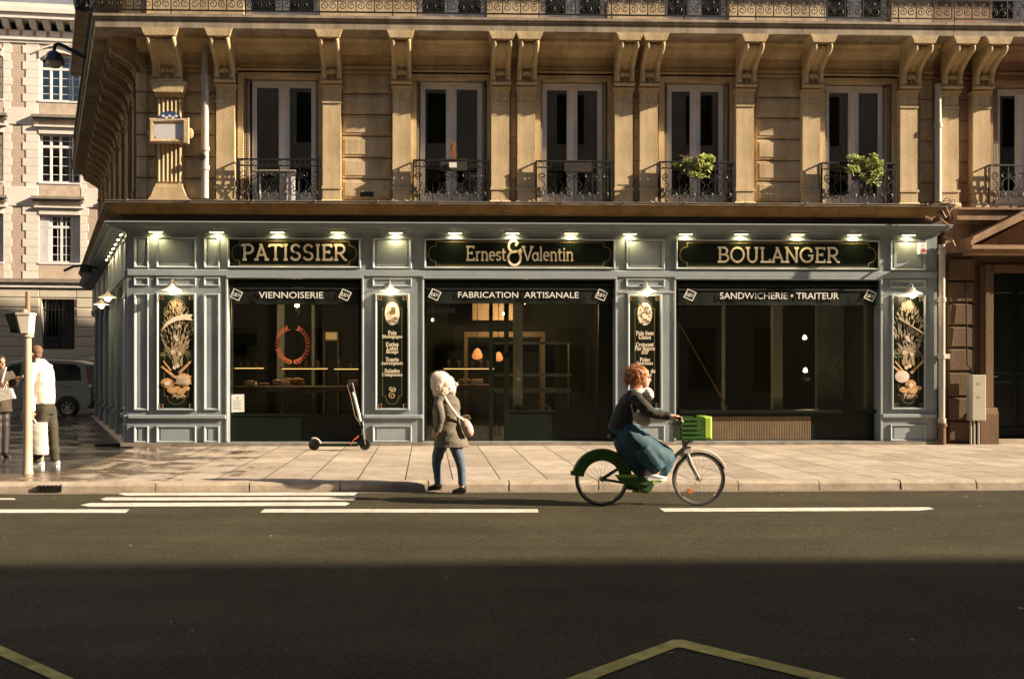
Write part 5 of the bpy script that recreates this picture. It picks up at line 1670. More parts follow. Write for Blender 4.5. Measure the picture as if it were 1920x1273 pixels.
b_ = MB(); b_.cbox(X(1818, 20), X(1844, 20), 19.90, 20.12, Z(790, 20), Z(703, 20), 0.015); b_.build('box', mat('pale_box_paint', (0.42, 0.38, 0.31), 0.6, 0.1), t)
b_ = MB(); x = X(1831, 20)
b_.box(x - 0.04, x + 0.04, 19.896, 19.9, Z(722, 20), Z(717, 20)); b_.box(x - 0.03, x + 0.04, 19.896, 19.9, Z(747, 20), Z(743, 20)); b_.build('marks', M['panelgrey'], t)
b_ = MB()
for dx in (-0.10, -0.03, 0.06): b_.tube([(x + dx, 20.04, 0.0), (x + dx, 20.04, Z(791, 20))], 0.022, 8)
b_.build('conduit', M['pipe'], t)
b_ = MB(); b_.tube([(x - 0.07, 20.05, Z(702, 20)), (x - 0.07, 20.05, Z(692, 20)), (x - 0.13, 20.12, Z(685, 20)), (x - 0.13, 20.17, Z(520, 20))], 0.014, 6)
b_.build('cable', M['iron'], t)
t = thing('wall_bracket', 'rusty iron bracket with cable loops at the end of the ledge', 'bracket', (X(1765, 19.6), 19.75, Z(420, 19.6)))
b_ = MB()
def bp(px, py, Y): return (X(px, Y), Y, Z(py, Y))
for pts, r in (([bp(1735, 408, 19.5), bp(1757, 402, 19.5), bp(1778, 418, 19.5)], 0.022), ([bp(1733, 402, 19.45), bp(1748, 409, 19.45)], 0.03), ([bp(1752, 372, 19.62), bp(1768, 378, 19.5), bp(1782, 376, 19.5)], 0.018),
               ([bp(1757, 396, 19.6), bp(1774, 384, 19.5), bp(1780, 402, 19.4)], 0.025), ([bp(1764, 390, 19.55), bp(1772, 405, 19.5)], 0.03), ([bp(1768, 440, 19.9), bp(1786, 448, 19.7), bp(1790, 458, 19.7)], 0.02)):
    b_.tube(pts, r, 7)
b_.build('arm', mat('rusty_iron', (0.16, 0.09, 0.045), 0.6, 0.4, scale=12, metal=0.3), t)
b_ = MB()
b_.tube([(X(1776, 19.5) + 0.13 * math.cos(a), 19.5, Z(392, 19.5) + 0.27 * math.sin(a)) for a in [k * 0.5236 for k in range(12)]], 0.008, 5, closed=True)
b_.tube([bp(1762, 374, 19.6), bp(1790, 370, 19.5), bp(1788, 395, 19.5), bp(1778, 410, 19.5)], 0.008, 5)
b_.build('cable', M['rubber'], t)
t = thing('alarm_box', 'small white and red alarm box beside the last downlight', 'alarm', (X(1729, 20.08), 20.08, Z(473, 20.08)))
b_ = MB(); b_.cbox(X(1723, 20.08), X(1735, 20.08), 20.04, 20.15, Z(473, 20.08), Z(452, 20.08), 0.012); b_.build('case', M['white'], t)
b_ = MB(); b_.box(X(1727, 20.08), X(1734, 20.08), 20.034, 20.04, Z(470, 20.08), Z(464, 20.08)); b_.build('red_label', mat('red_plastic', (0.55, 0.03, 0.05), 0.5), t)

# ---------------------------------------------------------------- street name plate
t = thing('street_name_plate', 'white street plate under a blue arched plate, in a carved stone frame', 'street sign', (X(318, 20.2), 20.22, Z(272, 20.2)))
Yp_ = 20.14
b_ = MB()
ring(b_, X(280, Yp_), X(352, Yp_), Z(273, Yp_), Z(227, Yp_), Yp_, 0.11, 0.045)
b_.box(X(280, Yp_) + 0.02, X(352, Yp_) - 0.02, Yp_ - 0.004, 20.28, Z(271, Yp_), Z(229, Yp_))
b_.prism([(X(346, Yp_), Z(272, Yp_)), (X(354.5, Yp_), Z(274, Yp_)), (X(354.5, Yp_), Z(226, Yp_)), (X(346, Yp_), Z(230, Yp_))], 'y', Yp_ - 0.06, Yp_ + 0.02)
#b_.tube([(X(357, 20.2) + 0.085 * math.cos(a), 20.24, Z(253, 20.2) + 0.13 * math.sin(a)) for a in [R(-100 + 20 * k) for k in range(11)]], 0.030, 8)
b_.ball((X(355, 20.2), 20.26, Z(253, 20.2)), 0.095, 12, 8, 0.8, 0.3, 1.15); b_.ball((X(279, 20.2), 20.26, Z(253, 20.2)), 0.07, 12, 8, 0.7, 0.3, 1.15)
b_.build('frame', M['stone'], t)
b_ = MB()
c8 = 0.05
x0, x1, z0, z1 = X(289, Yp_), X(346, Yp_), Z(264.5, Yp_), Z(238, Yp_)
oc = [(x0 + c8, z0), (x1 - c8, z0), (x1, z0 + c8), (x1, z1 - c8), (x1 - c8, z1), (x0 + c8, z1), (x0, z1 - c8), (x0, z0 + c8)]
b_.prism(oc, 'y', Yp_ - 0.018, Yp_ - 0.005)
b_.build('plate', mat('white_enamel_plate', (0.66, 0.65, 0.68), 0.3, 0.05), t)
b_ = MB()
a_ = [(X(296.5, Yp_), Z(230, Yp_))] + [(X(318.5, Yp_) + 0.235 * math.cos(R(180 - 15 * k)), Z(230, Yp_) + 0.175 * math.sin(R(180 - 15 * k))) for k in range(13)]
b_.prism(a_[1:], 'y', Yp_ - 0.035, Yp_ - 0.008)
b_.build('arched_plate', mat('blue_enamel', (0.05, 0.08, 0.20), 0.3, 0.15), t)
b_ = MB()
for k in range(5): disc(b_, X(307 + k * 6, Yp_), Z(223 + (k % 2) * 3, Yp_), 0.035, 0.028, Yp_ - 0.037, 7, 0.003)
b_.build('pale_ornament', M['white'], t)

# ---------------------------------------------------------------- window boxes and plants
def leaf_cloud(mb, c, rx, ry, rz, n, size, seed, droop=0.0):
    rr = random.Random(seed)
    lob = [(rr.uniform(-1.05, 1.05), rr.uniform(-0.6, 0.6), rr.uniform(-0.75, 0.75) - 0.2 * abs(rr.gauss(0, 1)), rr.uniform(0.20, 0.46)) for _ in range(19)]
    for i in range(n):
        l = rr.choice(lob)
        d = Vector((rr.gauss(0, 1), rr.gauss(0, 1), rr.gauss(0, 1))).normalized() * l[3] * rr.random() ** 0.4
        p = Vector((c[0] + rx * (l[0] + d.x), c[1] + ry * (l[1] + d.y), c[2] + rz * (l[2] + d.z)))
        u = Vector((rr.gauss(0, 1), rr.gauss(0, 1), rr.gauss(0, 0.7) - droop)).normalized()
        v = u.orthogonal().normalized() * rr.uniform(0.3, 0.55)
        s_ = size * rr.uniform(0.6, 1.3)
        mb.add([p, p + u * s_ * 0.5 + v * s_ * 0.5, p + u * s_, p + u * s_ * 0.5 - v * s_ * 0.5], [(0, 1, 2, 3)])
def plant(label, px0, px1, py0, py1, seed, Y=20.10):
    x0, x1 = X(px0, Y), X(px1, Y)
    zt, zb = Z(py0, Y), Z(py1, Y)
    t = thing('potted_plant', label, 'plant', ((x0 + x1) / 2, Y, zb))
    xm = (x0 + x1) / 2
    zp = zb + (zt - zb) * 0.30
    p = MB()
    p.prism([(Y - 0.09, zb - 0.02), (Y - 0.11, zp), (Y + 0.05, zp), (Y + 0.03, zb - 0.02)], 'x', xm - 0.26, xm + 0.26)
    p.box(xm - 0.27, xm + 0.27, Y - 0.12, Y - 0.10, zp - 0.03, zp)
    p.build('pot', M['terracotta'], t)
    s_ = MB()
    rr = random.Random(seed)
    for i in range(9):
        s_.tube([(xm + rr.uniform(-0.2, 0.2), Y - 0.03, zp - 0.02), (xm + rr.uniform(-0.3, 0.3), Y - 0.06, zp + 0.12), (xm + rr.uniform(-0.36, 0.36), Y - 0.08, zp + 0.22)], 0.006, 4)
    s_.build('stem', M['wood'], t)
    f_ = MB()
    leaf_cloud(f_, (xm, Y - 0.07, zb + (zt - zb) * 0.60), (x1 - x0) * 0.40, 0.15, (zt - zb) * 0.40, 2700, 0.056, seed)
    leaf_cloud(f_, (xm + 0.05, Y - 0.12, zb + 0.02), (x1 - x0) * 0.30, 0.06, (zt - zb) * 0.34, 420, 0.050, seed + 1, 0.5)
    f_.build('foliage', M['leaf'], t)
plant('bushy yellow-green plant trailing over the fourth window railing', 1264, 1338, 284, 322, 3)
plant('round yellow-green plant on the rightmost bakery-building window railing', 1588, 1654, 284, 332, 5)
def wbox(label, px0, px1, py0, py1, card=False, Y=20.09):
    t = thing('window_box', label, 'planter', (X((px0 + px1) / 2, Y), Y, Z(py1, Y)))
    b_ = MB(); b_.prism([(Y - 0.07, Z(py1, Y)), (Y - 0.09, Z(py0, Y)), (Y + 0.05, Z(py0, Y)), (Y + 0.04, Z(py1, Y))], 'x', X(px0, Y), X(px1, Y))
    b_.box(X(px0, Y) - 0.01, X(px1, Y) + 0.01, Y - 0.10, Y + 0.055, Z(py0, Y), Z(py0, Y) + 0.02)
    b_.build('box', M['terracotta'], t)
    if card:
        c = MB(); c.box(X(842, Y), X(856, Y), Y - 0.112, Y - 0.102, Z(316.5, Y), Z(307, Y)); c.build('card', M['white'], t)
wbox('dark window box with a small white card on the second railing', 826, 876, 302, 321, True)
wbox('dark empty window box on the third railing', 1058, 1108, 303, 322)
t = thing('dried_plume', 'brown dried plume standing up behind the second window railing', 'plant', (X(851, 20.2), 20.25, Z(302, 20.2)))
f_ = MB()
rr = random.Random(4)
for i in range(150):
    k = rr.random()
    leafq(f_, X(850, 20.25) + rr.gauss(0, 0.028) * (1 - 0.5 * k), Z(300, 20.25) + 0.32 * k, math.pi / 2 + rr.uniform(-0.6, 0.6), 0.09, 0.009, 20.25 + rr.uniform(-0.04, 0.04))
f_.build('plume', mat('dried_seedhead', (0.20, 0.09, 0.035), 0.8, scale=20, col2=(0.34, 0.17, 0.07)), t)
t = thing('balcony_table', 'small table with a white leg behind the first window railing', 'table', (X(520, 20.4), 20.42, Z_LEDGE))
b_ = MB(); b_.box(X(483, 20.4), X(555, 20.4), 20.30, 20.52, Z(326, 20.4), Z(322.5, 20.4)); b_.build('tabletop', M['pipe'], t)
b_ = MB()
b_.box(X(538, 20.4), X(553, 20.4), 20.38, 20.46, Z_LEDGE, Z(326.5, 20.4)); b_.box(X(486, 20.4), X(489, 20.4), 20.38, 20.42, Z_LEDGE, Z(326.5, 20.4)); b_.build('leg', M['win_white'], t)

# ================================================================== FAR BUILDING at the end of the side street
YFAR = 44.0
M['fb_stone'] = mat('pale_ashlar', (0.58, 0.55, 0.51), 0.85, scale=0.8, bump=0.2, bscale=20, col2=(0.72, 0.69, 0.65))
M['fb_brick'] = brick_mat('brown_brick', (0.36, 0.265, 0.205), (0.45, 0.34, 0.27), (0.50, 0.44, 0.38), 0.22, 0.075, 0.012)
M['fb_base'] = mat('greyish_ashlar', (0.46, 0.42, 0.34), 0.9, scale=0.9, bump=0.3, bscale=20, col2=(0.60, 0.55, 0.46))
M['fb_apron'] = mat('rough_apron_stone', (0.40, 0.32, 0.25), 0.9, scale=2.5, bump=0.3, bscale=20, col2=(0.56, 0.47, 0.39))
M['fb_ledge'] = mat('weathered_ledge', (0.22, 0.20, 0.17), 0.9, 0.3, scale=2)
M['roof'] = mat('zinc_roof', (0.20, 0.22, 0.25), 0.5, 0.2, scale=1.2, metal=0.3, streak=True)
M['fb_white'] = mat('white_joinery', (0.70, 0.70, 0.72), 0.5, 0.06)
M['louvre'] = mat('white_shutter_paint', (0.60, 0.60, 0.64), 0.6, 0.08, scale=2)
M['red_brick'] = brick_mat('red_brick', (0.42, 0.12, 0.07), (0.36, 0.10, 0.06), (0.40, 0.34, 0.3), 0.22, 0.075, 0.012)
def fx(px): return X(px, YFAR)
def fz(py): return Z(py, YFAR, 100)
FB = thing('school_building', 'pale stone and brick building with white mullioned windows closing the side street', 'building', (fx(112), YFAR, -0.02))
PER = 139
bays = [112 + PER * k for k in range(-4, 4)]
xa, xb = fx(bays[0] - 61), fx(bays[-1] + 61)
rows = [(103, 190), (251, 343), (402, 493)]
holes = []
for c in bays:
    for t_, b_ in rows: holes.append((fx(c - 37), fx(c + 37), fz(b_), fz(t_)))
gh = [(fx(c - 32), fx(c + 28), fz(655), fz(561)) for c in bays]
w_ = MB(); wall_holes(w_, xa, xb, fz(526), fz(60), holes, YFAR, 0.4); w_.build('brick_wall', M['fb_brick'], FB)
w_ = MB(); wall_holes(w_, xa, xb, -0.05, fz(526), gh, YFAR - 0.10, 0.5); w_.build('base_wall', M['fb_base'], FB)
w_ = MB(); w_.box(xa, xb, YFAR + 0.9, YFAR + 10, -0.05, fz(45)); w_.build('body', M['room'], FB)
q_ = MB()
for c in bays:
    for s_ in (-1, 1):
        z, i = fz(524), 0
        while z < fz(84):
            w = (12.5 if i % 2 else 15.5) if s_ > 0 else (24 if i % 2 else 30)
            a, b = sorted((fx(c + s_ * 37.3), fx(c + s_ * (37 + w))))
            q_.cbox(a, b, YFAR - 0.026, YFAR + 0.02, z + 0.004, z + 0.345, 0.006)
            z += 0.35; i += 1
    for pa, pb in ((240, 252), (391, 403)):
        q_.box(fx(c - 37.2), fx(c + 37.2), YFAR - 0.06, YFAR + 0.02, fz(pb) + 0.002, fz(pa))
        q_.box(fx(c - 45), fx(c + 45), YFAR - 0.16, YFAR - 0.0, fz(pa), fz(pa) + 0.08)
    n_a = 8
    for k in range(n_a):                                     # segmental arch over the top window
        t0, t1 = -37 + 74 * k / n_a, -37 + 74 * (k + 1) / n_a
        h = lambda t_: 103 + 0.0085 * t_ * t_ - 9
        q_.prism([(fx(c + t0), fz(h(t0) + 6)), (fx(c + t1), fz(h(t1) + 6)), (fx(c + t1), fz(h(t1) - 6)), (fx(c + t0), fz(h(t0) - 6))], 'y', YFAR - 0.07, YFAR + 0.05)
        q_.prism([(fx(c + t0), fz(h(t0) - 6.1)), (fx(c + t1), fz(h(t1) - 6.1)), (fx(c + t1), fz(h(t1) - 9)), (fx(c + t0), fz(h(t0) - 9))], 'y', YFAR - 0.16, YFAR + 0.02)
for p0, p1 in ((205, 236), (352, 388)):
    for c in bays: q_.cbox(fx(c + 39), fx(c + PER - 39), YFAR - 0.048, YFAR + 0.02, fz(p1), fz(p0), 0.01)
q_.build('quoins', M['fb_stone'], FB)
q_ = MB()
q_.box(xa, xb, YFAR - 0.06, YFAR + 0.05, fz(84), fz(72)); q_.box(xa, xb, YFAR - 0.12, YFAR + 0.05, fz(79), fz(75))
q_.box(xa, xb, YFAR - 0.55, YFAR + 0.2, fz(45), fz(35)); q_.box(xa, xb, YFAR - 0.65, YFAR + 0.2, fz(35), fz(26)); q_.box(xa, xb, YFAR - 0.50, YFAR + 0.2, fz(26), fz(16))
x = xa
while x < xb:
    q_.prism([(YFAR + 0.02, fz(60)), (YFAR - 0.28, fz(56)), (YFAR - 0.5, fz(46)), (YFAR + 0.02, fz(46))], 'x', x, x + 0.27)
    x += 0.56
q_.build('cornice', M['fb_stone'], FB)
q_ = MB(); x = xa + 0.08
while x < xb:
    q_.box(x - 0.02, x + 0.12, YFAR - 0.025, YFAR + 0.02, fz(71), fz(61)); x += 0.56
q_.build('red_brick_frieze', M['red_brick'], FB)
q_ = MB(); q_.box(xa, xb, YFAR - 0.02, YFAR + 0.02, fz(72), fz(60)); q_.build('frieze', M['fb_stone'], FB)
for c in bays:
    for pa, pb in ((191, 225), (345, 377), (496, 525)):
        q_ = MB(); q_.box(fx(c - 36.8), fx(c + 36.8), YFAR - 0.03, YFAR + 0.02, fz(pb), fz(pa))
        q_.build('apron_panel', M['fb_apron'], FB)
q_ = MB()
for c in bays:
    for pb in (219, 371): 
        q_.box(fx(c - 49), fx(c + 47), YFAR - 0.28, YFAR, fz(pb + 4), fz(pb - 1)); q_.box(fx(c - 47), fx(c + 45), YFAR - 0.18, YFAR, fz(pb + 9), fz(pb + 4))
q_.box(xa, xb, YFAR - 0.32, YFAR + 0.05, fz(531), fz(524))
q_.build('ledge', M['fb_ledge'], FB)
q_ = MB(); q_.box(xa, xb, YFAR - 0.22, YFAR + 0.05, fz(540), fz(531)); q_.build('string_course', M['fb_stone'], FB)
q_ = MB()
z = fz(541)
while z > 0:
    xs_ = [xa] + sum([[fx(c - 36), fx(c + 32)] for c in bays], []) + [xb]
    for a, b in zip(xs_[0::2], xs_[1::2]): q_.cbox(a, b, YFAR - 0.135, YFAR - 0.09, z - 0.40, z - 0.025, 0.015)
    if z - 0.4 > fz(561):
        for c in bays: q_.cbox(fx(c - 35), fx(c + 31), YFAR - 0.13, YFAR - 0.09, z - 0.40, z - 0.025, 0.015)
    z -= 0.425
q_.build('rusticated_blocks', M['fb_base'], FB)
q_ = MB(); q_.prism([(YFAR - 0.4, fz(16)), (YFAR + 3.0, fz(16) + 3.5), (YFAR + 9, fz(16) + 4), (YFAR + 9, fz(16))], 'x', xa, xb); q_.build('roof', M['roof'], FB)
def far_win(c, t_, b_, kind):
    f_ = MB()
    x0, x1, z0, z1 = fx(c - 37), fx(c + 37), fz(b_), fz(t_)
    y = YFAR + 0.16
    f_.box(x0 - 0.02, x1 + 0.02, YFAR - 0.06, y + 0.06, z0 - 0.07, z0)
    zt_ = z1 - (z1 - z0) * (0.28 if kind else 0.32)
    if kind == 2: xl, xrr = fx(c - 19), fx(c + 22)
    else: xl, xrr = x0, x1
    for x, w in ((xl, 0.09), (xrr - 0.09, 0.09), ((xl + xrr) / 2 - 0.05, 0.10)): f_.box(x, x + w, y, y + 0.06, z0, z1)
    if kind != 2:
        for x in (xl + (xrr - xl) * 0.26, xl + (xrr - xl) * 0.80): f_.box(x - 0.04, x + 0.04, y - 0.003, y + 0.06, z0, z1)
    for z, w in ((z0, 0.09), (z1 - 0.09, 0.09), (zt_, 0.11)): f_.box(xl, xrr, y - 0.006, y + 0.06, z, z + w)
    for k in range(1, 4): f_.box(xl, xrr, y + 0.02, y + 0.045, z0 + (zt_ - z0) * k / 4 - 0.012, z0 + (zt_ - z0) * k / 4 + 0.012)
    f_.box(xl, xrr, y + 0.02, y + 0.045, (zt_ + z1) / 2, (zt_ + z1) / 2 + 0.024)
    for k in (1, 3): f_.box(xl + (xrr - xl) * k / 4 + (0.06 if k == 1 else -0.06), xl + (xrr - xl) * k / 4 + (0.085 if k == 1 else -0.035), y + 0.022, y + 0.043, z0, z1)
    w = f_.build('window', M['fb_white'], FB)
    MB().box(xl + 0.02, xrr - 0.02, y + 0.03, y + 0.035, z0 + 0.02, z1 - 0.02).build('pane', M['glass'], w)
    if kind == 1:
        cu = MB()
        for u in (0.10, 0.34, 0.60, 0.78):
            cu.box(xl + (xrr - xl) * u, xl + (xrr - xl) * (u + 0.10), y + 0.14, y + 0.16, z0 + 0.05, zt_ + 0.1)
        cu.build('curtain', mat('ochre_curtain', (0.55, 0.36, 0.14), 0.9, 0.15), w)
    if kind == 2:
        s_ = MB()
        for a, b in ((x0 + 0.01, xl - 0.015), (xrr + 0.015, x1 - 0.01)):
            s_.box(a, b, y - 0.03, y + 0.01, z0 + 0.01, zt_); s_.box(a, b, y - 0.03, y + 0.01, zt_ + 0.03, z1 - 0.01)
            k = z0 + 0.1
            while k < z1 - 0.1:
                s_.box(a + 0.05, b - 0.05, y - 0.042, y - 0.03, k, k + 0.03); k += 0.075
        s_.build('shutter', M['louvre'], w)
for c in bays:
    for k, (t_, b_) in enumerate(rows): far_win(c, t_, b_, k)
    f_ = MB()
    x0, x1, z0, z1 = fx(c - 32), fx(c + 28), fz(655), fz(561)
    for k in range(9): f_.box(x0 + (x1 - x0) * (k + 0.5) / 9 - 0.012, x0 + (x1 - x0) * (k + 0.5) / 9 + 0.012, YFAR + 0.05, YFAR + 0.075, z0, z1)
    for z in (z0 + 0.4, z0 + 1.7): f_.box(x0, x1, YFAR + 0.045, YFAR + 0.08, z, z + 0.04)
    f_.box((x0 + x1) / 2 - 0.05, (x0 + x1) / 2 + 0.05, YFAR + 0.25, YFAR + 0.32, z0, z1)
    w = f_.build('barred_window', M['iron'], FB)
    MB().box(x0, x1, YFAR + 0.27, YFAR + 0.275, z0, z1).build('pane', M['glass'], w)

LBD = thing('sky_blocker', 'unseen pale stone block added across the side street to hold back sky light', 'building', (-22, 21, 0))
w_ = MB()  # block added out of view to cut sky light on the shaded road
lh = []
for i in range(12):
    for z0 in (0.8, 4.8, 8.6, 12.2, 15.6): lh.append((-62 + i * 3.2, -60.7 + i * 3.2, z0, z0 + 2.5))
for a, b, c, d in lh: w_.box(a, b, 20.9, 20.95, c, d)
w_.build('window', M['black'], LBD)
w_ = MB()
w_.box(-66, -22.5, 21.0, 38, 0, 23); w_.box(-66, -22.4, 20.5, 21.0, 7.9, 8.2)
w_.box(-66, -22.45, 20.7, 21.0, 4.1, 4.4)
w_.build('wall', M['fb_base'], LBD)
# ================================================================== OPPOSITE ROW (behind the camera: it throws the shade on the road)
OPP = thing('tall_building', 'tall pale stone building across the street whose roof shades the road', 'building', (20, -4.6, 0))
OPY, OPH = -4.55, 25.7
w_ = MB()
oh = []
for i in range(52):
    x = -36 + i * 3.0
    for z0 in (0.6, 4.6, 8.4, 12.0, 15.4, 18.8): oh.append((x, x + 1.25, z0, z0 + (2.9 if z0 < 1 else 2.3)))
for a, b, c, d in oh:
    w_.box(a, b, OPY - 0.25, OPY - 0.2, c, d)
w_.build('window', M['black'], OPP)
def quick(mb, x0, x1, z0, z1, holes, y):
    rws = sorted({h[2] for h in holes})
    zprev = z0
    for r_ in rws:
        hs = sorted([h for h in holes if h[2] == r_])
        mb.quad((x0, y, zprev), (x1, y, zprev), (x1, y, r_), (x0, y, r_))
        t_ = hs[0][3]; xp = x0
        for h in hs:
            mb.quad((xp, y, r_), (h[0], y, r_), (h[0], y, t_), (xp, y, t_)); xp = h[1]
        mb.quad((xp, y, r_), (x1, y, r_), (x1, y, t_), (xp, y, t_))
        zprev = t_
    mb.quad((x0, y, zprev), (x1, y, zprev), (x1, y, z1), (x0, y, z1))
w_ = MB(); quick(w_, -40, 125, 0, OPH, oh, OPY)
w_.box(-40, 125, OPY - 8, OPY - 0.3, 0, OPH); w_.box(-40, 125, OPY, OPY + 0.15, 7.9, 8.2)
w_.build('wall', mat('opposite_stone', (0.36, 0.31, 0.25), 0.9, scale=0.5), OPP)
# ================================================================== STREET THINGS
def frame_box(mb, pts, y0, y1): mb.prism(pts, 'y', y0, y1)
PX_, PY_ = G(52, 888, 0.0)
t = thing('signal_pole', 'sunlit traffic signal pole at the kerb in front of the man in the white jacket', 'traffic signal', (PX_, PY_, 0))
k = 1867 / PY_ / 1.003
def pp(px, py): return (X(px, PY_), Z(py, PY_, 50))
M['pole'] = mat('cream_pole_paint', (0.42, 0.34, 0.25), 0.5, 0.12, scale=6, streak=True)
b_ = MB()
x, zt_ = PX_, pp(50, 622)[1]
b_.lathe([(0.080, 0), (0.080, 0.03), (0.068, 0.05), (0.066, 0.5), (0.052, zt_)], (PX_, PY_, 0), 18)
b_.build('pole', M['pole'], t)
b_ = MB(); b_.tube([(PX_, PY_, zt_), (PX_, PY_, pp(50, 547)[1])], 0.034, 10); b_.build('upper_post', mat('brown_post', (0.25, 0.16, 0.09), 0.6), t)
b_ = MB()
q = [pp(37, 588), pp(61.5, 592), pp(59, 625), pp(46, 625)]
frame_box(b_, [(a - 0.0, z) for a, z in q], PY_ - 0.13, PY_ + 0.10)
b_.box(pp(36, 0)[0], pp(63, 0)[0], PY_ - 0.14, PY_ + 0.11, pp(0, 591)[1], pp(0, 587)[1])
b_.build('signal_housing', M['shade'], t)
b_ = MB()
q = [pp(17, 590), pp(36, 588), pp(44, 622), pp(27, 618)]
frame_box(b_, q, PY_ - 0.16, PY_ + 0.05)
b_.box(pp(22, 0)[0], pp(38, 0)[0], PY_ - 0.05, PY_ + 0.03, pp(0, 624)[1], pp(0, 617)[1])
b_.build('signal_visor', M['black'], t)
b_ = MB(); b_.lathe([(0.07, -0.04), (0.085, -0.03), (0.085, 0.03), (0.07, 0.04)], (PX_, PY_, pp(0, 628)[1]), 14); b_.ball((PX_ - 0.03, PY_ - 0.02, pp(0, 585)[1]), 0.045, 10, 6)
b_.build('clamp', M['pole'], t)

# lantern on its arm over the side street
YL_ = 23.2
t = thing('street_lantern', 'dark dome street lantern hanging from a curved arm high on the corner', 'street lamp', (X(158, YL_), YL_, Z(108, YL_)))
def lp(px, py): return (X(px, YL_), YL_, Z(py, YL_, 120))
b_ = MB(); b_.tube([lp(196, 124), lp(176, 116), lp(156, 106), lp(138, 96), lp(120, 87), lp(110, 83), lp(103, 85), lp(101.5, 96)], [0.05, 0.05, 0.048, 0.045, 0.04, 0.04, 0.04, 0.04], 8)
b_.build('arm', M['iron'], t)
c = lp(101, 97); r = 0.225
b_ = MB(); b_.lathe([(0.03, 0.02), (0.08, 0.0), (0.15, -0.05), (0.20, -0.13), (0.225, -0.20), (0.25, -0.24), (0.245, -0.26), (0.20, -0.24)], c, 22); b_.build('hood', mat('dark_blue_enamel', (0.03, 0.045, 0.06), 0.3, 0.2), t)
b_ = MB(); b_.lathe([(0.19, -0.24), (0.18, -0.31), (0.13, -0.36), (0.02, -0.385)], c, 20); b_.build('glass_bowl', mat('milky_glass', (0.55, 0.54, 0.50), 0.2), t)
# green lit board of a shop down the side street
YS_ = 27.5
t = thing('lit_shop_board', 'tilted board with a green lit face on the side street flank', 'sign', (X(178, YS_), YS_, Z(500, YS_)))
def gp_(px, py, dy=0): return (X(px, YS_ + dy), YS_ + dy, Z(py, YS_ + dy, 170))
b_ = MB()
f0, f1, f2, f3 = gp_(164, 500), gp_(180, 498), gp_(193, 456), gp_(183, 454)
o_ = Vector((0.10, 0.25, 0))
vs = [Vector(v) for v in (f0, f1, f2, f3)]
b_.add(vs + [v + o_ for v in vs], [(0, 1, 2, 3), (4, 7, 6, 5), (0, 4, 5, 1), (1, 5, 6, 2), (2, 6, 7, 3), (3, 7, 4, 0)])
b_.build('casing', M['black'], t)
b_ = MB()
ce = sum(vs, Vector()) / 4
b_.add([ce + (v - ce) * 0.84 + Vector((-0.004, -0.012, 0)) for v in vs], [(0, 1, 2, 3)])
b_.build('lit_face', emis('green_tube', (0.40, 0.85, 0.55), 0.45), t)
b_ = MB(); b_.tube([gp_(120, 508), gp_(137, 500), gp_(160, 497), gp_(186, 503)], 0.035, 6); b_.box(gp_(153, 0)[0], gp_(168, 0)[0], YS_ - 0.1, YS_ + 0.2, gp_(0, 511)[2], gp_(0, 500)[2])
b_.build('bracket', M['iron'], t)
# hanging pot at the very top of the corner
b_ = MB(); p_ = (X(157, 19.9), 19.9, Z(14, 19.9)); b_.lathe([(0.01, 0.25), (0.16, 0.22), (0.20, 0.0), (0.17, -0.14), (0.02, -0.17)], p_, 16)
b_.tube([(p_[0] + 0.15, p_[1], p_[2]), (p_[0] + 0.42, p_[1] + 0.1, p_[2] + 0.02)], 0.02, 6)
tag(b_.build('corner_spotlight', M['iron'], origin=p_), 'dark round floodlight fixed at the corner of the long balcony', 'lamp')

# ---------------------------------------------------------------- people
def remesh(mb, name, m, parent, voxel=0.008, smooth=5, fac=0.5):
    o = mb.build(name + '_src', m, parent)
    md = o.modifiers.new('r', 'REMESH'); md.mode = 'VOXEL'; md.voxel_size = voxel
    ms = o.modifiers.new('s', 'SMOOTH'); ms.iterations, ms.factor = smooth, fac
    bpy.context.view_layer.update()
    dg = bpy.context.evaluated_depsgraph_get()
    me = bpy.data.meshes.new_from_object(o.evaluated_get(dg))
    old = o.data
    o.modifiers.clear()
    o.data = me
    bpy.data.meshes.remove(old)
    me.name = name
    o.name = name
    for p in me.polygons: p.use_smooth = True
    WM[o.name] = WM[parent.name]
    return o
def frame3(c, fwd, up=(0, 0, 1)):
    f = Vector(fwd).normalized()
    u = Vector(up); u = (u - f * u.dot(f)).normalized()
    l = u.cross(f)
    m = Matrix.Identity(4)
    for i in range(3): m[i][0], m[i][1], m[i][2], m[i][3] = f[i], l[i], u[i], c[i]
    return m
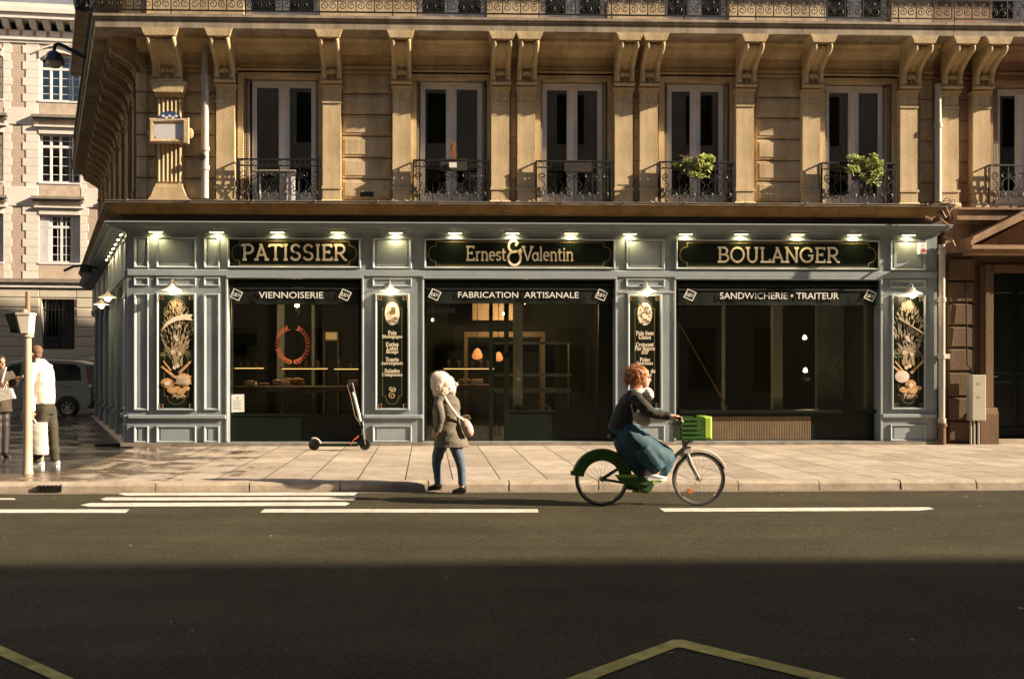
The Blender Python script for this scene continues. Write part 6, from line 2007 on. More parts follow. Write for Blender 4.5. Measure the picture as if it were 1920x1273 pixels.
def add_head(mb, c, fwd, up=(0, 0, 1), neck_to=None, s=1.0):
    old = mb.xf
    mb.xf = frame3(c, fwd, up) @ Matrix.Scale(s, 4)
    mb.ball((-0.012, 0, 0.035), 0.098, 16, 12, 1.0, 0.80, 0.92)
    mb.ball((0.030, 0, -0.035), 0.068, 14, 10, 0.86, 0.86, 1.15)
    mb.ball((0.060, 0, -0.093), 0.028, 8, 6, 1, 1.1, 0.9)
    mb.tube([(0.075, 0, 0.018), (0.100, 0, -0.018), (0.106, 0, -0.030), (0.082, 0, -0.038)], [0.010, 0.013, 0.015, 0.014], 8)
    mb.ball((0.083, 0, -0.060), 0.017, 8, 6, 0.8, 1.5, 0.45)
    mb.ball((0.083, 0, -0.070), 0.015, 8, 6, 0.8, 1.4, 0.45)
    mb.ball((0.068, 0.03, 0.026), 0.016, 8, 6, 1, 1.5, 0.6); mb.ball((0.068, -0.03, 0.026), 0.016, 8, 6, 1, 1.5, 0.6)
    for e in (1, -1): mb.ball((-0.012, e * 0.080, -0.012), 0.032, 8, 6, 0.65, 0.35, 1.0)
    mb.xf = old
    if neck_to is not None:
        X_ = frame3(c, fwd, up)
        mb.tube([X_ @ Vector((-0.02, 0, -0.05)), X_ @ Vector((-0.03, 0, -0.12)), neck_to], [0.052, 0.052, 0.062], 12)
def eyes(c, fwd, up, parent, s=1.0):
    X_ = frame3(c, fwd, up) @ Matrix.Scale(s, 4)
    e = MB(X_)
    for k in (1, -1):
        e.ball((0.078, k * 0.030, 0.004), 0.0105, 8, 6)
        e.tube([(0.084, k * 0.016, 0.026), (0.086, k * 0.032, 0.031), (0.074, k * 0.048, 0.026)], 0.004, 5)
    e.build('eyes', M['eye'], parent)
def add_hand(mb, wrist, fwd, palm_n, curl=0.6, s=1.0, thumb=1):
    """five separate bent fingers; fwd points along the hand, palm_n out of the palm, thumb side +/-"""
    X_ = frame3(wrist, fwd, palm_n) @ Matrix.Scale(s, 4)          # x along, z = palm normal, y sideways
    old = mb.xf; mb.xf = X_
    mb.ball((0.045, 0, 0), 0.042, 10, 8, 1.15, 0.95, 0.42)
    mb.tube([(-0.03, 0, 0), (0.02, 0, 0)], [0.026, 0.030], 8)
    for i, (y, L) in enumerate(((0.030, 0.072), (0.010, 0.082), (-0.010, 0.076), (-0.029, 0.060))):
        y *= thumb
        pts, a, p = [Vector((0.078, y, 0.0))], 0.25 * curl, Vector((0.078, y, 0.0))
        for f in (0.44, 0.32, 0.24):
            p = p + Vector((math.cos(a), y * 0.8, math.sin(a))) * L * f
            pts.append(p.copy())
            a += (0.85 + 0.05 * i) * curl
        mb.tube(pts, [0.0095, 0.0088, 0.0082, 0.0072], 7)
        mb.ball(pts[-1], 0.0073, 6, 5)
    mb.tube([(0.018, 0.034 * thumb, 0.004), (0.045, 0.055 * thumb, 0.012), (0.066, 0.056 * thumb, 0.026 * (0.4 + curl)), (0.084, 0.048 * thumb, 0.040 * (0.4 + curl))], [0.013, 0.0115, 0.0095, 0.008], 7)
    mb.xf = old
def shoe(mb, heel, toe, h=0.09, w=0.045, sole=0.025):
    heel, toe = Vector(heel), Vector(toe)
    d = (toe - heel); L = d.length
    X_ = frame3(heel, d)
    old = mb.xf; mb.xf = X_
    def rg(x, wy, zt): return [(x, wy * c_, sole * 0.8 + (zt - sole * 0.8) * (0.5 + 0.5 * s_) if True else 0) for c_, s_ in [(math.cos(a), math.sin(a)) for a in [k * math.pi / 6 for k in range(12)]]]
    st = [(-0.005, w * 0.55, h * 0.95), (L * 0.08, w * 0.85, h), (L * 0.3, w * 0.9, h * 0.95), (L * 0.5, w * 0.98, h * 0.70), (L * 0.75, w * 1.08, h * 0.55), (L * 0.93, w * 0.85, h * 0.45), (L * 1.0, w * 0.4, h * 0.35)]
    vs, fs = [], []
    for s_ in st: vs += rg(*s_)
    for i in range(len(st) - 1):
        for k_ in range(12):
            l_ = (k_ + 1) % 12
            fs.append((i * 12 + k_, i * 12 + l_, (i + 1) * 12 + l_, (i + 1) * 12 + k_))
    fs += [tuple(range(12))[::-1], tuple(range(len(vs) - 12, len(vs)))]
    mb.add(vs, fs, True)
    ol = [(-0.01, 0.6), (0.05, 0.95), (0.35, 0.95), (0.6, 1.02), (0.8, 1.12), (0.94, 0.85), (1.01, 0.3)]
    pl = [(L * a, w * b) for a, b in ol] + [(L * a, -w * b) for a, b in reversed(ol)]
    mb.prism(pl, 'z', 0, sole)
    mb.xf = old
def wrinkle(seed, amp):
    rr = random.Random(seed)
    ph = [rr.uniform(0, 6.28) for _ in range(4)]
    def f(i):
        return lambda a: 1 + amp * (math.sin(3 * a + ph[0] + i * 1.7) * 0.5 + math.sin(7 * a + ph[1] - i * 2.3) * 0.35 + math.sin(11 * a + ph[2] + i * 3.1) * 0.25)
    return f
def dens(rings, n):
    """resample loft rings (centre, rx, ry) smoothly"""
    out = []
    m = len(rings)
    for i in range(m - 1):
        for k_ in range(n):
            t_ = k_ / n
            def cr(a, b, c, d):
                return b + 0.5 * t_ * (c - a + t_ * (2 * a - 5 * b + 4 * c - d + t_ * (3 * (b - c) + d - a)))
            R_ = [rings[max(0, min(m - 1, i + o))] for o in (-1, 0, 1, 2)]
            c = Vector([cr(*[r[0][q] for r in R_]) for q in range(3)])
            out.append((c, max(0.004, cr(*[r[1] for r in R_])), max(0.004, cr(*[r[2] for r in R_]))))
    out.append((Vector(rings[-1][0]), rings[-1][1], rings[-1][2]))
    return out
def garment(mb, rings, seed=1, amp=0.035, n=26, dn=4, cap=True):
    w = wrinkle(seed, amp)
    d = dens(rings, dn)
    mb.loft([(c, a, b, w(i)) for i, (c, a, b) in enumerate(d)], n, cap)
def tsleeve(mb, pts, rad, seed=1, amp=0.10, n=12, dn=4):
    rr = random.Random(seed)
    P = dens([(p, r, r) for p, r in zip(pts, rad)], dn)
    mb.tube([p[0] for p in P], [p[1] * (1 + amp * rr.uniform(-1, 1)) for p in P], n)
M['skin'] = mat('skin', (0.50, 0.27, 0.18), 0.5, 0.08, scale=14)
M['skin_red'] = mat('pink_skin', (0.58, 0.31, 0.22), 0.5, 0.08, scale=14)  # pinker skin tone for the hooded walker and the cyclist
M['eye'] = mat('dark_eyes_brows', (0.03, 0.02, 0.015), 0.4)
M['denim'] = mat('blue_denim', (0.06, 0.085, 0.125), 0.85, scale=12, bump=0.3, bscale=60, col2=(0.12, 0.155, 0.205))
M['parka'] = mat('olive_parka', (0.10, 0.085, 0.06), 0.8, scale=9, bump=0.35, bscale=24, col2=(0.165, 0.14, 0.105))
M['fur'] = mat('cream_fur', (0.80, 0.68, 0.55), 0.9, scale=9, col2=(0.90, 0.81, 0.70))
M['leather'] = mat('dark_leather', (0.03, 0.026, 0.025), 0.45, 0.25, scale=9)
M['white_jacket'] = mat('white_cotton_jacket', (0.64, 0.59, 0.52), 0.85, scale=7, bump=0.35, bscale=20, col2=(0.78, 0.73, 0.66))
M['olive'] = mat('olive_trousers', (0.030, 0.028, 0.016), 0.85, scale=8, bump=0.3, bscale=20, col2=(0.055, 0.05, 0.03))
M['teal'] = mat('teal_skirt', (0.012, 0.048, 0.068), 0.75, scale=5, bump=0.3, bscale=16, col2=(0.026, 0.085, 0.115))
M['darkcoat'] = mat('dark_brown_coat', (0.040, 0.028, 0.018), 0.8, scale=8, bump=0.3, bscale=22, col2=(0.075, 0.053, 0.036))
M['blackcoat'] = mat('black_wool_jacket', (0.018, 0.016, 0.013), 0.85, scale=8, bump=0.3, bscale=22, col2=(0.035, 0.032, 0.026))
M['ginger'] = mat('ginger_hair', (0.30, 0.10, 0.035), 0.5, scale=20, col2=(0.55, 0.24, 0.10))
M['bag_beige'] = mat('beige_bag', (0.52, 0.40, 0.30), 0.6, 0.1, scale=9, bump=0.2)
M['plastic_bag'] = mat('white_carrier_bag', (0.62, 0.56, 0.49), 0.45, scale=6, bump=0.4, bscale=9, col2=(0.74, 0.69, 0.62))

# --- hooded pedestrian stepping along the kerb
oy = 13.22
ox, oz = X(845, oy), ROADZ
S1 = F_PX / oy
def A(zx, zy, y=0.0): return Vector((ox + (zx - 495) / (4.715 * S1), oy + y, oz + (1175 - zy) / (4.715 * S1)))
u1 = 1 / (4.715 * S1)
W1 = thing('person', 'person in an olive parka with a cream fur hood walking along the kerb', 'person', (ox, oy, oz))
fw = Vector((-0.86, 0.45, -0.12))
hc = A(384, 216, -0.02)
b_ = MB()
add_head(b_, hc, fw, (-0.25, 0, 1), A(440, 320, 0.02))
b_.tube([A(445, 320, 0.02), A(455, 480, 0.02), A(470, 680, 0.02)], [0.10, 0.11, 0.12], 14)
b_.tube([A(490, 660, -0.04), A(515, 700, -0.05), A(580, 900, -0.065), A(595, 1120, -0.06)], [0.07, 0.075, 0.045, 0.038], 12)
b_.tube([A(470, 650, 0.06), A(435, 700, 0.07), A(372, 910, 0.10), A(385, 1110, 0.10)], [0.07, 0.075, 0.045, 0.036], 12)
b_.tube([A(385, 345, -0.15), A(405, 480, -0.21), A(380, 600, -0.16)], [0.05, 0.042, 0.03], 10)
b_.tube([A(455, 345, 0.17), A(425, 480, 0.20), A(390, 600, 0.17)], [0.05, 0.042, 0.03], 10)
add_hand(b_, A(376, 610, -0.155), (A(345, 655, -0.12) - A(376, 610, -0.155)), (0.2, 1, 0), 0.8, 1.0, 1)
add_hand(b_, A(386, 610, 0.165), (A(360, 655, 0.15) - A(386, 610, 0.165)), (0.2, -1, 0), 0.8, 1.0, -1)
remesh(b_, 'body', M['skin_red'], W1, 0.007)
eyes(hc, fw, (-0.25, 0, 1), W1)
b_ = MB()
garment(b_, [(A(505, 762, 0.0), 163 * u1, 0.20), (A(494, 690, 0.01), 140 * u1, 0.185), (A(466, 590, 0.01), 122 * u1, 0.165), (A(456, 470, 0.01), 122 * u1, 0.165), (A(462, 390, 0.01), 117 * u1, 0.175), (A(458, 335, 0.01), 100 * u1, 0.165), (A(448, 298, 0.01), 66 * u1, 0.10), (A(440, 280, 0.01), 45 * u1, 0.06)], 3, 0.045)
b_.ball(A(478, 300, 0.01), 0.092, 14, 10, 1.0, 1.1, 0.75)
tsleeve(b_, [A(400, 338, -0.13), A(384, 400, -0.19), A(404, 480, -0.225), A(392, 560, -0.20), A(372, 618, -0.165)], [0.072, 0.068, 0.062, 0.055, 0.048], 2)
tsleeve(b_, [A(455, 338, 0.14), A(440, 430, 0.20), A(425, 500, 0.21), A(392, 615, 0.17)], [0.072, 0.066, 0.06, 0.048], 4)
remesh(b_, 'coat', M['parka'], W1, 0.009, 3)
rr = random.Random(5)                                         # deep fur-lined hood, its point falling back
b_ = MB()
for zx, zy, r_ in ((412, 180, 0.122), (452, 210, 0.118), (482, 238, 0.085), (430, 250, 0.118), (385, 280, 0.072), (392, 175, 0.112), (400, 220, 0.122)):
    b_.ball(A(zx, zy, 0.0), r_, 16, 12, 1.0, 1.05, 1.0)
for i in range(60):
    d = Vector((rr.gauss(0, 1), rr.gauss(0, 1), rr.gauss(0, 1))).normalized()
    c = A(*rr.choice(((408, 182), (450, 208), (485, 240), (425, 255))), 0.0)
    b_.ball(c + d * 0.106, rr.uniform(0.010, 0.020), 6, 5)
ho = remesh(b_, 'hood', M['fur'], W1, 0.007, 4)
sv = [WM['%s' % W1.name] + v.co for v in ho.data.vertices]
sn = [v.normal.copy() for v in ho.data.vertices]
b_ = MB()
for i in range(3800):
    k_ = rr.randrange(len(sv))
    e = (sn[k_] + Vector((0.5, 0.0, -0.55)) + Vector((rr.gauss(0, .35), rr.gauss(0, .35), rr.gauss(0, .35)))).normalized()
    w = e.orthogonal().normalized() * 0.0022
    p_ = sv[k_] - sn[k_] * 0.003
    b_.add([p_ - w, p_ + w, p_ + e * rr.uniform(0.012, 0.030)], [(0, 1, 2)])
b_.build('fur_trim', M['fur'], W1, weld=False)
b_ = MB()
garment(b_, [(A(468, 560, 0.02), 0.12, 0.13), (A(485, 700, 0.02), 0.15, 0.15), (A(485, 745, 0.02), 0.135, 0.14)], 7, 0.02)
tsleeve(b_, [A(515, 690, -0.05), A(552, 800, -0.06), A(580, 900, -0.065), A(592, 1000, -0.065), A(595, 1095, -0.06)], [0.100, 0.086, 0.066, 0.056, 0.054], 6, 0.05)
tsleeve(b_, [A(440, 690, 0.07), A(395, 800, 0.09), A(372, 910, 0.10), A(380, 1010, 0.10), A(387, 1100, 0.10)], [0.100, 0.086, 0.066, 0.056, 0.052], 8, 0.05)
remesh(b_, 'jeans', M['denim'], W1, 0.008, 2)
for heel, toe in ((A(628, 1174, -0.06), A(508, 1174, -0.03)), (A(418, 1148, 0.10), A(292, 1160, 0.13))):
    b_ = MB(); shoe(b_, heel, toe, 0.115, 0.046); b_.build('boot', M['leather'], W1)
b_ = MB()
X_ = frame3(A(640, 590, -0.10), A(668, 660, -0.10) - A(605, 520, -0.10), (0.3, -1, 0))
b_.xf = X_
b_.ball((0, 0, 0), 0.13, 18, 12, 1.0, 0.55, 0.42); b_.ball((0.045, 0, 0.045), 0.07, 12, 8, 1.0, 0.75, 0.4)
b_.xf = None
t = thing('shoulder_bag', 'pale pink shoulder bag slung behind the fur-hooded walker', 'bag', A(640, 640, -0.1))
remesh(b_, 'pouch', mat('pale_pink_leather', (0.56, 0.36, 0.31), 0.55, 0.08, scale=8), t, 0.006, 3)
b_ = MB(); b_.tube([A(438, 318, -0.12), A(452, 345, -0.185), A(500, 420, -0.195), A(552, 486, -0.18), A(604, 522, -0.12)], 0.018, 8); b_.build('strap', M['shade'], t)
b_ = MB(); b_.tube([A(585, 497, -0.1), A(640, 484, -0.1), A(662, 498, -0.1)], 0.014, 6); b_.tube([A(600, 508, -0.1), A(672, 512, -0.1)], 0.012, 6); b_.build('handle', M['wood'], t)

# --- man with carrier bag by the pole
my = 16.0
mx, mz = X(81.7, my), -0.02
S2 = F_PX / my
u2 = 1 / (4.896 * S2)
def B(zx, zy, y=0.0): return Vector((mx + (zx - 400) * u2, my + y, mz + (1140 - zy) * u2))
W2 = thing('person', 'person in a white jacket holding a white carrier bag beside the signal pole', 'person', (mx, my, mz))
b_ = MB()
fw = Vector((-0.93, 0.36, 0))
hc = B(328, 112, 0.0)
add_head(b_, hc, fw, (-0.05, 0, 1), B(362, 200, 0.0))
b_.tube([B(375, 220), B(395, 400), B(420, 570)], [0.12, 0.12, 0.11], 14)
b_.tube([B(425, 570, -0.06), B(395, 820, -0.08), B(395, 1080, -0.08)], [0.085, 0.055, 0.042], 12)
b_.tube([B(430, 570, 0.08), B(470, 820, 0.08), B(490, 1070, 0.08)], [0.085, 0.055, 0.042], 12)
b_.tube([B(345, 235, -0.19), B(330, 430, -0.22), B(335, 620, -0.17)], [0.05, 0.042, 0.03], 10)
b_.tube([B(400, 235, 0.2), B(330, 420, 0.22), B(255, 560, 0.16)], [0.05, 0.042, 0.03], 10)
add_hand(b_, B(333, 635, -0.17), B(330, 700, -0.17) - B(333, 635, -0.17), (-0.3, 1, 0), 1.15, 1.05, -1)
add_hand(b_, B(246, 572, 0.155), B(205, 620, 0.14) - B(246, 572, 0.155), (0, -1, 0), 1.1, 1.05, 1)
remesh(b_, 'body', M['skin'], W2, 0.007)
eyes(hc, fw, (-0.05, 0, 1), W2)
X_ = frame3(hc, fw, (-0.05, 0, 1))
b_ = MB(X_); b_.ball((-0.022, 0, 0.045), 0.101, 18, 12, 1.0, 0.82, 0.90); b_.ball((-0.055, 0, -0.01), 0.07, 12, 8, 0.75, 0.98, 1.0)
b_.build('hair', mat('cropped_brown_hair', (0.13, 0.065, 0.04), 0.7, scale=40, bump=0.5, bscale=160, col2=(0.20, 0.11, 0.07)), W2)
b_ = MB()
garment(b_, [(B(405, 568), 0.155, 0.155), (B(405, 520), 0.165, 0.165), (B(402, 400), 0.165, 0.17), (B(398, 300), 0.160, 0.19), (B(385, 225), 0.14, 0.20), (B(372, 182), 0.09, 0.13), (B(364, 160), 0.068, 0.085)], 11, 0.03)
tsleeve(b_, [B(352, 215, -0.15), B(330, 300, -0.22), B(322, 430, -0.235), B(328, 540, -0.20), B(335, 632, -0.175)], [0.085, 0.082, 0.074, 0.066, 0.056], 9, 0.06)
tsleeve(b_, [B(400, 215, 0.16), B(360, 330, 0.23), B(320, 440, 0.235), B(258, 560, 0.165)], [0.085, 0.08, 0.07, 0.056], 12, 0.06)
remesh(b_, 'jacket', M['white_jacket'], W2, 0.010, 3)
b_ = MB()
garment(b_, [(B(405, 500), 0.13, 0.14), (B(418, 600), 0.135, 0.15), (B(425, 660), 0.12, 0.14)], 5, 0.02)
tsleeve(b_, [B(420, 600, -0.06), B(402, 740, -0.08), B(390, 880, -0.085), B(372, 1000, -0.085), B(368, 1092, -0.085)], [0.100, 0.092, 0.080, 0.072, 0.070], 6, 0.06)
tsleeve(b_, [B(435, 600, 0.08), B(455, 740, 0.085), B(470, 880, 0.085), B(482, 1000, 0.08), B(486, 1090, 0.08)], [0.100, 0.092, 0.080, 0.072, 0.068], 10, 0.06)
remesh(b_, 'trousers', M['olive'], W2, 0.010, 2)
for heel, toe in ((B(418, 1140, -0.085), B(282, 1140, -0.05)), (B(520, 1140, 0.08), B(405, 1140, 0.14))):
    b_ = MB(); shoe(b_, heel, toe, 0.105, 0.05, 0.03); b_.build('trainer', M['white'], W2)
t = thing('carrier_bag', 'white crumpled carrier bag hanging from the hand of the man by the pole', 'bag', B(390, 1020, -0.17))
b_ = MB()
w_f = wrinkle(21, 0.06)
rings = [(B(392, 1020, -0.17), 82 * u2, 0.07), (B(394, 1000, -0.17), 86 * u2, 0.085), (B(392, 900, -0.17), 84 * u2, 0.075), (B(390, 800, -0.17), 82 * u2, 0.055), (B(388, 742, -0.17), 82 * u2, 0.03), (B(386, 728, -0.17), 81 * u2, 0.02)]
b_.loft([(c, a, b, w_f(i)) for i, (c, a, b) in enumerate(dens(rings, 5))], 40)
b_.build('sack', M['plastic_bag'], t, sharp=60)
b_ = MB()
for dy in (-0.025, 0.025):
    b_.tube([B(318, 735, -0.17 + dy), B(326, 705, -0.17 + dy * 0.6), B(336, 690, -0.17), B(352, 705, -0.17 + dy * 0.6), B(375, 735, -0.17 + dy)], 0.009, 6)
b_.build('handle', M['plastic_bag'], t)
t = thing('paper_bag', 'small beige paper bag held behind the signal pole', 'bag', B(188, 730, 0.14))
b_ = MB(); b_.prism([(B(166, 728)[0], B(0, 728)[2]), (B(208, 728)[0], B(0, 728)[2]), (B(206, 640)[0], B(0, 640)[2]), (B(196, 622)[0], B(0, 622)[2]), (B(172, 640)[0], B(0, 640)[2])], 'y', my + 0.10, my + 0.17)
b_.build('sack', M['bag_beige'], t)
b_ = MB(); b_.tube([B(180, 640, 0.135), B(192, 606, 0.135), B(204, 640, 0.135)], 0.006, 5); b_.build('handle', M['bag_beige'], t)

# --- dark coated person at the left edge
wy = 17.85
wx, wz = X(3, wy), -0.02
S3 = F_PX / wy
u3 = 1 / (4.896 * S3)
def D(zx, zy, y=0.0): return Vector((wx + (zx - 15) * u3, wy + y, wz + (1050 - zy) * u3))
W3 = thing('person', 'person in a dark brown coat with a white handbag, cut by the left edge', 'person', (wx, wy, wz))
fw = Vector((0.75, -0.65, 0))
hc = D(8, 195)
b_ = MB()
add_head(b_, hc, fw, (0, 0, 1), D(0, 270))
b_.tube([D(0, 290), D(0, 420), D(0, 560)], [0.12, 0.12, 0.12], 14)
for dx, dy in ((-25, -0.03), (30, 0.05)): b_.tube([D(dx * 0.7, 560, dy), D(dx, 800, dy), D(dx, 1010, dy)], [0.085, 0.055, 0.042], 12)
b_.tube([D(-35, 290, -0.14), D(0, 420, -0.26), D(62, 392, -0.24)], [0.05, 0.04, 0.03], 10)
b_.tube([D(60, 290, 0.10), D(120, 380, 0.02), D(170, 335, -0.06)], [0.05, 0.04, 0.03], 10)
add_hand(b_, D(62, 392, -0.24), (1, -0.1, 0.05), (0, 0.3, 1), 1.1, 1.0, -1)
add_hand(b_, D(172, 333, -0.06), (1, -0.2, 0.1), (0, 0.4, 1), 0.7, 1.0, 1)
remesh(b_, 'body', M['skin'], W3, 0.007)
eyes(hc, fw, (0, 0, 1), W3)
X_ = frame3(hc, fw)
b_ = MB(X_); b_.ball((-0.03, 0, 0.03), 0.115, 18, 12, 0.98, 0.92, 1.0); b_.ball((-0.06, 0, -0.10), 0.095, 14, 10, 0.7, 1.1, 1.3)
b_.build('hair', mat('dark_brown_hair', (0.02, 0.012, 0.008), 0.5, 0.3, scale=30, bump=0.4, bscale=90), W3)
b_ = MB()
garment(b_, [(D(0, 640), 0.21, 0.17), (D(0, 540), 0.19, 0.165), (D(0, 420), 0.175, 0.155), (D(2, 330), 0.19, 0.15), (D(2, 272), 0.12, 0.11), (D(2, 250), 0.07, 0.07)], 31, 0.035)
tsleeve(b_, [D(-35, 290, -0.10), D(-25, 370, -0.2), D(0, 425, -0.265), D(58, 394, -0.245)], [0.08, 0.075, 0.07, 0.055], 3)
tsleeve(b_, [D(58, 285, 0.08), D(100, 350, 0.06), D(125, 380, 0.02), D(168, 337, -0.055)], [0.08, 0.072, 0.066, 0.05], 13)
remesh(b_, 'coat', M['darkcoat'], W3, 0.010, 3)
b_ = MB()
for dx, dy in ((-25, -0.03), (32, 0.05)): tsleeve(b_, [D(dx * 0.7, 560, dy), D(dx * 0.9, 700, dy), D(dx, 830, dy), D(dx, 1015, dy)], [0.11, 0.10, 0.085, 0.075], 15, 0.05)
remesh(b_, 'trousers', M['leather'], W3, 0.012, 2)
for dx, dy in ((-25, -0.03), (32, 0.05)):
    b_ = MB(); shoe(b_, D(dx - 18, 1050, dy + 0.03), D(dx + 75, 1050, dy - 0.12), 0.09, 0.045); b_.build('shoe', M['leather'], W3)
t = thing('handbag', 'white handbag on the arm of the person in the dark coat', 'bag', D(125, 540, -0.26))
b_ = MB(); b_.prism([(D(58, 0)[0], D(0, 540)[2]), (D(192, 0)[0], D(0, 512)[2]), (D(160, 0)[0], D(0, 425)[2]), (D(56, 0)[0], D(0, 420)[2])], 'y', wy - 0.31, wy - 0.22)
b_.build('pouch', M['white_jacket'], t)
b_ = MB(); b_.tube([D(85, 235, -0.14), D(72, 330, -0.2), D(60, 425, -0.26)], 0.014, 6); b_.tube([D(95, 425, -0.27), D(105, 380, -0.27), D(120, 425, -0.27)], 0.008, 6); b_.build('strap', M['white_jacket'], t)

# ---------------------------------------------------------------- bicycle and rider
by = 11.92
bx, bz = X(1219, by), ROADZ
S4 = F_PX / by
u4 = 1 / (4.244 * S4)
def C(zx, zy, y=0.0): return Vector((bx + (zx - 675) * u4, by + y, bz + (1190 - zy) * u4))
BK = thing('bicycle', 'green hire bicycle with a basket, ridden along the lane marking', 'bicycle', (bx, by, bz))
M['green'] = mat('bike_green', (0.028, 0.105, 0.014), 0.5, 0.25, scale=6, stain=0.3)
M['lime'] = mat('lime_plastic', (0.38, 0.56, 0.07), 0.5, 0.15, scale=6, stain=0.2)
M['bikegrey'] = mat('pale_bike_paint', (0.42, 0.38, 0.33), 0.4, 0.08)
def wheel(c, parent):
    w = thing('wheel', None, None, c)
    del_keys = [k_ for k_ in w.keys()]
    w.parent = parent; w.location = c - WM[parent.name]
    R_ = 0.322
    b_ = MB(); b_.lathe([(R_ - 0.026, -0.016), (R_ - 0.008, -0.02), (R_, -0.010), (R_, 0.010), (R_ - 0.008, 0.02), (R_ - 0.026, 0.016), (R_ - 0.026, -0.016)], c, 44, 'y'); b_.build('tyre', M['rubber'], w)
    b_ = MB(); b_.lathe([(R_ - 0.048, -0.008), (R_ - 0.026, -0.014), (R_ - 0.026, 0.014), (R_ - 0.048, 0.008), (R_ - 0.048, -0.008)], c, 44, 'y'); b_.build('rim', M['steel'], w)
    b_ = MB()
    for i in range(28):
        a = 6.2832 * i / 28; a2 = a + (0.5 if i % 2 else -0.5)
        s_ = 0.028 if i % 4 < 2 else -0.028
        b_.tube([c + Vector((0.028 * math.cos(a2), s_, 0.028 * math.sin(a2))), c + Vector(((R_ - 0.045) * math.cos(a), 0, (R_ - 0.045) * math.sin(a)))], 0.0014, 4, cap=False)
    b_.lathe([(0.001, -0.045), (0.03, -0.04), (0.022, -0.02), (0.022, 0.02), (0.03, 0.04), (0.001, 0.045)], c, 14, 'y')
    b_.build('spokes', M['steel'], w)
    return w
rc, fc = C(285, 975), C(1067, 975)
wheel(rc, BK); wheel(fc, BK)
hd_t, hd_b = C(940, 640), C(968, 765)
bb = C(640, 1035)
b_ = MB()
b_.tube([hd_t, hd_b], 0.030, 10)
b_.tube([C(962, 735), C(900, 790), C(800, 905), C(742, 1000), bb + Vector((0.02, 0, 0.0))], [0.042, 0.042, 0.040, 0.040, 0.042], 12)
b_.build('main_tube', M['bikegrey'], BK)
b_ = MB()
b_.tube([bb, C(545, 900), C(470, 720)], 0.030, 10)
for s_ in (-0.055, 0.055):
    b_.tube([bb + Vector((0, s_ * 0.5, 0)), rc + Vector((0, s_, 0))], 0.013, 8)
    b_.tube([C(520, 830, s_ * 0.5), rc + Vector((0, s_, 0))], 0.011, 8)
b_.lathe([(0.001, -0.05), (0.075, -0.045), (0.085, 0), (0.075, 0.045), (0.001, 0.05)], bb, 18, 'y')
b_.build('rear_frame', M['green'], BK)
b_ = MB()
for s_ in (-0.05, 0.05): b_.tube([hd_b + Vector((0, s_ * 0.7, 0.01)), C(1000, 850, s_), fc + Vector((0, s_, 0))], [0.020, 0.018, 0.013], 8)
b_.box(hd_b.x - 0.04, hd_b.x + 0.045, by - 0.055, by + 0.055, hd_b.z - 0.005, hd_b.z + 0.075)
b_.build('fork', M['bikegrey'], BK)
def mudguard(c, a0, a1, r0, w, m, skirt=0.0):
    n = 26
    vs, fs = [], []
    for i in range(n + 1):
        a = R(a0 + (a1 - a0) * i / n)
        for (r, y) in ((r0 - skirt, -w), (r0, -w), (r0 + 0.014, 0), (r0, w), (r0 - skirt, w)):
            vs.append(c + Vector((r * math.cos(a), y, r * math.sin(a))))
    for i in range(n):
        for k_ in range(4): fs.append((i * 5 + k_, i * 5 + k_ + 1, (i + 1) * 5 + k_ + 1, (i + 1) * 5 + k_))
    g_ = MB(); g_.add(vs, fs, True)
    return g_
mudguard(rc, -5, 172, 0.355, 0.036, None, 0.13).build('rear_mudguard', M['green'], BK, sharp=50)
mudguard(fc, 20, 130, 0.35, 0.030, None, 0.02).build('front_mudguard', M['bikegrey'], BK, sharp=50)
b_ = MB(); b_.cbox(C(1078, 0).x, C(1145, 0).x, by - 0.17, by + 0.17, C(0, 652).z, C(0, 472).z, 0.02); b_.build('basket_sunlit_front', M['lime'], BK)  # paler green on this face stands in for sun on the basket
b_ = MB()
for k_ in range(5): b_.box(C(898, 0).x, C(1076, 0).x, by - 0.175, by - 0.165, C(0, 648).z + 0.055 * k_, C(0, 648).z + 0.055 * k_ + 0.034); b_.box(C(898, 0).x, C(1076, 0).x, by + 0.165, by + 0.175, C(0, 648).z + 0.055 * k_, C(0, 648).z + 0.055 * k_ + 0.034)
b_.box(C(890, 0).x, C(1076, 0).x, by - 0.164, by + 0.164, C(0, 652).z, C(0, 648).z); b_.box(C(888, 0).x, C(897, 0).x, by - 0.17, by + 0.17, C(0, 652).z, C(0, 500).z)
for k_ in range(4): 
    x = C(905 + 52 * k_, 0).x
    b_.box(x, x + 0.018, by - 0.164, by - 0.155, C(0, 648).z, C(0, 490).z)
b_.build('basket', M['green'], BK)
b_ = MB(); b_.tube([C(1010, 662), C(960, 700)], 0.02, 8); b_.tube([C(940, 640), C(920, 560), C(915, 520)], 0.016, 8)
b_.tube([C(850, 478, -0.27), C(875, 490, -0.26), C(915, 515, -0.15), C(920, 522, 0), C(915, 515, 0.15), C(875, 490, 0.26), C(850, 478, 0.27)], 0.013, 8)
b_.box(C(835, 0).x, C(925, 0).x, by - 0.07, by + 0.07, C(0, 545).z, C(0, 520).z)
b_.build('handlebar', M['bikegrey'], BK)
b_ = MB()
for s_ in (-1, 1): b_.tube([C(838, 474, s_ * 0.28), C(868, 487, s_ * 0.262)], 0.019, 8)
b_.build('grip', M['rubber'], BK)
b_ = MB(); b_.loft([(C(330, 640), Vector((0, 0.012, 0)), Vector((0, 0, 0.02))), (C(350, 632), Vector((0, 0.085, 0)), Vector((0, 0, 0.035))), (C(420, 628), Vector((0, 0.085, 0)), Vector((0, 0, 0.035))), (C(490, 628), Vector((0, 0.035, 0)), Vector((0, 0, 0.026))), (C(530, 632), Vector((0, 0.02, 0)), Vector((0, 0, 0.018)))], 12)
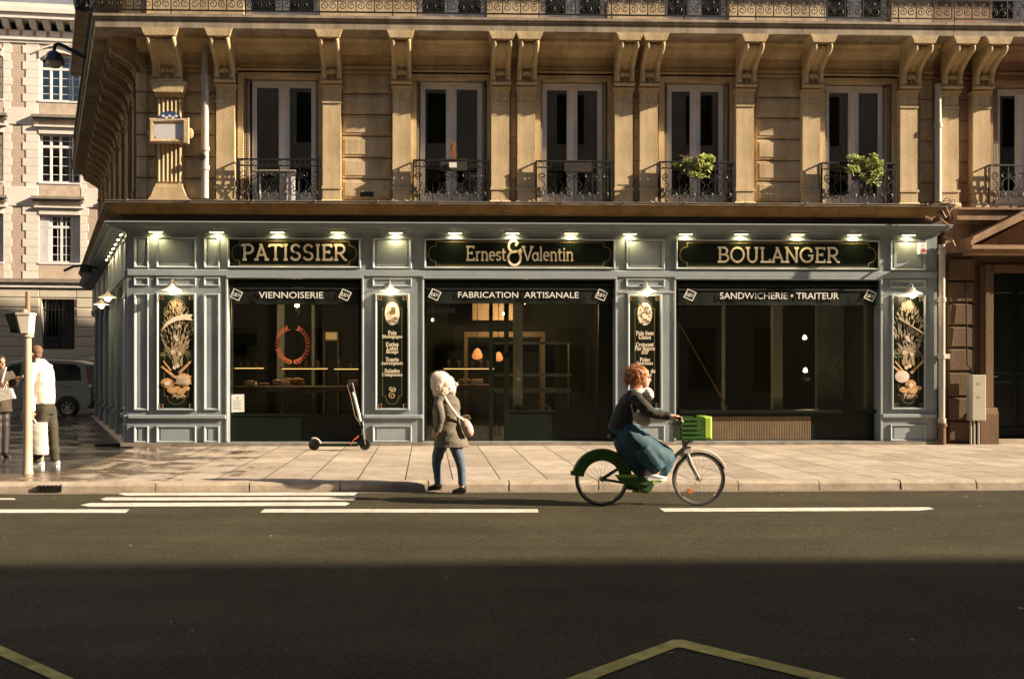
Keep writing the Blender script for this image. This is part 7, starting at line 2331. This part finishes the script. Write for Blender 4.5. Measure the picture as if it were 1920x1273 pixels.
b_.tube([C(455, 700), C(432, 640)], 0.016, 8); b_.build('saddle', M['rubber'], BK)
b_ = MB()
cr1, cr2 = C(700, 985, -0.10), C(590, 1085, 0.10)
b_.tube([bb + Vector((0, -0.06, 0)), cr1], 0.011, 8); b_.tube([bb + Vector((0, 0.06, 0)), cr2], 0.011, 8); b_.build('crank', M['steel'], BK)
for p_ in (cr1 + Vector((0, -0.05, 0)), cr2 + Vector((0, 0.05, 0))):
    b_ = MB(); b_.box(p_.x - 0.05, p_.x + 0.05, p_.y - 0.045, p_.y + 0.045, p_.z - 0.013, p_.z + 0.013); b_.build('pedal', M['lime'], BK)
b_ = MB(); b_.prism([(C(380, 0).x, C(0, 935).z), (C(640, 0).x, C(0, 960).z), (C(700, 0).x, C(0, 1020).z), (C(660, 0).x, C(0, 1075).z), (C(430, 0).x, C(0, 1000).z)], 'y', by - 0.062, by - 0.05); b_.build('chain_guard', M['green'], BK)
b_ = MB(); b_.cbox(C(395, 0).x, C(560, 0).x, by - 0.068, by - 0.0625, C(0, 958).z, C(0, 935).z, 0.002); b_.build('lime_sticker', M['lime'], BK)
b_ = MB(); b_.lathe([(0.001, -0.012), (0.03, -0.01), (0.03, 0.01), (0.001, 0.012)], C(990, 1072, -0.02), 12, 'y'); b_.build('spoke_reflector', mat('orange_reflector', (0.6, 0.15, 0.04), 0.3), BK)
b_ = MB(); b_.ball(C(1005, 668, 0), 0.035, 10, 8); b_.build('headlight', M['white'], BK)
b_ = MB(); b_.box(rc.x - 0.375, rc.x - 0.355, by - 0.03, by + 0.03, rc.z + 0.05, rc.z + 0.10); b_.build('tail_light', mat('red_lens', (0.4, 0.02, 0.02), 0.3), BK)

W4 = thing('person', 'ginger-haired person in a dark jacket, white scarf and teal skirt riding the bicycle', 'person', C(420, 628))
hc = C(608, 165)
fw = Vector((1, -0.12, -0.05))
up_ = (0.12, 0, 1)
b_ = MB()
add_head(b_, hc, fw, up_, C(545, 290))
b_.tube([C(540, 300), C(490, 420), C(440, 580)], [0.10, 0.105, 0.12], 14)
fA, fB = cr1 + Vector((-0.03, -0.055, 0.075)), cr2 + Vector((-0.03, 0.055, 0.075))
b_.tube([C(450, 620, -0.08), C(780, 800, -0.10), C(770, 815, -0.10), fA], [0.075, 0.05, 0.05, 0.038], 12)
b_.tube([C(450, 620, 0.08), C(710, 840, 0.10), C(695, 855, 0.10), fB], [0.075, 0.05, 0.05, 0.038], 12)
h1, h2 = C(812, 466, -0.268), C(812, 466, 0.268)
b_.tube([C(545, 320, -0.16), C(655, 440, -0.24), h1], [0.048, 0.04, 0.028], 10)
b_.tube([C(545, 320, 0.16), C(655, 440, 0.24), h2], [0.048, 0.04, 0.028], 10)
add_hand(b_, h1, (1, 0.02, -0.05), (0.1, 0.0, -1), 1.25, 1.0, -1)
add_hand(b_, h2, (1, -0.02, -0.05), (0.1, 0.0, -1), 1.25, 1.0, 1)
remesh(b_, 'body', M['skin_red'], W4, 0.007)
eyes(hc, fw, up_, W4)
X_ = frame3(hc, fw, up_)
b_ = MB(X_)
b_.ball((-0.03, 0, 0.04), 0.112, 18, 12, 0.98, 0.90, 0.95); b_.ball((-0.075, 0, -0.05), 0.085, 14, 10, 0.8, 1.05, 1.2)
rr = random.Random(8)
for i in range(240):
    a, e = rr.uniform(1.0, 5.28), rr.uniform(-0.5, 1.4)
    d = Vector((math.cos(a) * math.cos(e), math.sin(a) * math.cos(e) * 0.92, math.sin(e)))
    p = Vector((-0.03, 0, 0.03)) + d * 0.106
    q = p + Vector((-0.05 + d.x * 0.02, d.y * 0.03, -rr.uniform(0.03, 0.10)))
    b_.tube([p, p.lerp(q, 0.5) + d * 0.018, q], [0.008, 0.008, 0.003], 5)
for i in range(2600):
    a, e = rr.uniform(0.75, 5.53), rr.uniform(-0.9, 1.5)
    d = Vector((math.cos(a) * math.cos(e), math.sin(a) * math.cos(e) * 0.92, math.sin(e)))
    p = Vector((-0.03, 0, 0.035)) + d * rr.uniform(0.108, 0.122)
    q = p + Vector((-rr.uniform(0.02, 0.12), d.y * 0.03 + rr.gauss(0, .015), rr.uniform(-0.10, 0.02)))
    w = Vector((rr.gauss(0, 1), rr.gauss(0, 1), rr.gauss(0, 1))).normalized() * 0.003
    b_.add([p - w, p + w, q], [(0, 1, 2)])
b_.build('hair', M['ginger'], W4, weld=False)
b_ = MB()
garment(b_, [(C(440, 575), 0.155, 0.165), (C(455, 520), 0.160, 0.165), (C(490, 420), 0.150, 0.165), (C(520, 340), 0.135, 0.18), (C(540, 290), 0.10, 0.14), (C(552, 262), 0.065, 0.07)], 41, 0.03)
for s_ in (-1, 1): tsleeve(b_, [C(535, 315, s_ * 0.14), C(580, 375, s_ * 0.21), C(655, 440, s_ * 0.245), C(735, 458, s_ * 0.25), C(798, 465, s_ * 0.265)], [0.08, 0.075, 0.065, 0.055, 0.045], 43 + s_, 0.07)
remesh(b_, 'jacket', M['blackcoat'], W4, 0.009, 3)
b_ = MB()
sc_ = [(C(548, 300), 0.085, 0.10), (C(560, 275), 0.095, 0.105), (C(578, 252), 0.085, 0.098)]
garment(b_, sc_, 51, 0.06, 20, 4)
tsleeve(b_, [C(632, 268, 0.0), C(652, 285, -0.03), C(665, 310, -0.04), C(640, 330, -0.03)], [0.055, 0.06, 0.05, 0.03], 52, 0.1)
b_.ball(C(615, 280), 0.070, 12, 8, 1.1, 1.1, 0.62)
remesh(b_, 'scarf', M['white_jacket'], W4, 0.008, 2)
b_ = MB()                                                     # long skirt draped over both legs, hem blown back
up = Vector((0, 0, 1))
def rg(cx_, cz_, hx, hz, w): return (C(cx_, cz_), Vector((hx * u4, 0, hz * u4)), Vector((0, w, 0)))
wr_ = wrinkle(61, 0.035)
sk = [((440, 540), (95, 10), 0.14), ((455, 590), (125, 45), 0.20), ((510, 640), (150, 105), 0.225), ((590, 700), (140, 165), 0.235), ((670, 760), (95, 185), 0.235), ((745, 790), (45, 165), 0.22), ((800, 790), (35, 110), 0.19), ((842, 775), (30, 60), 0.14), ((858, 762), (14, 24), 0.06)]
rings = []
for i, ((cx_, cz_), (hx, hz), w) in enumerate(sk):
    d = Vector((-0.45, 0, 1)).normalized()
    h_ = math.hypot(hx, hz) * u4
    ax = Vector((-0.35, 0, 0.94)) if i > 1 else Vector((0.9, 0, 0.35)) if i == 0 else Vector((0.1, 0, 0.99))
    rings.append((C(cx_, cz_), ax.normalized() * h_, Vector((0, w, 0)), wr_(i)))
b_.loft(rings, 28)
tsleeve(b_, [C(600, 720, -0.12), C(690, 840, -0.13), C(735, 885, -0.13)], [0.13, 0.12, 0.10], 63, 0.05)
tsleeve(b_, [C(470, 590, 0.0), C(500, 720, 0.06), C(560, 830, 0.08), C(640, 870, 0.08)], [0.15, 0.15, 0.14, 0.12], 64, 0.05)
remesh(b_, 'skirt', M['teal'], W4, 0.010, 4)
for f_, dy in ((fA, 0.0), (fB, 0.0)):
    b_ = MB(); shoe(b_, f_ + Vector((-0.09, 0, -0.055)), f_ + Vector((0.15, 0, -0.062)), 0.10, 0.044); b_.build('shoe', M['white'] if f_ is fA else M['leather'], W4)
b_ = MB()
for k_ in range(3): b_.tube([C(505 + 12 * k_, 440 + 34 * k_, -0.19), C(600 + 16 * k_, 440 + 36 * k_, -0.215), C(640 + 14 * k_, 452 + 38 * k_, -0.18)], 0.022, 8)
t = thing('crossbody_bag', 'beige bag hanging at the hip of the ginger-haired cyclist', 'bag', C(590, 540, -0.2))
b_ = MB(); X_ = frame3(C(580, 490, -0.20), (1, 0, -0.55), (0, -1, 0)); b_.xf = X_
b_.ball((0, 0, 0), 0.10, 14, 10, 1.15, 0.75, 0.4); b_.ball((0.03, 0, 0.03), 0.06, 10, 8, 1.2, 0.8, 0.35); b_.xf = None
remesh(b_, 'pouch', M['bag_beige'], t, 0.006, 2)
b_ = MB(); b_.tube([C(520, 470, -0.19), C(500, 380, -0.18), C(530, 300, -0.13)], 0.010, 6); b_.build('strap', M['bag_beige'], t)

# ---------------------------------------------------------------- electric scooter against the shopfront
ey = 19.0
exx = X(635, ey)
S5 = F_PX / ey
u5 = 1 / (7.075 * S5)
def E5(zx, zy, y=0.0): return Vector((X(560 + zx / 7.075, ey), ey + y, (1160 - zy) * u5))
SC = thing('electric_scooter', 'black and mint hire scooter parked under the VIENNOISERIE window', 'scooter', (exx, ey, 0))
for (cx_, lab) in ((205, 'rear'), (880, 'front')):
    c = E5(cx_, 1085)
    w = thing('wheel', None, None, c); w.parent = SC; w.location = c - WM[SC.name]
    r_ = c.z
    b_ = MB(); b_.lathe([(r_ - 0.035, -0.022), (r_ - 0.006, -0.022), (r_, -0.01), (r_, 0.01), (r_ - 0.006, 0.022), (r_ - 0.035, 0.022), (r_ - 0.035, -0.022)], c, 28, 'y'); b_.build('tyre', M['rubber'], w)
    b_ = MB(); b_.lathe([(0.001, -0.03), (0.03, -0.028), (0.034, -0.012), (r_ - 0.036, -0.01), (r_ - 0.036, 0.01), (0.034, 0.012), (0.03, 0.028), (0.001, 0.03)], c, 20, 'y'); b_.build('hub', M['iron'], w)
b_ = MB(); b_.cbox(E5(285, 0).x, E5(790, 0).x, ey - 0.075, ey + 0.075, E5(0, 1108).z, E5(0, 1075).z, 0.01); b_.tube([E5(205, 1085, -0.04), E5(300, 1085, -0.04)], 0.014, 6); b_.tube([E5(205, 1085, 0.04), E5(300, 1085, 0.04)], 0.014, 6)
b_.tube([E5(780, 1090), E5(835, 1010), E5(848, 960)], 0.026, 8); b_.build('deck', M['black'], SC)
g_ = mudguard(E5(205, 1085), 10, 110, 0.125, 0.026, None, 0.01); g_.build('rear_mudguard', M['pipe'], SC, sharp=50)
b_ = MB(); b_.tube([E5(885, 1085), E5(850, 900), E5(822, 770)], 0.021, 10); b_.tube([E5(770, 520), E5(722, 320), E5(705, 262)], 0.017, 10)
for s_ in (-0.035, 0.035): b_.tube([E5(858, 960, s_), E5(885, 1085, s_)], 0.013, 8)
b_.build('stem', mat('dark_tube', (0.09, 0.09, 0.085), 0.45), SC)
b_ = MB(); b_.tube([E5(828, 830), E5(800, 690), E5(745, 470), E5(718, 395)], [0.024, 0.029, 0.029, 0.022], 12); b_.build('battery_case', mat('mint_plastic', (0.50, 0.66, 0.52), 0.4, 0.06), SC)
b_ = MB(); b_.prism([(E5(838, 0).x, E5(0, 780).z), (E5(862, 0).x, E5(0, 870).z), (E5(835, 0).x, E5(0, 875).z), (E5(812, 0).x, E5(0, 780).z)], 'y', ey - 0.04, ey + 0.04); b_.build('stem_cover', M['black'], SC)
b_ = MB(); b_.tube([E5(690, 262, -0.24), E5(705, 258, -0.1), E5(708, 256, 0.1), E5(690, 262, 0.24)], 0.013, 8); b_.box(E5(690, 0).x, E5(725, 0).x, ey - 0.06, ey + 0.06, E5(0, 265).z, E5(0, 235).z); b_.build('handlebar', M['black'], SC)
b_ = MB(); b_.tube([E5(700, 270, -0.12), E5(650, 300, -0.12), E5(700, 480, -0.07), E5(745, 700, -0.05), E5(790, 780, -0.04)], 0.006, 6); b_.build('cable', mat('brown_cable', (0.22, 0.13, 0.09), 0.6), SC)
b_ = MB(); b_.tube([E5(690, 1085, -0.07), E5(742, 1010, -0.10)], 0.010, 6); b_.tube([E5(742, 1015, -0.10), E5(800, 965, -0.10)], 0.016, 6); b_.build('kick_stand', mat('orange_plastic', (0.6, 0.12, 0.03), 0.4), SC)

# ---------------------------------------------------------------- people carrier parked in the cross street
vy = 33.2
VR = X(173, vy)
CAR = thing('parked_car', 'grey people carrier parked across the end of the side street', 'car', (VR - 2.2, vy + 0.9, -0.02))
M['carpaint'] = mat('grey_car_paint', (0.26, 0.28, 0.275), 0.32, 0.06, coat=0.6)
M['carglass'] = mat('dark_car_glass', (0.010, 0.012, 0.012), 0.06, 0.1, spec=0.7)
prof = [(0.0, 0.42), (0.03, 0.62), (0.0, 0.98), (-0.05, 1.12), (-0.17, 1.50), (-0.27, 1.74), (-0.42, 1.83), (-0.75, 1.885), (-1.5, 1.92), (-2.3, 1.90), (-2.75, 1.83), (-3.25, 1.50), (-3.65, 1.17), (-4.0, 1.08), (-4.42, 0.92), (-4.58, 0.72), (-4.60, 0.45), (-4.52, 0.28), (-0.12, 0.28)]
b_ = MB()
cxp = (-2.3, 1.0)
rings, ysl = [], [(-0.0, 0.965, 0.97), (0.03, 0.985, 0.985), (0.09, 1.0, 1.0), (1.71, 1.0, 1.0), (1.77, 0.985, 0.985), (1.80, 0.965, 0.97)]
vs, fs = [], []
m_ = len(prof)
for (yy_, kx, kz) in ysl:
    for (x, z) in prof:
        tum = max(0, z - 1.1) * 0.22
        y2 = yy_ + (tum if yy_ < 0.9 else -tum)
        vs.append((VR + cxp[0] + (x - cxp[0]) * kx, vy + y2, -0.02 + cxp[1] + (z - cxp[1]) * kz))
for i in range(len(ysl) - 1):
    for k_ in range(m_):
        l_ = (k_ + 1) % m_
        fs.append((i * m_ + k_, i * m_ + l_, (i + 1) * m_ + l_, (i + 1) * m_ + k_))
fs += [tuple(range(m_))[::-1], tuple(range(len(vs) - m_, len(vs)))]
b_.add(vs, fs, True)
body = b_.build('body', M['carpaint'], CAR, sharp=28)
def side_pt(x, z, o=0.006):
    return (VR + x, vy + max(0, z - 1.1) * 0.22 - o, -0.02 + z)
def side_poly(pts, name, m, o=0.006, parent=CAR):
    g = MB(); n = len(pts)
    g.add([side_pt(x, z, o) for x, z in pts] + [side_pt(x, z, o - 0.02) for x, z in pts], [tuple(range(n))] + [(i, (i + 1) % n, n + (i + 1) % n, n + i) for i in range(n)])
    return g.build(name, m, parent)
side_poly([(-0.36, 1.22), (-0.43, 1.62), (-0.58, 1.74), (-1.40, 1.79), (-1.40, 1.20)], 'rear_window', M['carglass'])
side_poly([(-1.47, 1.20), (-1.47, 1.79), (-2.30, 1.79), (-2.30, 1.20)], 'side_window', M['carglass'])
side_poly([(-2.37, 1.20), (-2.37, 1.78), (-2.70, 1.71), (-3.30, 1.25), (-3.30, 1.20)], 'side_window', M['carglass'])
side_poly([(-0.06, 1.16), (-0.13, 1.16), (-0.24, 1.66), (-0.17, 1.66)], 'tail_light', mat('red_lamp', (0.38, 0.02, 0.025), 0.25), 0.012)
side_poly([(-0.02, 0.99), (-0.12, 1.0), (-0.11, 1.10), (-0.03, 1.09)], 'reversing_lamp', M['white'], 0.012)
side_poly([(-0.75, 1.03), (-1.02, 1.04), (-1.02, 1.07), (-0.75, 1.06)], 'door_handle', M['carpaint'], 0.03)
for k_ in (-1.435, -2.335):
    side_poly([(k_ - 0.006, 0.45), (k_ + 0.006, 0.45), (k_ + 0.006, 1.19), (k_ - 0.006, 1.19)], 'door_seam', M['rubber'], 0.003)
for x in (-0.80, -3.65):
    c = Vector((VR + x, vy - 0.005, -0.02 + 0.325))
    g = MB(); g.prism([(c.x + 0.40 * math.cos(R(a)), c.z + 0.40 * math.sin(R(a))) for a in range(-10, 191, 20)], 'y', vy - 0.006, vy + 0.05); g.build('wheel_arch', M['rubber'], CAR)
    w = thing('wheel', None, None, c); w.parent = CAR; w.location = c - WM[CAR.name]
    g = MB(); g.lathe([(0.20, -0.02), (0.29, -0.025), (0.325, 0.0), (0.325, 0.18), (0.20, 0.18), (0.20, -0.02)], c, 30, 'y'); g.build('tyre', M['rubber'], w)
    g = MB()
    for k_ in range(7):
        a = k_ * 6.2832 / 7
        g.tube([c + Vector((0.05 * math.cos(a), -0.018, 0.05 * math.sin(a))), c + Vector((0.195 * math.cos(a), -0.012, 0.195 * math.sin(a)))], 0.018, 6)
    g.lathe([(0.001, -0.03), (0.06, -0.025), (0.06, 0.0), (0.001, 0.0)], c, 14, 'y'); g.lathe([(0.185, -0.014), (0.203, -0.022), (0.203, 0.02), (0.185, 0.02)], c, 30, 'y')
    g.build('rim', M['steel'], w)
g = MB()
for k_ in (0.35, 1.45): g.tube([(VR - 0.7, vy + k_, 1.885), (VR - 0.8, vy + k_, 1.93), (VR - 2.4, vy + k_, 1.945), (VR - 2.5, vy + k_, 1.89)], 0.018, 6)
g.build('roof_rail', M['steel'], CAR)
car2 = copy_tree(CAR, loc=(VR - 2.2 + 1.0, vy + 0.9 + 3.4, 0.05))
car2['label'] = 'farther grey car whose roof shows behind the parked people carrier'
car2['group'] = CAR['group'] = 'cars at the end of the side street'
FB.rotation_euler = (0, 0, R(6))
